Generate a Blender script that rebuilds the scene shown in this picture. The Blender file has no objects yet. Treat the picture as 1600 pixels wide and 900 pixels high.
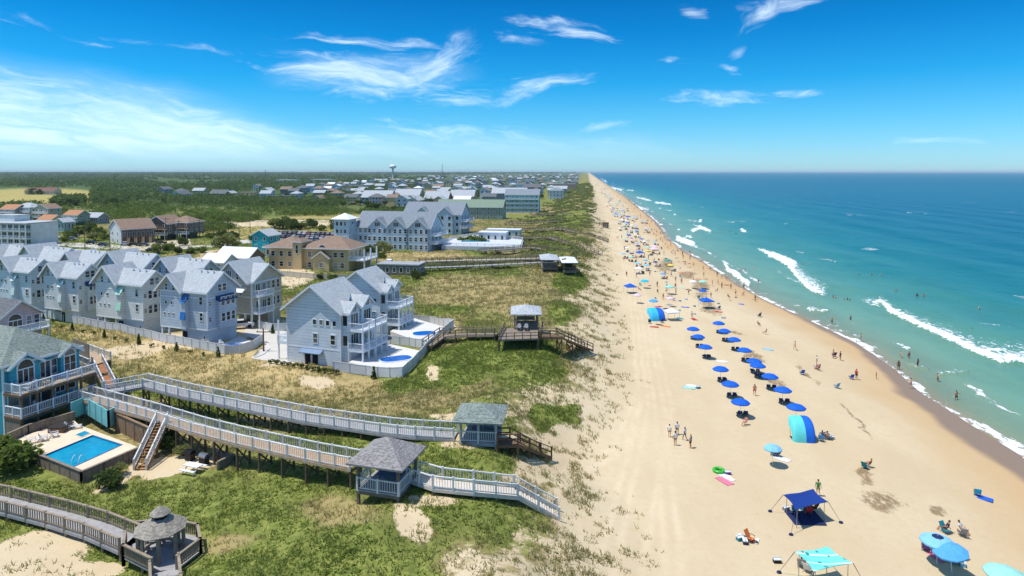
import bpy, math, random
import numpy as np
from mathutils import Vector, Matrix
rad = math.radians
rnd = random.Random(11)
SC = bpy.context.scene
COL = SC.collection
# ---------------------------------------------------------------- camera
CAMH, FPX, PITCH = 35.0, 1000.0, rad(3.0)
CYP = 268.0 + FPX * math.tan(PITCH)
cam = bpy.data.cameras.new('camera')
cam.sensor_width = 36.0
cam.lens = 36.0 * FPX / 1600.0
cam.shift_y = -(450.0 - CYP) / 1600.0
cam.clip_start, cam.clip_end = 0.5, 80000.0
camo = bpy.data.objects.new('camera', cam)
camo.location = (0, 0, CAMH)
camo.rotation_euler = (rad(90) - PITCH, 0, 0)
COL.objects.link(camo)
SC.camera = camo
CP, SP = math.cos(PITCH), math.sin(PITCH)


def ray(px, py):
    xc, yc = (px - 800.0) / FPX, (CYP - py) / FPX
    return xc, CP + yc * SP, -SP + yc * CP


def PZ(px, py, z):
    """the point at height z seen through a pixel of the photograph"""
    d = ray(px, py)
    t = (z - CAMH) / d[2]
    return Vector((d[0] * t, d[1] * t, z))


def proj(x, y, z):
    dz = z - CAMH
    f = y * CP - dz * SP
    u = y * SP + dz * CP
    return 800.0 + FPX * x / f, CYP - FPX * u / f


# ---------------------------------------------------------------- noise + terrain
def _hash(ix, iy, s):
    n = (ix * 374761393 + iy * 668265263 + s * 974634777).astype(np.int64) & 0xffffffff
    n = ((n ^ (n >> 13)) * 1274126177) & 0xffffffff
    return ((n ^ (n >> 16)) & 0xffff) / 65535.0


def vnoise(x, y, s=0):
    x = np.asarray(x, dtype=np.float64); y = np.asarray(y, dtype=np.float64)
    ix = np.floor(x).astype(np.int64); iy = np.floor(y).astype(np.int64)
    fx = x - ix; fy = y - iy
    fx = fx * fx * (3 - 2 * fx); fy = fy * fy * (3 - 2 * fy)
    a = _hash(ix, iy, s); b = _hash(ix + 1, iy, s); c = _hash(ix, iy + 1, s); d = _hash(ix + 1, iy + 1, s)
    return (a + (b - a) * fx) * (1 - fy) + (c + (d - c) * fx) * fy


def fbm(x, y, s=0, o=4):
    r = 0.0; a = 0.5
    for k in range(o):
        r = r + a * vnoise(np.asarray(x) * 2 ** k, np.asarray(y) * 2 ** k, s + k * 17)
        a *= 0.5
    return r / (1 - 0.5 ** o)


def sst(a, b, x):
    t = np.clip((x - a) / (b - a), 0, 1)
    return t * t * (3 - 2 * t)


SL = 0.118
def _curve(pts, z):
    q = sorted([(p.y, p.x - SL * p.y) for p in (PZ(a, b, z) for a, b in pts)])
    return np.array([a for a, _ in q]), np.array([b for _, b in q])
SHORE = _curve([(1690, 835), (1640, 770), (1600, 713), (1520, 664), (1480, 638), (1440, 613), (1400, 577), (1370, 556), (1340, 536), (1280, 507), (1230, 484), (1195, 468), (1130, 430), (1095, 406), (1062, 388), (1045, 374), (1030, 350), (1010, 333), (975, 306), (952, 291)], 0.0)
WET = _curve([(1690, 885), (1640, 800), (1600, 757), (1530, 712), (1490, 690), (1420, 640), (1385, 602), (1366, 570), (1330, 545), (1280, 517), (1225, 490), (1190, 474), (1120, 432), (1085, 408), (1050, 386), (1025, 360), (1005, 338), (972, 308), (950, 291.5)], 0.6)
TOE = _curve([(1000, 960), (992, 900), (975, 850), (950, 790), (905, 745), (900, 690), (945, 650), (962, 600), (968, 560), (962, 520), (955, 470), (945, 430), (946, 390), (944, 350), (936, 312), (926, 288)], 2.3)


def cv(curve, y):
    return np.interp(y, curve[0], curve[1])


MOUNDS = []
for px_, py_, z_, r_, h_ in ((752, 690, 4.5, 6.0, 0.3), (700, 735, 4.0, 4.5, .5), (600, 775, 3.8, 5.0, -.5), (790, 745, 3.5, 5.0, .7), (820, 560, 4.5, 9, 1.0), (700, 545, 4, 9, .8), (690, 800, 4, 5, .7), (560, 880, 4, 6, .5)):
    q_ = PZ(px_, py_, z_); MOUNDS.append((q_.x, q_.y, r_, h_))


def hgt(x, y):
    x = np.asarray(x, dtype=np.float64); y = np.asarray(y, dtype=np.float64)
    c = x - SL * y
    sh = cv(SHORE, y); toe = cv(TOE, y)
    e = sh - c
    w = np.maximum(sh - toe, 8.0)
    beach = np.where(e > 0, np.minimum(0.085 * e, 1.1 + 1.25 * np.minimum(e / w, 1.0)), 0.055 * e)
    beach = np.maximum(beach, -4.0)
    d = toe - c
    near = sst(700, 250, y)
    dune = 4.0 * sst(-3, 13, d) - 2.6 * sst(16, 44, d)
    amp = sst(-2, 9, d)
    bumps = (fbm(x / 11.0, y / 11.0, 3, 3) - 0.5) * (1.3 * amp + 1.2 * amp * sst(50, 22, d))
    bumps = bumps + (fbm(x / 3.2, y / 3.2, 9, 2) - 0.5) * 0.5 * amp * near * sst(60, 20, d)
    for mx, my, mr, mh in MOUNDS:
        bumps = bumps + mh * np.exp(-((x - mx) ** 2 + (y - my) ** 2) / (mr * mr))
    flat = (fbm(x / 7.0, y / 5.0, 21, 3) - 0.5) * 0.16 * sst(2, 14, e)
    return beach + dune + bumps + flat


def P(px, py, off=0.0):
    """the ground point seen at a pixel of the photograph"""
    d = ray(px, py)
    dz = min(d[2], -0.0008)
    t = np.linspace((9.0 - CAMH) / dz, (-0.3 - CAMH) / dz, 260)
    g = CAMH + t * dz - hgt(d[0] * t, d[1] * t)
    k = int(np.argmax(g < 0)) if (g < 0).any() else len(t) - 1
    if k > 0:
        a = g[k - 1] / (g[k - 1] - g[k]); tt = t[k - 1] + a * (t[k] - t[k - 1])
    else:
        tt = t[0]
    x, y = d[0] * tt, d[1] * tt
    return Vector((x, y, float(hgt(x, y)) + off))


def ground(x, y):
    return float(hgt(x, y))


# ---------------------------------------------------------------- materials
def lin(c):
    r = []
    for v in c[:3]:
        v /= 255.0
        r.append(v / 12.92 if v <= 0.04045 else ((v + 0.055) / 1.055) ** 2.4)
    return (*r, 1.0)


class NT:
    def __init__(s, tree):
        s.t = tree; s.n = tree.nodes; s.l = tree.links
    def new(s, k, **kw):
        o = s.n.new(k)
        for a, b in kw.items():
            setattr(o, a, b)
        return o
    def put(s, sock, v):
        if hasattr(v, 'is_output') or isinstance(v, bpy.types.NodeSocket):
            s.l.new(v, sock)
        else:
            sock.default_value = v
    def math(s, op, a, b=0.0, c=0.0, clamp=False):
        o = s.new('ShaderNodeMath', operation=op); o.use_clamp = clamp
        s.put(o.inputs[0], a); s.put(o.inputs[1], b)
        if op in ('MULTIPLY_ADD', 'SMOOTH_MIN', 'SMOOTH_MAX', 'COMPARE', 'WRAP'):
            s.put(o.inputs[2], c)
        return o.outputs[0]
    def ss(s, a, b, x):
        o = s.new('ShaderNodeMapRange', interpolation_type='SMOOTHSTEP')
        s.put(o.inputs[0], x); s.put(o.inputs[1], a); s.put(o.inputs[2], b)
        return o.outputs[0]
    def mix(s, f, a, b, mode='MIX'):
        o = s.new('ShaderNodeMix', data_type='RGBA', blend_type=mode)
        s.put(o.inputs[0], f); s.put(o.inputs[6], a); s.put(o.inputs[7], b)
        return o.outputs[2]
    def noise(s, vec, scale, detail=3.0, rough=0.55, dist=0.0):
        o = s.new('ShaderNodeTexNoise')
        s.l.new(vec, o.inputs['Vector'])
        o.inputs['Scale'].default_value = scale; o.inputs['Detail'].default_value = detail
        o.inputs['Roughness'].default_value = rough; o.inputs['Distortion'].default_value = dist
        return o.outputs['Fac']
    def attr(s, name):
        return s.new('ShaderNodeAttribute', attribute_name=name).outputs['Fac']
    def mapping(s, vec, scale=(1, 1, 1), rot=(0, 0, 0), loc=(0, 0, 0)):
        o = s.new('ShaderNodeMapping')
        s.l.new(vec, o.inputs[0])
        o.inputs['Location'].default_value = loc; o.inputs['Rotation'].default_value = rot; o.inputs['Scale'].default_value = scale
        return o.outputs[0]


MATS = {}


def newmat(name):
    m = bpy.data.materials.new(name); m.use_nodes = True
    nt = NT(m.node_tree)
    b = m.node_tree.nodes['Principled BSDF']
    return m, nt, b


def mat(name, col, rough=0.75, var=0.12, scale=1.5, spec=0.3, pattern=None, pscale=1.0, bump=0.0, metallic=0.0, world=True):
    """procedural material: base colour broken up by noise, optional siding / shingle / plank pattern"""
    if name in MATS:
        return MATS[name]
    m, nt, b = newmat(name)
    geo = nt.new('ShaderNodeNewGeometry'); tc = nt.new('ShaderNodeTexCoord')
    obj = tc.outputs['Object']
    pos = geo.outputs['Position'] if world else obj
    c = lin(col)
    f = nt.noise(pos, scale, 4.0, 0.6)
    f = nt.ss(0.25, 0.75, f)
    dark = tuple(v * (1 - var) for v in c[:3]) + (1,)
    light = tuple(min(1, v * (1 + var)) for v in c[:3]) + (1,)
    colr = nt.mix(f, dark, light)
    if pattern in ('siding', 'plank'):
        w = nt.new('ShaderNodeTexWave', wave_type='BANDS', bands_direction='Z' if pattern == 'siding' else 'X', wave_profile='SAW')
        nt.l.new(obj, w.inputs[0]); w.inputs['Scale'].default_value = pscale
        w.inputs['Distortion'].default_value = 0.0
        k = nt.ss(0.0, 0.18, w.outputs['Fac'])
        colr = nt.mix(k, nt.mix(0.45, colr, (0, 0, 0, 1)), colr)
        bump = max(bump, 0.25); hsrc = w.outputs['Fac']
    elif pattern == 'shingle':
        br = nt.new('ShaderNodeTexBrick')
        nt.l.new(nt.mapping(obj, (1, 1, 1.0)), br.inputs[0])
        n2 = nt.noise(obj, 9.0, 2.0); n3 = nt.noise(nt.mapping(obj, (2.2, 2.2, 9.0)), 1.6, 2.0)
        colr = nt.mix(nt.ss(0.35, 0.65, n3), nt.mix(0.22, colr, (0, 0, 0, 1)), nt.mix(0.10, colr, (1, 1, 1, 1)))
        w = nt.new('ShaderNodeTexWave', wave_type='BANDS', bands_direction='Z', wave_profile='SAW')
        nt.l.new(obj, w.inputs[0]); w.inputs['Scale'].default_value = pscale
        w.inputs['Distortion'].default_value = 0.6; w.inputs['Detail'].default_value = 1.0
        colr = nt.mix(nt.ss(0.0, 0.25, w.outputs['Fac']), nt.mix(0.3, colr, (0, 0, 0, 1)), colr)
        hsrc = w.outputs['Fac']; bump = max(bump, 0.3)
        nt.n.remove(br); _ = n2
    else:
        hsrc = f
    nt.put(b.inputs['Base Color'], colr)
    b.inputs['Roughness'].default_value = rough
    b.inputs['Specular IOR Level'].default_value = spec
    b.inputs['Metallic'].default_value = metallic
    if bump > 0:
        bp = nt.new('ShaderNodeBump'); bp.inputs['Strength'].default_value = bump; bp.inputs['Distance'].default_value = 0.03
        nt.l.new(hsrc, bp.inputs['Height']); nt.l.new(bp.outputs[0], b.inputs['Normal'])
    MATS[name] = m
    return m


# ---------------------------------------------------------------- mesh builder
class MB:
    def __init__(s):
        s.v = []; s.f = []; s.mi = []
    def add(s, vs, fs, mi=0):
        o = len(s.v)
        s.v.extend([tuple(v) for v in vs]); s.f.extend([tuple(i + o for i in f) for f in fs]); s.mi.extend([mi] * len(fs))
    def box(s, x0, y0, z0, x1, y1, z1, mi=0):
        if x0 > x1: x0, x1 = x1, x0
        if y0 > y1: y0, y1 = y1, y0
        if z0 > z1: z0, z1 = z1, z0
        s.add([(x0, y0, z0), (x1, y0, z0), (x1, y1, z0), (x0, y1, z0), (x0, y0, z1), (x1, y0, z1), (x1, y1, z1), (x0, y1, z1)],
              [(3, 2, 1, 0), (4, 5, 6, 7), (0, 1, 5, 4), (1, 2, 6, 5), (2, 3, 7, 6), (3, 0, 4, 7)], mi)
    def bar(s, p, q, w, h, mi=0):
        p = Vector(p); q = Vector(q); d = (q - p)
        if d.length < 1e-6: return
        d.normalize()
        up = Vector((0, 0, 1)) if abs(d.z) < 0.99 else Vector((0, 1, 0))
        sx = d.cross(up).normalized() * (w / 2); sz = sx.cross(d).normalized() * (h / 2)
        vs = [p - sx - sz, p + sx - sz, p + sx + sz, p - sx + sz, q - sx - sz, q + sx - sz, q + sx + sz, q - sx + sz]
        s.add(vs, [(0, 1, 2, 3), (7, 6, 5, 4), (4, 5, 1, 0), (5, 6, 2, 1), (6, 7, 3, 2), (7, 4, 0, 3)], mi)
    def tube(s, p, q, r0, r1=None, n=8, mi=0):
        r1 = r0 if r1 is None else r1
        p = Vector(p); q = Vector(q); d = (q - p).normalized()
        up = Vector((0, 0, 1)) if abs(d.z) < 0.95 else Vector((1, 0, 0))
        a = d.cross(up).normalized(); b = a.cross(d)
        vs = []
        for c, r in ((p, r0), (q, r1)):
            for k in range(n):
                t = 2 * math.pi * k / n
                vs.append(c + a * (r * math.cos(t)) + b * (r * math.sin(t)))
        fs = [(k, (k + 1) % n, n + (k + 1) % n, n + k) for k in range(n)] + [tuple(range(n - 1, -1, -1)), tuple(range(n, 2 * n))]
        s.add(vs, fs, mi)
    def prism(s, pts, z0, z1, mi=0):
        n = len(pts)
        a = sum(pts[i][0] * pts[(i + 1) % n][1] - pts[(i + 1) % n][0] * pts[i][1] for i in range(n))
        if a < 0: pts = pts[::-1]
        s.add([(p[0], p[1], z0) for p in pts] + [(p[0], p[1], z1) for p in pts],
              [tuple(range(n - 1, -1, -1)), tuple(range(n, 2 * n))] + [(k, (k + 1) % n, n + (k + 1) % n, n + k) for k in range(n)], mi)
    def extr(s, poly, d, mi=0):
        """closed polygon of 3d points pushed along d"""
        n = len(poly); d = Vector(d); a = [Vector(p) for p in poly]
        nn = Vector((0, 0, 0))
        for i in range(n):
            nn += a[i].cross(a[(i + 1) % n])
        if nn.dot(d) > 0: a = a[::-1]
        s.add(a + [p + d for p in a], [tuple(range(n)), tuple(range(2 * n - 1, n - 1, -1))] + [(k, n + k, n + (k + 1) % n, (k + 1) % n) for k in range(n)], mi)
    def lathe(s, prof, n=16, c=(0, 0, 0), mi=0):
        m = len(prof); vs = []
        for r, z in prof:
            for k in range(n):
                t = 2 * math.pi * k / n
                vs.append((c[0] + r * math.cos(t), c[1] + r * math.sin(t), c[2] + z))
        fs = [(i * n + k, i * n + (k + 1) % n, (i + 1) * n + (k + 1) % n, (i + 1) * n + k) for i in range(m - 1) for k in range(n)]
        s.add(vs, fs, mi)
    def blob(s, c, r, n=8, mi=0, jit=0.0, rg=None):
        rg = rg or rnd
        prof = []
        vs = []; m = max(3, n // 2)
        for i in range(m + 1):
            ph = math.pi * i / m
            for k in range(n):
                t = 2 * math.pi * k / n
                j = 1 + jit * (rg.random() - 0.5)
                vs.append((c[0] + r[0] * math.sin(ph) * math.cos(t) * j, c[1] + r[1] * math.sin(ph) * math.sin(t) * j, c[2] - r[2] * math.cos(ph) * j))
        fs = [(i * n + k, i * n + (k + 1) % n, (i + 1) * n + (k + 1) % n, (i + 1) * n + k) for i in range(m) for k in range(n)]
        s.add(vs, fs, mi)
    def mesh(s, name, mats, smooth=False):
        me = bpy.data.meshes.new(name)
        me.from_pydata(s.v, [], s.f)
        for m in (mats if isinstance(mats, (list, tuple)) else [mats]):
            me.materials.append(m)
        if any(s.mi):
            me.polygons.foreach_set('material_index', s.mi)
        if smooth:
            me.polygons.foreach_set('use_smooth', [True] * len(s.f))
        me.update()
        return me
    def build(s, name, mats, parent=None, loc=None, rz=None, smooth=False):
        if not s.f: return None
        return link(name, s.mesh(name, mats, smooth), parent, loc, rz)


def link(name, me, parent=None, loc=None, rz=None):
    o = bpy.data.objects.new(name, me); COL.objects.link(o)
    if parent is not None: o.parent = parent
    if loc is not None: o.location = loc
    if rz is not None: o.rotation_euler = (0, 0, rz)
    return o


def tag(o, label, cat, group=None):
    o['label'] = label; o['category'] = cat
    if group: o['group'] = group
    return o


def thing(name, label, cat, loc=(0, 0, 0), rz=0.0, group=None):
    o = link(name, None, None, loc, rz)
    return tag(o, label, cat, group)


def kids(o):
    return KID.get(o.name) or list(o.children)


KID = {}


def dup(root, loc, rz=0.0, label=None, group=None, scale=None, mats=None):
    """copy of a thing with copies of its parts and sub-parts; mats maps a part name to a material"""
    def one(o, par):
        c = o.copy(); COL.objects.link(c)
        if par is not None: c.parent = par
        st = o.name.split('.')[0]
        if mats and st in mats and c.type == 'MESH':
            c.material_slots[0].link = 'OBJECT'; c.material_slots[0].material = mats[st]
        return c
    if root.name not in KID:
        KID[root.name] = [(ch, list(ch.children)) for ch in root.children]
    r = one(root, None)
    r.location = loc; r.rotation_euler = (0, 0, rz)
    if scale: r.scale = (scale, scale, scale) if not isinstance(scale, tuple) else scale
    if label: r['label'] = label
    if group: r['group'] = group
    for ch, subs in KID[root.name]:
        c = one(ch, r)
        for g in subs: one(g, c)
    return r


def structure(o):
    o['kind'] = 'structure'; return o


def stuff(o):
    o['kind'] = 'stuff'; return o


def npmesh(name, verts, quads, mats, attrs=None, smooth=True, tris=False):
    me = bpy.data.meshes.new(name)
    k = 3 if tris else 4
    nv, nf = len(verts), len(quads)
    me.vertices.add(nv); me.vertices.foreach_set('co', np.asarray(verts, np.float32).ravel())
    me.loops.add(nf * k); me.loops.foreach_set('vertex_index', np.asarray(quads, np.int32).ravel())
    me.polygons.add(nf); me.polygons.foreach_set('loop_start', np.arange(0, nf * k, k, dtype=np.int32))
    if smooth:
        me.polygons.foreach_set('use_smooth', np.ones(nf, dtype=bool))
    me.update(calc_edges=True)
    for a, vals in (attrs or {}).items():
        at = me.attributes.new(a, 'FLOAT', 'POINT'); at.data.foreach_set('value', np.asarray(vals, np.float32).ravel())
    for m in (mats if isinstance(mats, (list, tuple)) else [mats]):
        me.materials.append(m)
    return link(name, me)
# ---------------------------------------------------------------- daylight
SUN_EL = rad(68.0)
sv = Vector((-0.99, -0.13, 0)).normalized()
SUN_AZ = math.atan2(sv.x, sv.y)
W = bpy.data.worlds.new('World'); SC.world = W; W.use_nodes = True
wt = NT(W.node_tree)
bg = W.node_tree.nodes['Background']
sky = wt.new('ShaderNodeTexSky', sky_type='NISHITA')
sky.sun_disc = False; sky.sun_elevation = SUN_EL; sky.sun_rotation = SUN_AZ
sky.altitude = 0.0; sky.air_density = 1.0; sky.dust_density = 0.2; sky.ozone_density = 4.0
tc = wt.new('ShaderNodeTexCoord')
sep = wt.new('ShaderNodeSeparateXYZ'); wt.l.new(tc.outputs['Generated'], sep.inputs[0])
az = wt.math('ARCTAN2', sep.outputs[0], sep.outputs[1])
el = wt.math('ARCSINE', sep.outputs[2])
# the clear-sky colour: the low sky of this day is pale cyan, a few degrees up it is already deep blue
ramp = wt.new('ShaderNodeValToRGB')
wt.l.new(wt.math('MULTIPLY', el, 2.0 / math.pi), ramp.inputs[0])
cr = ramp.color_ramp
SKYTINT = [(0.0, (0.35, 0.62, 0.92)), (0.016, (0.31, 0.60, 0.88)), (0.05, (0.17, 0.56, 0.80)), (0.085, (0.045, 0.49, 0.76)), (0.13, (0.012, 0.40, 0.68)), (0.17, (0.006, 0.315, 0.59)), (0.30, (0.6, 0.75, 0.9)), (1.0, (1.0, 0.96, 0.95))]
while len(cr.elements) < len(SKYTINT): cr.elements.new(0.5)
for e, (p, c) in zip(cr.elements, SKYTINT):
    e.position = p; e.color = (*c, 1)
clear = wt.mix(1.0, sky.outputs[0], ramp.outputs[0], 'MULTIPLY')
# cirrus: long wisps of ice cloud at their own bearings and heights
comb = wt.new('ShaderNodeCombineXYZ'); wt.l.new(az, comb.inputs[0]); wt.l.new(el, comb.inputs[1])
ae = comb.outputs[0]
total = None
CL = [  # px, py, half length, half height, tilt (deg, up to the right), strength, noise family
    (20, 215, 520, 120, -6, 0.8, 0), (330, 205, 260, 66, -14, 0.65, 0), (60, 130, 300, 44, -6, 0.65, 0),
    (560, 118, 230, 42, -6, 1.0, 0), (665, 105, 120, 52, 24, 0.85, 2), (585, 72, 220, 18, -3, 0.85, 0), (600, 140, 170, 26, 4, 0.8, 1),
    (815, 143, 170, 30, 11, 0.95, 1), (720, 160, 170, 26, 0, 0.7, 0), (880, 46, 140, 26, -6, 0.95, 0), (805, 62, 70, 13, -8, 0.7, 0),
    (1195, 26, 75, 24, 30, 1.1, 2), (1225, 8, 90, 24, 8, 0.95, 1), (1082, 27, 44, 13, -25, .75, 0), (1058, 97, 44, 11, -6, 1.0, 0),
    (1128, 113, 46, 10, -12, 0.95, 0), (1110, 155, 130, 18, -5, 0.9, 0), (1255, 148, 64, 14, 0, 1.0, 1), (1145, 84, 34, 13, 20, 0.55, 2),
    (700, 205, 380, 26, -2, 0.6, 0), (940, 200, 90, 14, 4, 0.6, 1), (1430, 222, 190, 12, -1, 0.55, 0), (250, 74, 280, 14, 1, 0.5, 0), (30, 32, 90, 20, 2, 0.55, 0), (480, 225, 500, 60, -2, .5, 0)]
total = None
NZ = []
wd = wt.new('ShaderNodeTexNoise'); wt.l.new(ae, wd.inputs['Vector']); wd.inputs['Scale'].default_value = 9.0; wd.inputs['Detail'].default_value = 3.0
wsh = wt.new('ShaderNodeVectorMath', operation='MULTIPLY_ADD'); wt.l.new(wd.outputs['Color'], wsh.inputs[0]); wsh.inputs[1].default_value = (.10, .035, 0); wsh.inputs[2].default_value = (-.05, -.0175, 0)
wad = wt.new('ShaderNodeVectorMath', operation='ADD'); wt.l.new(wsh.outputs[0], wad.inputs[0]); wt.l.new(ae, wad.inputs[1])
aew = wad.outputs[0]
for tilt, sx in ((-6, 6.0), (8, 5.0), (28, 4.0)):
    mp3 = wt.mapping(wt.mapping(aew, (1, 1, 1), (0, 0, -rad(tilt))), (1.0, sx, 1))
    NZ.append(wt.noise(mp3, 9.0, 9.0, 0.68, 0.5))
for fam in (0, 1, 2):
    gm_ = None
    for (px, py, rx, ry, tilt, st, fm_) in CL:
        if fm_ != fam: continue
        a0 = math.atan((px - 800) / FPX); e0 = math.atan((268 - py) / FPX * math.cos(a0))
        k = math.cos(a0) ** 2
        mp = wt.new('ShaderNodeMapping', vector_type='TEXTURE')
        wt.l.new(aew, mp.inputs[0])
        mp.inputs['Location'].default_value = (a0, e0, 0); mp.inputs['Rotation'].default_value = (0, 0, rad(tilt))
        mp.inputs['Scale'].default_value = (rx / FPX * k, ry / FPX * math.cos(a0), 1)
        ln = wt.new('ShaderNodeVectorMath', operation='LENGTH'); wt.l.new(mp.outputs[0], ln.inputs[0])
        g = wt.math('MULTIPLY', wt.math('SUBTRACT', 1.0, ln.outputs['Value'], clamp=True), st)
        gm_ = g if gm_ is None else wt.math('MAXIMUM', gm_, g)
    dens = wt.ss(.10, 1.05, wt.math('MULTIPLY_ADD', gm_, .85, wt.math('MULTIPLY_ADD', NZ[fam], 2.2, -1.25)))
    dens = wt.math('MULTIPLY', dens, wt.ss(0.0, 0.3, gm_))
    total = dens if total is None else wt.math('MAXIMUM', total, dens)
for (px, py, rx, ry, tilt, st) in ((110, 205, 480, 120, -5, .50), (330, 225, 330, 60, -9, .34), (590, 120, 190, 34, 2, .25), (560, 240, 700, 50, 0, .25)):
    a0 = math.atan((px - 800) / FPX); e0 = math.atan((268 - py) / FPX * math.cos(a0)); k = math.cos(a0) ** 2
    mp = wt.new('ShaderNodeMapping', vector_type='TEXTURE'); wt.l.new(aew, mp.inputs[0])
    mp.inputs['Location'].default_value = (a0, e0, 0); mp.inputs['Rotation'].default_value = (0, 0, rad(tilt)); mp.inputs['Scale'].default_value = (rx / FPX * k, ry / FPX * math.cos(a0), 1)
    ln = wt.new('ShaderNodeVectorMath', operation='LENGTH'); wt.l.new(mp.outputs[0], ln.inputs[0])
    vl = wt.math('MULTIPLY', wt.ss(1.0, .35, ln.outputs['Value']), wt.math('MULTIPLY', wt.ss(.0, .9, NZ[0]), st * 1.7), clamp=True)
    total = wt.math('SUBTRACT', wt.math('ADD', total, vl), wt.math('MULTIPLY', total, vl))
fade = wt.ss(-0.004, 0.05, el)
total = wt.math('MULTIPLY', total, fade)
cloudcol = (5.6, 6.6, 7.3, 1)
skyc = wt.mix(wt.math('MULTIPLY', total, 0.72), clear, cloudcol)
wt.l.new(skyc, bg.inputs[0])
bg.inputs['Strength'].default_value = 0.15
W.cycles.sampling_method = 'MANUAL'; W.cycles.sample_map_resolution = 256
sl = bpy.data.lights.new('sun', 'SUN'); sl.energy = 3.6; sl.angle = rad(0.5); sl.color = (1.0, 0.965, 0.91)
so = bpy.data.objects.new('sun', sl); COL.objects.link(so)
so.location = (-60, -30, 120)
ldir = -(sv * math.cos(SUN_EL) + Vector((0, 0, math.sin(SUN_EL))))
so.rotation_euler = ldir.to_track_quat('-Z', 'Y').to_euler()
SC.view_settings.view_transform = 'Standard'; SC.view_settings.look = 'None'
SC.view_settings.exposure = 0.36; SC.view_settings.gamma = 1.0
try:
    SC.cycles.max_bounces = 6; SC.cycles.transparent_max_bounces = 8; SC.cycles.volume_bounces = 0
except Exception:
    pass
# ---------------------------------------------------------------- ground sheet with cover masks
def seglist_dist(px, py, pts):
    """distance in photo pixels to a polyline and signed side (positive below / right)"""
    best = np.full(px.shape, 1e9); side = np.zeros(px.shape); par = np.zeros(px.shape)
    n = len(pts) - 1
    for i in range(n):
        (ax, ay), (bx, by) = pts[i], pts[i + 1]
        dx, dy = bx - ax, by - ay; L2 = dx * dx + dy * dy
        t = np.clip(((px - ax) * dx + (py - ay) * dy) / L2, 0, 1)
        ex, ey = px - (ax + t * dx), py - (ay + t * dy)
        d = np.hypot(ex, ey); m = d < best
        best = np.where(m, d, best); side = np.where(m, np.sign(dx * ey - dy * ex), side); par = np.where(m, (i + t) / n, par)
    return best, side, par


def inpoly(px, py, pts):
    r = np.zeros(px.shape, bool); n = len(pts)
    for i in range(n):
        (ax, ay), (bx, by) = pts[i], pts[(i + 1) % n]
        if ay == by: continue
        c = (ay > py) != (by > py)
        r ^= c & (px < (bx - ax) * (py - ay) / (by - ay) + ax)
    return r


def ell(px, py, cx, cy, rx, ry, rot=0.0):
    c, s = math.cos(rad(rot)), math.sin(rad(rot))
    dx, dy = px - cx, py - cy
    u = (dx * c - dy * s) / rx; v = (dx * s + dy * c) / ry
    return 1 - np.hypot(u, v)


ys = [22.0]
while ys[-1] < 2400: ys.append(ys[-1] * 1.0068)
while ys[-1] < 42000: ys.append(ys[-1] * 1.035)
ys = np.array(ys)
nu = 560
rowsx = []
for y in ys:
    xr = SL * y + cv(SHORE, y) + 30.0
    xl = -1.25 * y - 25
    t = np.linspace(0, 1, nu)
    t = 0.55 * t + 0.45 * (1 - (1 - t) ** 1.9)
    rowsx.append(xl + (xr - xl) * t)
GX = np.array(rowsx); GY = np.repeat(ys[:, None], nu, 1)
GZ = hgt(GX, GY)
PXg, PYg = proj(GX, GY, GZ)
# warp the map a little so that no border is smooth
wx = (fbm(GX / 4.0, GY / 4.0, 31, 4) - 0.5) * 2; wy = (fbm(GX / 4.0, GY / 4.0, 47, 4) - 0.5) * 2
sc = 9.0 * np.clip((PYg - 255) / 300, 0.15, 2)
QX = PXg + wx * sc * 1.6; QY = PYg + wy * sc
e = cv(SHORE, GY) + SL * GY - GX
d = cv(TOE, GY) + SL * GY - GX
n1 = fbm(GX / 3.0, GY / 3.0, 5, 4); n2 = fbm(GX / 14.0, GY / 14.0, 77, 3); n3 = fbm(GX / 45.0, GY / 45.0, 101, 3)
# cover: 0 bare sand .. 1 closed vegetation
cov = sst(-1.5, 16, d + (n2 - 0.5) * 14 + (n1 - 0.5) * 11)
cov = cov * 0.95
grn = np.clip(0.52 + (n2 - 0.5) * 1.2 + (n3 - 0.5) * 1.0, 0, 1) * sst(0, 12, d)
GREEN = [(500, 770, 200, 40, 4, .62), (250, 765, 220, 34, 8, .62), (700, 690, 120, 40, 0, .4), (868, 655, 55, 42, -30, 1.3), (873, 583, 20, 13, 0, 1.1), (690, 575, 170, 45, 8, 1.1),
         (800, 545, 110, 40, -4, 1.0), (300, 625, 150, 22, -12, 1.2), (330, 665, 120, 20, -10, .9), (500, 700, 130, 18, -8, .9), (470, 885, 110, 40, 10, 1.3), (760, 510, 60, 40, 0, .7), (890, 440, 40, 30, 0, 1.0),
         (880, 490, 40, 30, 0, .7), (760, 425, 110, 16, 0, .6), (40, 735, 70, 45, 0, 1.0), (860, 375, 60, 22, -10, .8), (885, 345, 45, 20, -10, .7), (520, 440, 60, 14, 0, .9), (620, 690, 80, 20, 0, .9), (600, 760, 80, 26, 0, .8), (90, 830, 130, 22, 10, .8)]
for (cx, cy, rx, ry, ro, s) in GREEN:
    g = sst(0.0, 0.55, ell(QX, QY, cx, cy, rx, ry, ro)) * s
    grn = np.maximum(grn, np.clip(g, 0, 1)); cov = np.maximum(cov, np.clip(g * 1.1, 0, 1))
DRY = [(330, 560, 300, 48, -8, 1.0), (420, 590, 180, 30, -8, .8), (740, 455, 130, 34, 0, .5), (790, 490, 90, 30, 10, .3), (330, 440, 60, 50, 0, .5), (640, 402, 150, 10, 0, 1.), (560, 600, 60, 20, 0, .6), (540, 800, 100, 40, 0, .55), (320, 845, 110, 25, 0, .5)]
dry = np.zeros_like(GX)
for (cx, cy, rx, ry, ro, s) in DRY:
    g = sst(0.0, 0.6, ell(QX, QY, cx, cy, rx, ry, ro)) * s
    dry = np.maximum(dry, g)
grn = grn * (1 - 0.85 * dry)
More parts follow.
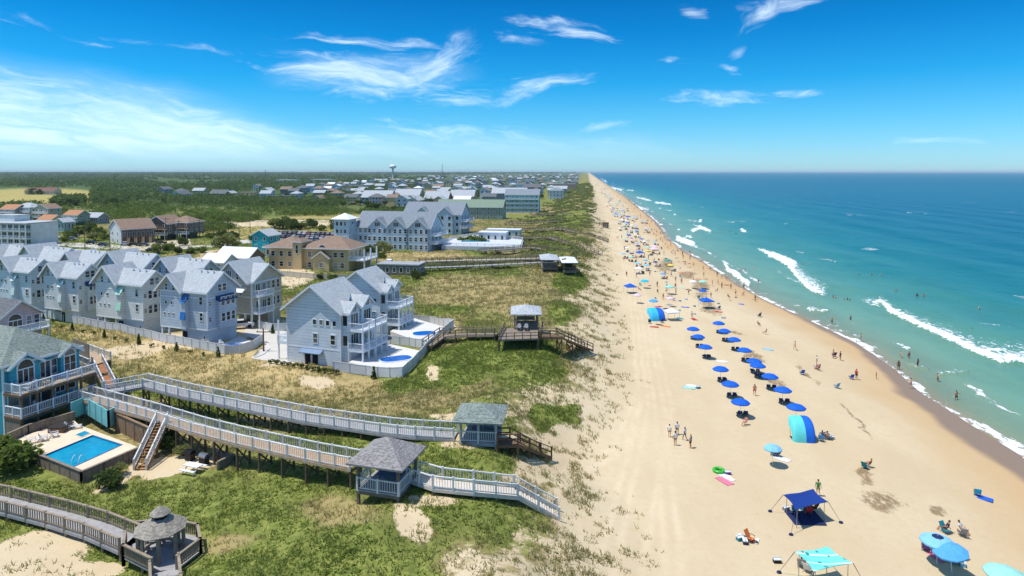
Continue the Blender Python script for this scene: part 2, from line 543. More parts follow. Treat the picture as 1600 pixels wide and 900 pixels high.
SAND = [(60, 868, 130, 48, 12, 1.3), (160, 895, 60, 20, 0, 1.2), (490, 597, 38, 11, -5, 1.0), (300, 531, 260, 16, 10, .9), (460, 560, 60, 9, 12, .9), (270, 730, 82, 20, 4, 1.6), (640, 820, 40, 45, 20, .9),
        (680, 780, 55, 16, 0, .9), (720, 880, 60, 30, 0, .5), (760, 690, 90, 16, 4, .8), (740, 650, 90, 8, 0, .8), (830, 740, 80, 28, 20, 1.0), (880, 700, 60, 45, 30, 1.2), (870, 620, 60, 22, -10, .7), (910, 800, 60, 40, 30, .7), (640, 745, 30, 14, 0, .4),
        (690, 510, 30, 12, -20, .8), (460, 432, 40, 24, 0, .9), (350, 400, 60, 14, 0, .7), (180, 755, 45, 12, 20, .9), (680, 585, 14, 22, 40, .9), (660, 384, 260, 8, 0, .5), (420, 350, 160, 5, 0, 1.0), (120, 300, 90, 8, 0, .4)]
for (cx, cy, rx, ry, ro, s) in SAND:
    g = np.clip(sst(0.0, 0.5, ell(QX, QY, cx, cy, rx, ry, ro)) * s, 0, 1)
    g = g * sst(.12, .55, n1 + .35 * g); cov = cov * (1 - g); grn = grn * (1 - 0.5 * g)
far = sst(420, 700, GY) * sst(12, 40, d)
cov = np.maximum(cov, far * (0.75 + 0.25 * n1)); grn = np.maximum(grn, far * np.clip(0.5 + (n3 - 0.4), 0, 1))
# the mown field behind the thicket
fld = np.clip(sst(0, 0.3, ell(QX, QY, 60, 308, 130, 16, 0)) + sst(0, .3, ell(QX, QY, 520, 352, 130, 20, 0)) * .7 + sst(0, .3, ell(QX, QY, 380, 362, 90, 14, 0)) * .8 + sst(0, .3, ell(QX, QY, 285, 402, 90, 12, 0)) * .3, 0, 1)
WE = cv(WET, GY) + (cv(SHORE, GY) - cv(WET, GY)) * (.25 + .35 * sst(90, 170, GY))
wet = sst(-0.9, 1.2, (GX - SL * GY) - WE + (fbm(GX / 6, GY / 9, 64, 3) - .5) * 3.0) * (d < -3)
damp = sst(-11, 2, (GX - SL * GY) - cv(WET, GY) + (n2 - .5) * 9) * (d < -6)
wr = np.zeros_like(GX)
for (cx, cy, rx, ry, ro) in [(1380, 778, 52, 22, -18), (1466, 799, 30, 11, -5), (1352, 742, 26, 16, -40), (1095, 450, 30, 24, -50), (1110, 480, 34, 20, -40), (1040, 415, 20, 22, -50), (1210, 600, 40, 14, -30), (1180, 560, 36, 12, -30), (1335, 655, 70, 6, -48), (1262, 585, 40, 6, -50), (1150, 520, 20, 10, 0), (1075, 430, 26, 12, 0)]:
    wr = np.maximum(wr, sst(0, .7, ell(QX, QY, cx, cy, rx, ry, ro)))
trk = np.zeros_like(GX)
TR = [[(930, 900), (1000, 640), (985, 470), (965, 380)], [(958, 900), (1014, 640), (992, 470), (968, 380)], [(1040, 900), (1024, 640), (1000, 480), (972, 385)], [(1066, 900), (1038, 640), (1008, 480), (976, 385)], [(860, 745), (960, 700), (1000, 600)], [(870, 758), (975, 705), (1012, 600)], [(1000, 900), (1050, 640), (1012, 470), (980, 380)]]
for pts in TR:
    dd, _, _ = seglist_dist(PXg + wx * 3, PYg, pts)
    trk = np.maximum(trk, np.clip(1 - dd / (0.016 * np.clip(PYg - 268, 10, 700)), 0, 1))
idx = np.arange(len(ys) * nu).reshape(len(ys), nu)
quads = np.stack([idx[:-1, :-1], idx[:-1, 1:], idx[1:, 1:], idx[1:, :-1]], -1).reshape(-1, 4)

gm, nt, b = newmat('ground_cover')
geo = nt.new('ShaderNodeNewGeometry'); pos = geo.outputs['Position']
aC, aG, aD, aW, aM, aR, aF, aT = (nt.attr(k) for k in ('cover', 'green', 'dry', 'wet', 'damp', 'wrack', 'field', 'track'))
f1 = nt.noise(pos, 1.3, 6, 0.65); f2 = nt.noise(pos, 0.22, 5, 0.6); f3 = nt.noise(pos, 6.0, 3, 0.6); f4 = nt.noise(nt.mapping(pos, (1, .45, 1), (0, 0, -0.12)), 0.09, 5, 0.6)
sand = nt.mix(nt.ss(.3, .7, f4), lin((197, 177, 141)), lin((206, 189, 155)))
sand = nt.mix(nt.math('MULTIPLY', nt.ss(.45, .75, f1), .45), sand, lin((192, 168, 128)))
sand = nt.mix(nt.math('MULTIPLY', nt.ss(.52, .7, f3), 0.10), sand, lin((150, 122, 86)))
sand = nt.mix(nt.math('MULTIPLY', aM, 0.75), sand, lin((190, 156, 110)))
sand = nt.mix(nt.math('MULTIPLY', aT, nt.math('MULTIPLY_ADD', nt.ss(.4, .6, f2), .3, .1)), sand, lin((226, 208, 174)))
wrk = nt.math('MULTIPLY', nt.ss(.55, .63, nt.math('MULTIPLY_ADD', aR, .20, nt.math('MULTIPLY', nt.noise(nt.mapping(pos, (1, .6, 1)), 1.5, 8, .85), .85))), nt.math('MULTIPLY', aR, .75))
sand = nt.mix(wrk, sand, lin((112, 88, 58)))
sand = nt.mix(aW, sand, lin((142, 120, 96)))
olive = nt.mix(nt.ss(.35, .65, f1), lin((112, 104, 60)), lin((166, 150, 104)))
olive = nt.mix(nt.math('MULTIPLY', aD, nt.ss(.3, .65, f2)), olive, lin((190, 168, 118)))
green = nt.mix(nt.ss(.3, .7, f1), lin((92, 104, 46)), lin((142, 146, 76)))
green = nt.mix(nt.ss(.45, .7, f2), green, lin((108, 114, 56)))
gmix = nt.ss(.35, .65, nt.math('ADD', aG, nt.math('MULTIPLY', nt.math('SUBTRACT', f1, .5), .9)))
veg = nt.mix(gmix, olive, green)
veg = nt.mix(nt.attr('forest'), veg, nt.mix(f2, lin((60, 80, 48)), lin((88, 106, 60))))
veg = nt.mix(aF, veg, nt.mix(nt.ss(.35, .65, f2), lin((150, 146, 80)), lin((182, 162, 104))))
cm = nt.ss(.36, .62, nt.math('ADD', aC, nt.math('MULTIPLY', nt.math('SUBTRACT', nt.noise(pos, .75, 6, .75), .5), 1.7)))
nt.put(b.inputs['Base Color'], nt.mix(cm, sand, veg))
nt.put(b.inputs['Roughness'], nt.math('MULTIPLY_ADD', aW, -0.45, 0.95))
nt.put(b.inputs['Specular IOR Level'], nt.math('MULTIPLY_ADD', aW, .35, .08))
bp = nt.new('ShaderNodeBump'); bp.inputs['Distance'].default_value = 0.25
nt.put(bp.inputs['Strength'], nt.math('MULTIPLY_ADD', aW, -.28, .32))
h = nt.math('ADD', nt.math('MULTIPLY', nt.noise(pos, 2.2, 4, .7), .5), nt.math('MULTIPLY', cm, nt.math('MULTIPLY', f1, 1.6)))
nt.l.new(h, bp.inputs['Height']); nt.l.new(bp.outputs[0], b.inputs['Normal'])
go = npmesh('ground', np.stack([GX, GY, GZ], -1).reshape(-1, 3), quads, gm,
            dict(cover=cov, green=grn, dry=dry, wet=wet, damp=damp, wrack=wr, field=fld, track=trk, forest=sst(330, 700, GY) * sst(60, 160, d) * (1 - fld)))
structure(go)
COVER = (PXg, PYg)

# ---------------------------------------------------------------- sea
ys = [30.0]
while ys[-1] < 900: ys.append(ys[-1] * 1.0055)
while ys[-1] < 45000: ys.append(ys[-1] * 1.03)
ys = np.array(ys); nu = 620
rowsx = []
for y in ys:
    x0 = SL * y + cv(SHORE, y) - 9.0; x1 = max(1.25 * y, x0 + 60) + 30
    t = np.linspace(0, 1, nu); t = 0.45 * t + 0.55 * t ** 2.2
    rowsx.append(x0 + (x1 - x0) * t)
SX = np.array(rowsx); SY = np.repeat(ys[:, None], nu, 1)
off = SX - SL * SY - cv(SHORE, SY)
px, py = proj(SX, SY, np.zeros_like(SX))
wz = np.sin(off / 5.5 + 5 * fbm(SX / 40, SY / 60, 8, 3)) * 0.34 * sst(2, 40, off) * sst(1500, 300, SY) * (.4 + fbm(SX / 50, SY / 90, 18, 2))
wz = wz + (fbm(SX / 5, SY / 9, 71, 3) - .5) * .25 * sst(3, 20, off) * sst(900, 200, SY)
foam = np.zeros_like(SX); lift = np.zeros_like(SX)
nA = fbm(SX / 1.6, SY / 2.4, 5, 4); nB = fbm(SX / 6.0, SY / 6.0, 15, 3)
# each breaker: crest line in the photo, width of the white front, width of the foam trailing seaward, strength
BR = [([(1186, 389), (1205, 401), (1226, 410), (1238, 424), (1255, 443), (1275, 456), (1293, 462)], 5, 26, 1.0, (.0, .75)),
      ([(1198, 399), (1215, 402), (1232, 410), (1246, 415)], 7, 10, 1.0, (0, 1)),
      ([(1340, 469), (1380, 477), (1392, 488), (1420, 500), (1445, 512), (1490, 532), (1530, 552), (1566, 563), (1600, 566), (1660, 580)], 6, 46, 1.0, (.3, 1.0)),
      ([(1160, 360), (1163, 362)], 4, 2, 1.0, (0, 1)), ([(1186, 391), (1193, 393)], 3, 3, .8, (0, 1)),
      ([(1082, 361), (1095, 356), (1108, 362)], 4, 4, .9, (0, 1)), ([(1094, 345), (1095, 347)], 3, 2, .9, (0, 1)),
      ([(1060, 374), (1072, 379), (1082, 383)], 6, 5, 1.0, (0, 1)), ([(1073, 370), (1079, 371)], 3, 2, .9, (0, 1)),
      ([(1131, 414), (1134, 417)], 4, 2, .9, (0, 1)), ([(1132, 420), (1148, 428), (1162, 440), (1174, 446)], 6, 8, 1.0, (0, 1)),
      ([(1025, 317), (1048, 320)], 2, 1.5, .9, (0, 1)), ([(996, 309), (1006, 311), (1016, 314)], 2, 1.5, .8, (0, 1)),
      ([(1000, 325), (1012, 328)], 2.5, 2, .7, (0, 1)), ([(980, 297), (990, 298)], 1.5, 1, .7, (0, 1)), ([(957, 294), (972, 297)], 2, 1, .8, (0, 1)), ([(940, 280), (948, 285)], 1.5, 1, .7, (0, 1)),
      ([(1265, 484), (1290, 486)], 4, 5, .6, (0, 1)), ([(1240, 478), (1252, 480)], 2, 2, .5, (0, 1)),
      ([(1420, 570), (1450, 578)], 3, 6, .35, (0, 1)), ([(1310, 575), (1330, 580)], 2, 4, .3, (0, 1)), ([(1465, 585), (1510, 580)], 3, 8, .35, (0, 1)), ([(1075, 345), (1090, 346)], 2, 3, .5, (0, 1))]
for pts, wf, wtrail, s, (u0, u1) in BR:
    wf *= .8
    dd, sd, par = seglist_dist(px + (nB - .5) * 7 + (nA - .5) * 5, py + (nA - .5) * 6, pts)
    sgn = dd * sd                      # positive: shoreward of the crest
    taper = sst(-.02, .12, par) * sst(1.02, .88, par) if len(pts) > 3 else 1.0
    trail = wtrail * (0.35 + 0.65 * sst(u0, u1, par)) if len(pts) > 3 else wtrail
    front = np.where(sgn > 0, sst(wf, wf * .35, sgn), 1.0) * np.where(sgn < 0, sst(wf * 1.3, wf * .5, -sgn), 1.0)
    tr = np.where(sgn < 0, sst(trail, 0, -sgn), sst(wf, 0, sgn)) * .80
    ends = (dd < wf * 3 + wtrail)
    f = np.maximum(front, tr) * s * taper * ends
    foam = np.maximum(foam, f); lift = np.maximum(lift, front * taper * s)
sw = np.clip(sst(1.5, .4, np.abs(off - .15 + (nB - .5) * 4.5)) * (.35 + nA), 0, 1)
sw2 = sst(.5, .72, nA) * sst(9, 2, off) * sst(.45, .6, nB) * .55
line = 7 + 6 * (fbm(SY / 28, SY / 90, 131, 3) - .3)
sw2 = np.maximum(sw2, sst(1.3, .2, np.abs(off - line + (nA - .5) * 2)) * sst(.5, .62, fbm(SX / 14, SY / 14, 133, 2)) * .8)
line = 19 + 14 * (fbm(SY / 40, SY / 120, 231, 3) - .3)
sw2 = np.maximum(sw2, sst(1.6, .2, np.abs(off - line + (nA - .5) * 2)) * sst(.56, .68, fbm(SX / 18, SY / 18, 233, 2)) * .8 * sst(140, 260, SY))
foam = np.maximum(foam, np.maximum(sw, sw2) * sst(.25, .45, fbm(SX / 16, SY / 16, 93, 2)))
caps = sst(.735, .78, fbm(SX / 9, SY / 16, 55, 3)) * sst(15, 60, off) * sst(1800, 200, SY) * .5 * (fbm(SX / 60, SY / 60, 56, 2) > .52)
foam = np.maximum(foam, caps)
SZ = 0.02 + wz + lift * 0.55
seam = np.clip(off / 260.0, 0, 1)
idx = np.arange(len(ys) * nu).reshape(len(ys), nu)
quads = np.stack([idx[:-1, :-1], idx[:-1, 1:], idx[1:, 1:], idx[1:, :-1]], -1).reshape(-1, 4)
sm, nt, b = newmat('sea_water')
geo = nt.new('ShaderNodeNewGeometry'); pos = geo.outputs['Position']
aO, aF, aFar = nt.attr('offshore'), nt.attr('foam'), nt.attr('far')
rp = nt.new('ShaderNodeValToRGB'); nt.l.new(nt.math('ADD', aO, nt.math('MULTIPLY', nt.math('SUBTRACT', nt.noise(nt.mapping(pos, (1, .4, 1), (0, 0, -.12)), .035, 4, .6), .5), nt.math('MULTIPLY', aO, .8))), rp.inputs[0])
stops = [(0, (150, 138, 104)), (.012, (124, 142, 112)), (.05, (110, 150, 122)), (.13, (74, 134, 116)), (.26, (32, 114, 110)), (.5, (3, 97, 107)), (1, (0, 86, 106))]
while len(rp.color_ramp.elements) < len(stops): rp.color_ramp.elements.new(.5)
for el_, (p_, c_) in zip(rp.color_ramp.elements, stops):
    el_.position = p_; el_.color = lin(c_)
wc = nt.mix(nt.ss(0, 1, aFar), rp.outputs[0], lin((2, 90, 110)))
wc = nt.mix(nt.math('MULTIPLY', nt.ss(.4, .65, nt.noise(nt.mapping(pos, (1, .35, 1), (0, 0, -.12)), .12, 5, .65)), .35), wc, nt.mix(.35, wc, (0, .02, .03, 1)))
fm = nt.noise(nt.mapping(pos, (1, .55, 1), (0, 0, -.12)), 1.0, 8, .8, .8)
fk = nt.ss(.0, .2, nt.math('ADD', nt.math('MULTIPLY_ADD', aF, .92, -.46), nt.math('MULTIPLY', nt.math('SUBTRACT', fm, .5), 4.2)))
fk = nt.math('MULTIPLY', fk, nt.ss(.02, .25, aF))
nt.put(b.inputs['Base Color'], nt.mix(fk, wc, (.84, .87, .87, 1)))
nt.put(b.inputs['Roughness'], nt.math('MULTIPLY_ADD', fk, .6, .28))
nt.put(b.inputs['Specular IOR Level'], nt.math('MULTIPLY_ADD', aFar, -.1, .14))
bp = nt.new('ShaderNodeBump'); bp.inputs['Strength'].default_value = .5; bp.inputs['Distance'].default_value = .35
hh = nt.math('ADD', nt.noise(nt.mapping(pos, (1, .45, 1), (0, 0, -.12)), .55, 5, .65), nt.math('MULTIPLY', fk, .35))
nt.l.new(hh, bp.inputs['Height']); nt.l.new(bp.outputs[0], b.inputs['Normal'])
farw = sst(250, 2500, np.hypot(SX, SY))
structure(npmesh('sea', np.stack([SX, SY, SZ], -1).reshape(-1, 3), quads, sm, dict(offshore=seam, foam=foam, far=farw)))
# ---------------------------------------------------------------- shared materials
WHITE = mat('white_paint', (226, 230, 232), .5, .05, 2.0)
WHITE2 = mat('white_vinyl', (204, 207, 208), .5, .06, 1.0)
TRIM = mat('trim_white', (222, 226, 226), .55, .04)
DKGLASS = mat('window_glass', (28, 36, 42), .12, .3, .6, spec=.8)
_nt = NT(DKGLASS.node_tree); _b = DKGLASS.node_tree.nodes['Principled BSDF']; _oi = _nt.new('ShaderNodeObjectInfo')   # some windows have their blinds down
_src = _b.inputs['Base Color'].links[0].from_socket
_nt.l.new(_nt.mix(_nt.math('MULTIPLY', _nt.ss(.55, .95, _oi.outputs['Random']), .6), _src, lin((150, 152, 148))), _b.inputs['Base Color'])
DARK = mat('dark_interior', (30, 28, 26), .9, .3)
GREYWOOD = mat('weathered_wood', (134, 122, 106), .9, .22, 2.5, pattern='plank', pscale=1.2)
BRWOOD = mat('brown_wood', (112, 88, 66), .9, .25, 2.5)
PILING = mat('piling_wood', (104, 88, 70), .9, .3, 2.0)
TANDECK = mat('tan_decking', (176, 150, 120), .85, .15, 2.0)
GREYDECK = mat('grey_decking', (158, 156, 154), .85, .15, 2.0)
ROOFG = mat('grey_shingles', (128, 138, 146), .9, .1, 1.0, pattern='shingle', pscale=1.6)
ROOFGRN = mat('sage_shingles', (120, 132, 122), .9, .14, 1.0, pattern='shingle', pscale=1.6)
ROOFDK = mat('dark_shingles', (92, 96, 98), .9, .14, 1.0, pattern='shingle', pscale=1.6)
ROOFBR = mat('brown_shingles', (140, 112, 88), .9, .14, 1.0, pattern='shingle', pscale=1.4)
CONC = mat('concrete', (198, 192, 180), .9, .07, .7)
ASPH = mat('asphalt', (140, 138, 134), .95, .12, .5)
SANDROAD = mat('sandy_road', (196, 182, 156), .95, .10, .4)
POOLW = None


def make_pool():
    m, nt, b = newmat('pool_water')
    geo = nt.new('ShaderNodeNewGeometry'); pos = geo.outputs['Position']
    c = nt.mix(nt.ss(.35, .7, nt.noise(pos, .8, 4, .6, 1.0)), lin((8, 138, 172)), lin((22, 154, 186)))
    nt.put(b.inputs['Base Color'], c); b.inputs['Roughness'].default_value = .08; b.inputs['Specular IOR Level'].default_value = .35
    bp = nt.new('ShaderNodeBump'); bp.inputs['Strength'].default_value = .15; nt.l.new(nt.noise(pos, 2.5, 2), bp.inputs['Height']); nt.l.new(bp.outputs[0], b.inputs['Normal'])
    return m


POOLW = make_pool()
SIDING = {}


def siding(name, col):
    return mat('siding_' + name, col, .7, .1, .5, pattern='siding', pscale=.62)


# ---------------------------------------------------------------- windows and doors (mesh cached, one object each)
WC = {}


def win_mesh(w, h, style):
    k = (round(w, 2), round(h, 2), style)
    if k in WC: return WC[k]
    f, p = MB(), MB()
    t = min(.13, w * .14)
    f.box(-w / 2 - t, -.07, -t, w / 2 + t, .02, 0); f.box(-w / 2 - t, -.07, h, w / 2 + t, .02, h + t)
    f.box(-w / 2 - t, -.065, 0, -w / 2, .02, h); f.box(w / 2, -.065, 0, w / 2 + t, .02, h)
    if style == 'sash':
        f.box(-w / 2, -.055, h * .5 - .04, w / 2, 0, h * .5 + .04)
    elif style == 'double':
        f.box(-.05, -.055, 0, .05, 0, h); f.box(-w / 2, -.05, h * .5 - .03, w / 2, 0, h * .5 + .03)
    elif style == 'slide':
        f.box(-.06, -.055, 0, .06, 0, h)
    elif style == 'tri':
        f.box(-w / 6 - .05, -.055, 0, -w / 6 + .05, 0, h); f.box(w / 6 - .05, -.055, 0, w / 6 + .05, 0, h)
    p.box(-w / 2, -.03, 0, w / 2, .0, h)
    r = (f.mesh('window_frame', TRIM), p.mesh('window_pane', DKGLASS))
    WC[k] = r
    return r


def arch_mesh(w, h):
    k = (w, h, 'arch')
    if k in WC: return WC[k]
    n = 10
    def arc(r, rz): return [(r * math.cos(math.pi * i / n), rz * math.sin(math.pi * i / n)) for i in range(n + 1)]
    f, p = MB(), MB()
    o = arc(w / 2 + .16, h + .16); i_ = arc(w / 2, h)
    for a in range(n):
        f.extr([(o[a][0], -.07, o[a][1]), (o[a + 1][0], -.07, o[a + 1][1]), (i_[a + 1][0], -.07, i_[a + 1][1]), (i_[a][0], -.07, i_[a][1])], (0, .09, 0))
    f.box(-w / 2, -.07, -.12, w / 2, .02, 0)
    p.extr([(x, -.03, z) for x, z in i_], (0, .03, 0))
    WC[k] = (f.mesh('window_frame', TRIM), p.mesh('window_pane', DKGLASS))
    return WC[k]


FACE = {'f': 0.0, 'r': rad(90), 'b': rad(180), 'l': rad(-90)}


class Bld:
    def __init__(s, name, label, cat, F, rot, group=None, wall=None, roof=ROOFG, trim=TRIM):
        s.o = thing(name, label, cat, F, rot, group)
        s.W = wall; s.R = roof; s.T = trim
        s.w, s.r, s.t = MB(), MB(), MB()
        s.F = Vector(F); s.rot = rot
    def block(s, x0, x1, y0, y1, z0, z1): s.w.box(x0, y0, z0, x1, y1, z1)
    def gable(s, x0, x1, y0, y1, z, rise, axis='x', over=.45, th=.22, fascia=True):
        if axis == 'x': u0, u1, v0, v1 = x0, x1, y0, y1
        else: u0, u1, v0, v1 = y0, y1, x0, x1
        vm = (v0 + v1) / 2; half = (v1 - v0) / 2; sl = rise / half
        def pt(u, v, zz): return (u, v, zz) if axis == 'x' else (v, u, zz)
        s.w.extr([pt(u0, v0, z - .01), pt(u0, v1, z - .01), pt(u0, vm, z + rise - .01)], Vector(pt(u1 - u0, 0, 0)))
        a, b_ = v0 - over, v1 + over
        ze = z - over * sl
        ua, ub = u0 - over, u1 + over
        poly = [pt(ua, a, ze), pt(ua, vm, z + rise), pt(ua, b_, ze), pt(ua, b_, ze + th), pt(ua, vm, z + rise + th), pt(ua, a, ze + th)]
        s.r.extr(poly, Vector(pt(ub - ua, 0, 0)))
        if fascia:
            for u in (ua - .025, ub + .025):
                s.t.bar(pt(u, a, ze + .02), pt(u, vm, z + rise + .02), .05, .3); s.t.bar(pt(u, b_, ze + .02), pt(u, vm, z + rise + .02), .05, .3)
            for v in (a - .03, b_ + .03):
                s.t.bar(pt(ua, v, ze + .03), pt(ub, v, ze + .03), .06, .24)
    def hip(s, x0, x1, y0, y1, z, rise, over=.5, fascia=True):
        X0, X1, Y0, Y1 = x0 - over, x1 + over, y0 - over, y1 + over
        lx, ly = X1 - X0, Y1 - Y0
        if lx > ly: a, b_ = (X0 + ly / 2, (Y0 + Y1) / 2), (X1 - ly / 2, (Y0 + Y1) / 2)
        else: a, b_ = ((X0 + X1) / 2, Y0 + lx / 2), ((X0 + X1) / 2, Y1 - lx / 2)
        if abs(lx - ly) < .05: a = (a[0] - .05, a[1]); b_ = (b_[0] + .05, b_[1])
        vs = [(X0, Y0, z), (X1, Y0, z), (X1, Y1, z), (X0, Y1, z), (X0, Y0, z + .15), (X1, Y0, z + .15), (X1, Y1, z + .15), (X0, Y1, z + .15), (a[0], a[1], z + rise), (b_[0], b_[1], z + rise)]
        if lx > ly or abs(lx - ly) < .05: tops = [(4, 5, 9, 8), (6, 7, 8, 9), (5, 6, 9), (7, 4, 8)]
        else: tops = [(4, 5, 8), (6, 7, 9), (5, 6, 9, 8), (7, 4, 8, 9)]
        s.r.add(vs, [(3, 2, 1, 0), (0, 1, 5, 4), (1, 2, 6, 5), (2, 3, 7, 6), (3, 0, 4, 7)] + tops)
        if fascia:
            for p, q in (((X0, Y0), (X1, Y0)), ((X1, Y0), (X1, Y1)), ((X1, Y1), (X0, Y1)), ((X0, Y1), (X0, Y0))):
                m = Vector((p[0] + q[0], p[1] + q[1], 0)) / 2 - Vector((X0 + X1, Y0 + Y1, 0)) / 2
                m = m.normalized() * .035
                s.t.bar((p[0] + m.x, p[1] + m.y, z + .05), (q[0] + m.x, q[1] + m.y, z + .05), .06, .26)
    def win(s, face, u, z, w, h, at=0.0, style='sash', arch=False, name='window'):
        f, p = arch_mesh(w, h) if arch else win_mesh(w, h, style)
        loc = {'f': (u, at, z), 'b': (u, at, z), 'r': (at, u, z), 'l': (at, u, z)}[face]
        o = link(name, f, s.o, loc, FACE[face]); link('pane', p, o)
        return o
    def band(s, x0, x1, y0, y1, z, h=.22, pr=.03):
        s.t.box(x0 - pr, y0 - pr, z, x1 + pr, y0, z + h); s.t.box(x1, y0, z, x1 + pr, y1, z + h); s.t.box(x0 - pr, y0, z, x0, y1, z + h)
    def corner(s, x, y, z0, z1, w=.16):
        s.t.box(x - w, y - .035, z0, x + .035, y + w, z1)
    def rail(s, parent, edges, z, mt=WHITE, h=1.05, sp=.2):
        m = MB()
        for i_, (p, q) in enumerate(edges): rail_run(m, (p[0], p[1], z), (q[0], q[1], z), h, sp, first=1 if any((p[0] - e_[0]) ** 2 + (p[1] - e_[1]) ** 2 < .01 for g_ in edges[:i_] for e_ in g_) else 0)
        return m.build('railing', mt, parent)
    def deck(s, x0, x1, y0, y1, z, rails='fr', floor=TANDECK, railm=WHITE, th=.28, name='balcony'):
        m = MB(); m.box(x0, y0, z - th, x1, y1, z)
        o = m.build(name, floor, s.o)
        e = {'f': ((x0 + .05, y0 + .05), (x1 - .05, y0 + .05)), 'r': ((x1 - .05, y0 + .05), (x1 - .05, y1 - .05)), 'l': ((x0 + .05, y0 + .05), (x0 + .05, y1 - .05)), 'b': ((x0 + .05, y1 - .05), (x1 - .05, y1 - .05))}
        s.rail(o, [e[k] for k in rails], z, railm)
        return o
    def post(s, x, y, z0, z1, w=.2, mt=None):
        m = MB(); m.box(x - w / 2, y - w / 2, z0, x + w / 2, y + w / 2, z1); m.build('post', mt or s.T, s.o)
    def finish(s):
        s.w.build('wall', s.W, s.o); s.r.build('roof', s.R, s.o)
        if s.t.f: s.t.build('trim', s.T, s.o)
        return s.o


def rail_run(m, p, q, h=1.05, sp=.22, bal=.04, post=1.9, first=0):
    p = Vector(p); q = Vector(q); d = q - p; L = d.length
    if L < .1: return
    up = Vector((0, 0, 1))
    m.bar(p + up * h, q + up * h, .13, .09); m.bar(p + up * .14, q + up * .14, .06, .08)
    n = max(1, int(L / sp))
    for k in range(n):
        c = p + d * ((k + .5) / n)
        m.box(c.x - bal / 2, c.y - bal / 2, c.z + .12, c.x + bal / 2, c.y + bal / 2, c.z + h - .03)
    if post:
        n = max(1, round(L / post))
        for k in range(first, n + 1):
            c = p + d * (k / n)
            m.box(c.x - .075, c.y - .075, c.z - .25, c.x + .075, c.y + .075, c.z + h + .12)


def solve_len(F, d, px, z=None):
    k = (px - 800.0) / FPX
    zz = F.z if z is None else z
    return (F.x - k * (F.y * CP - (zz - CAMH) * SP)) / (k * d[1] * CP - d[0])


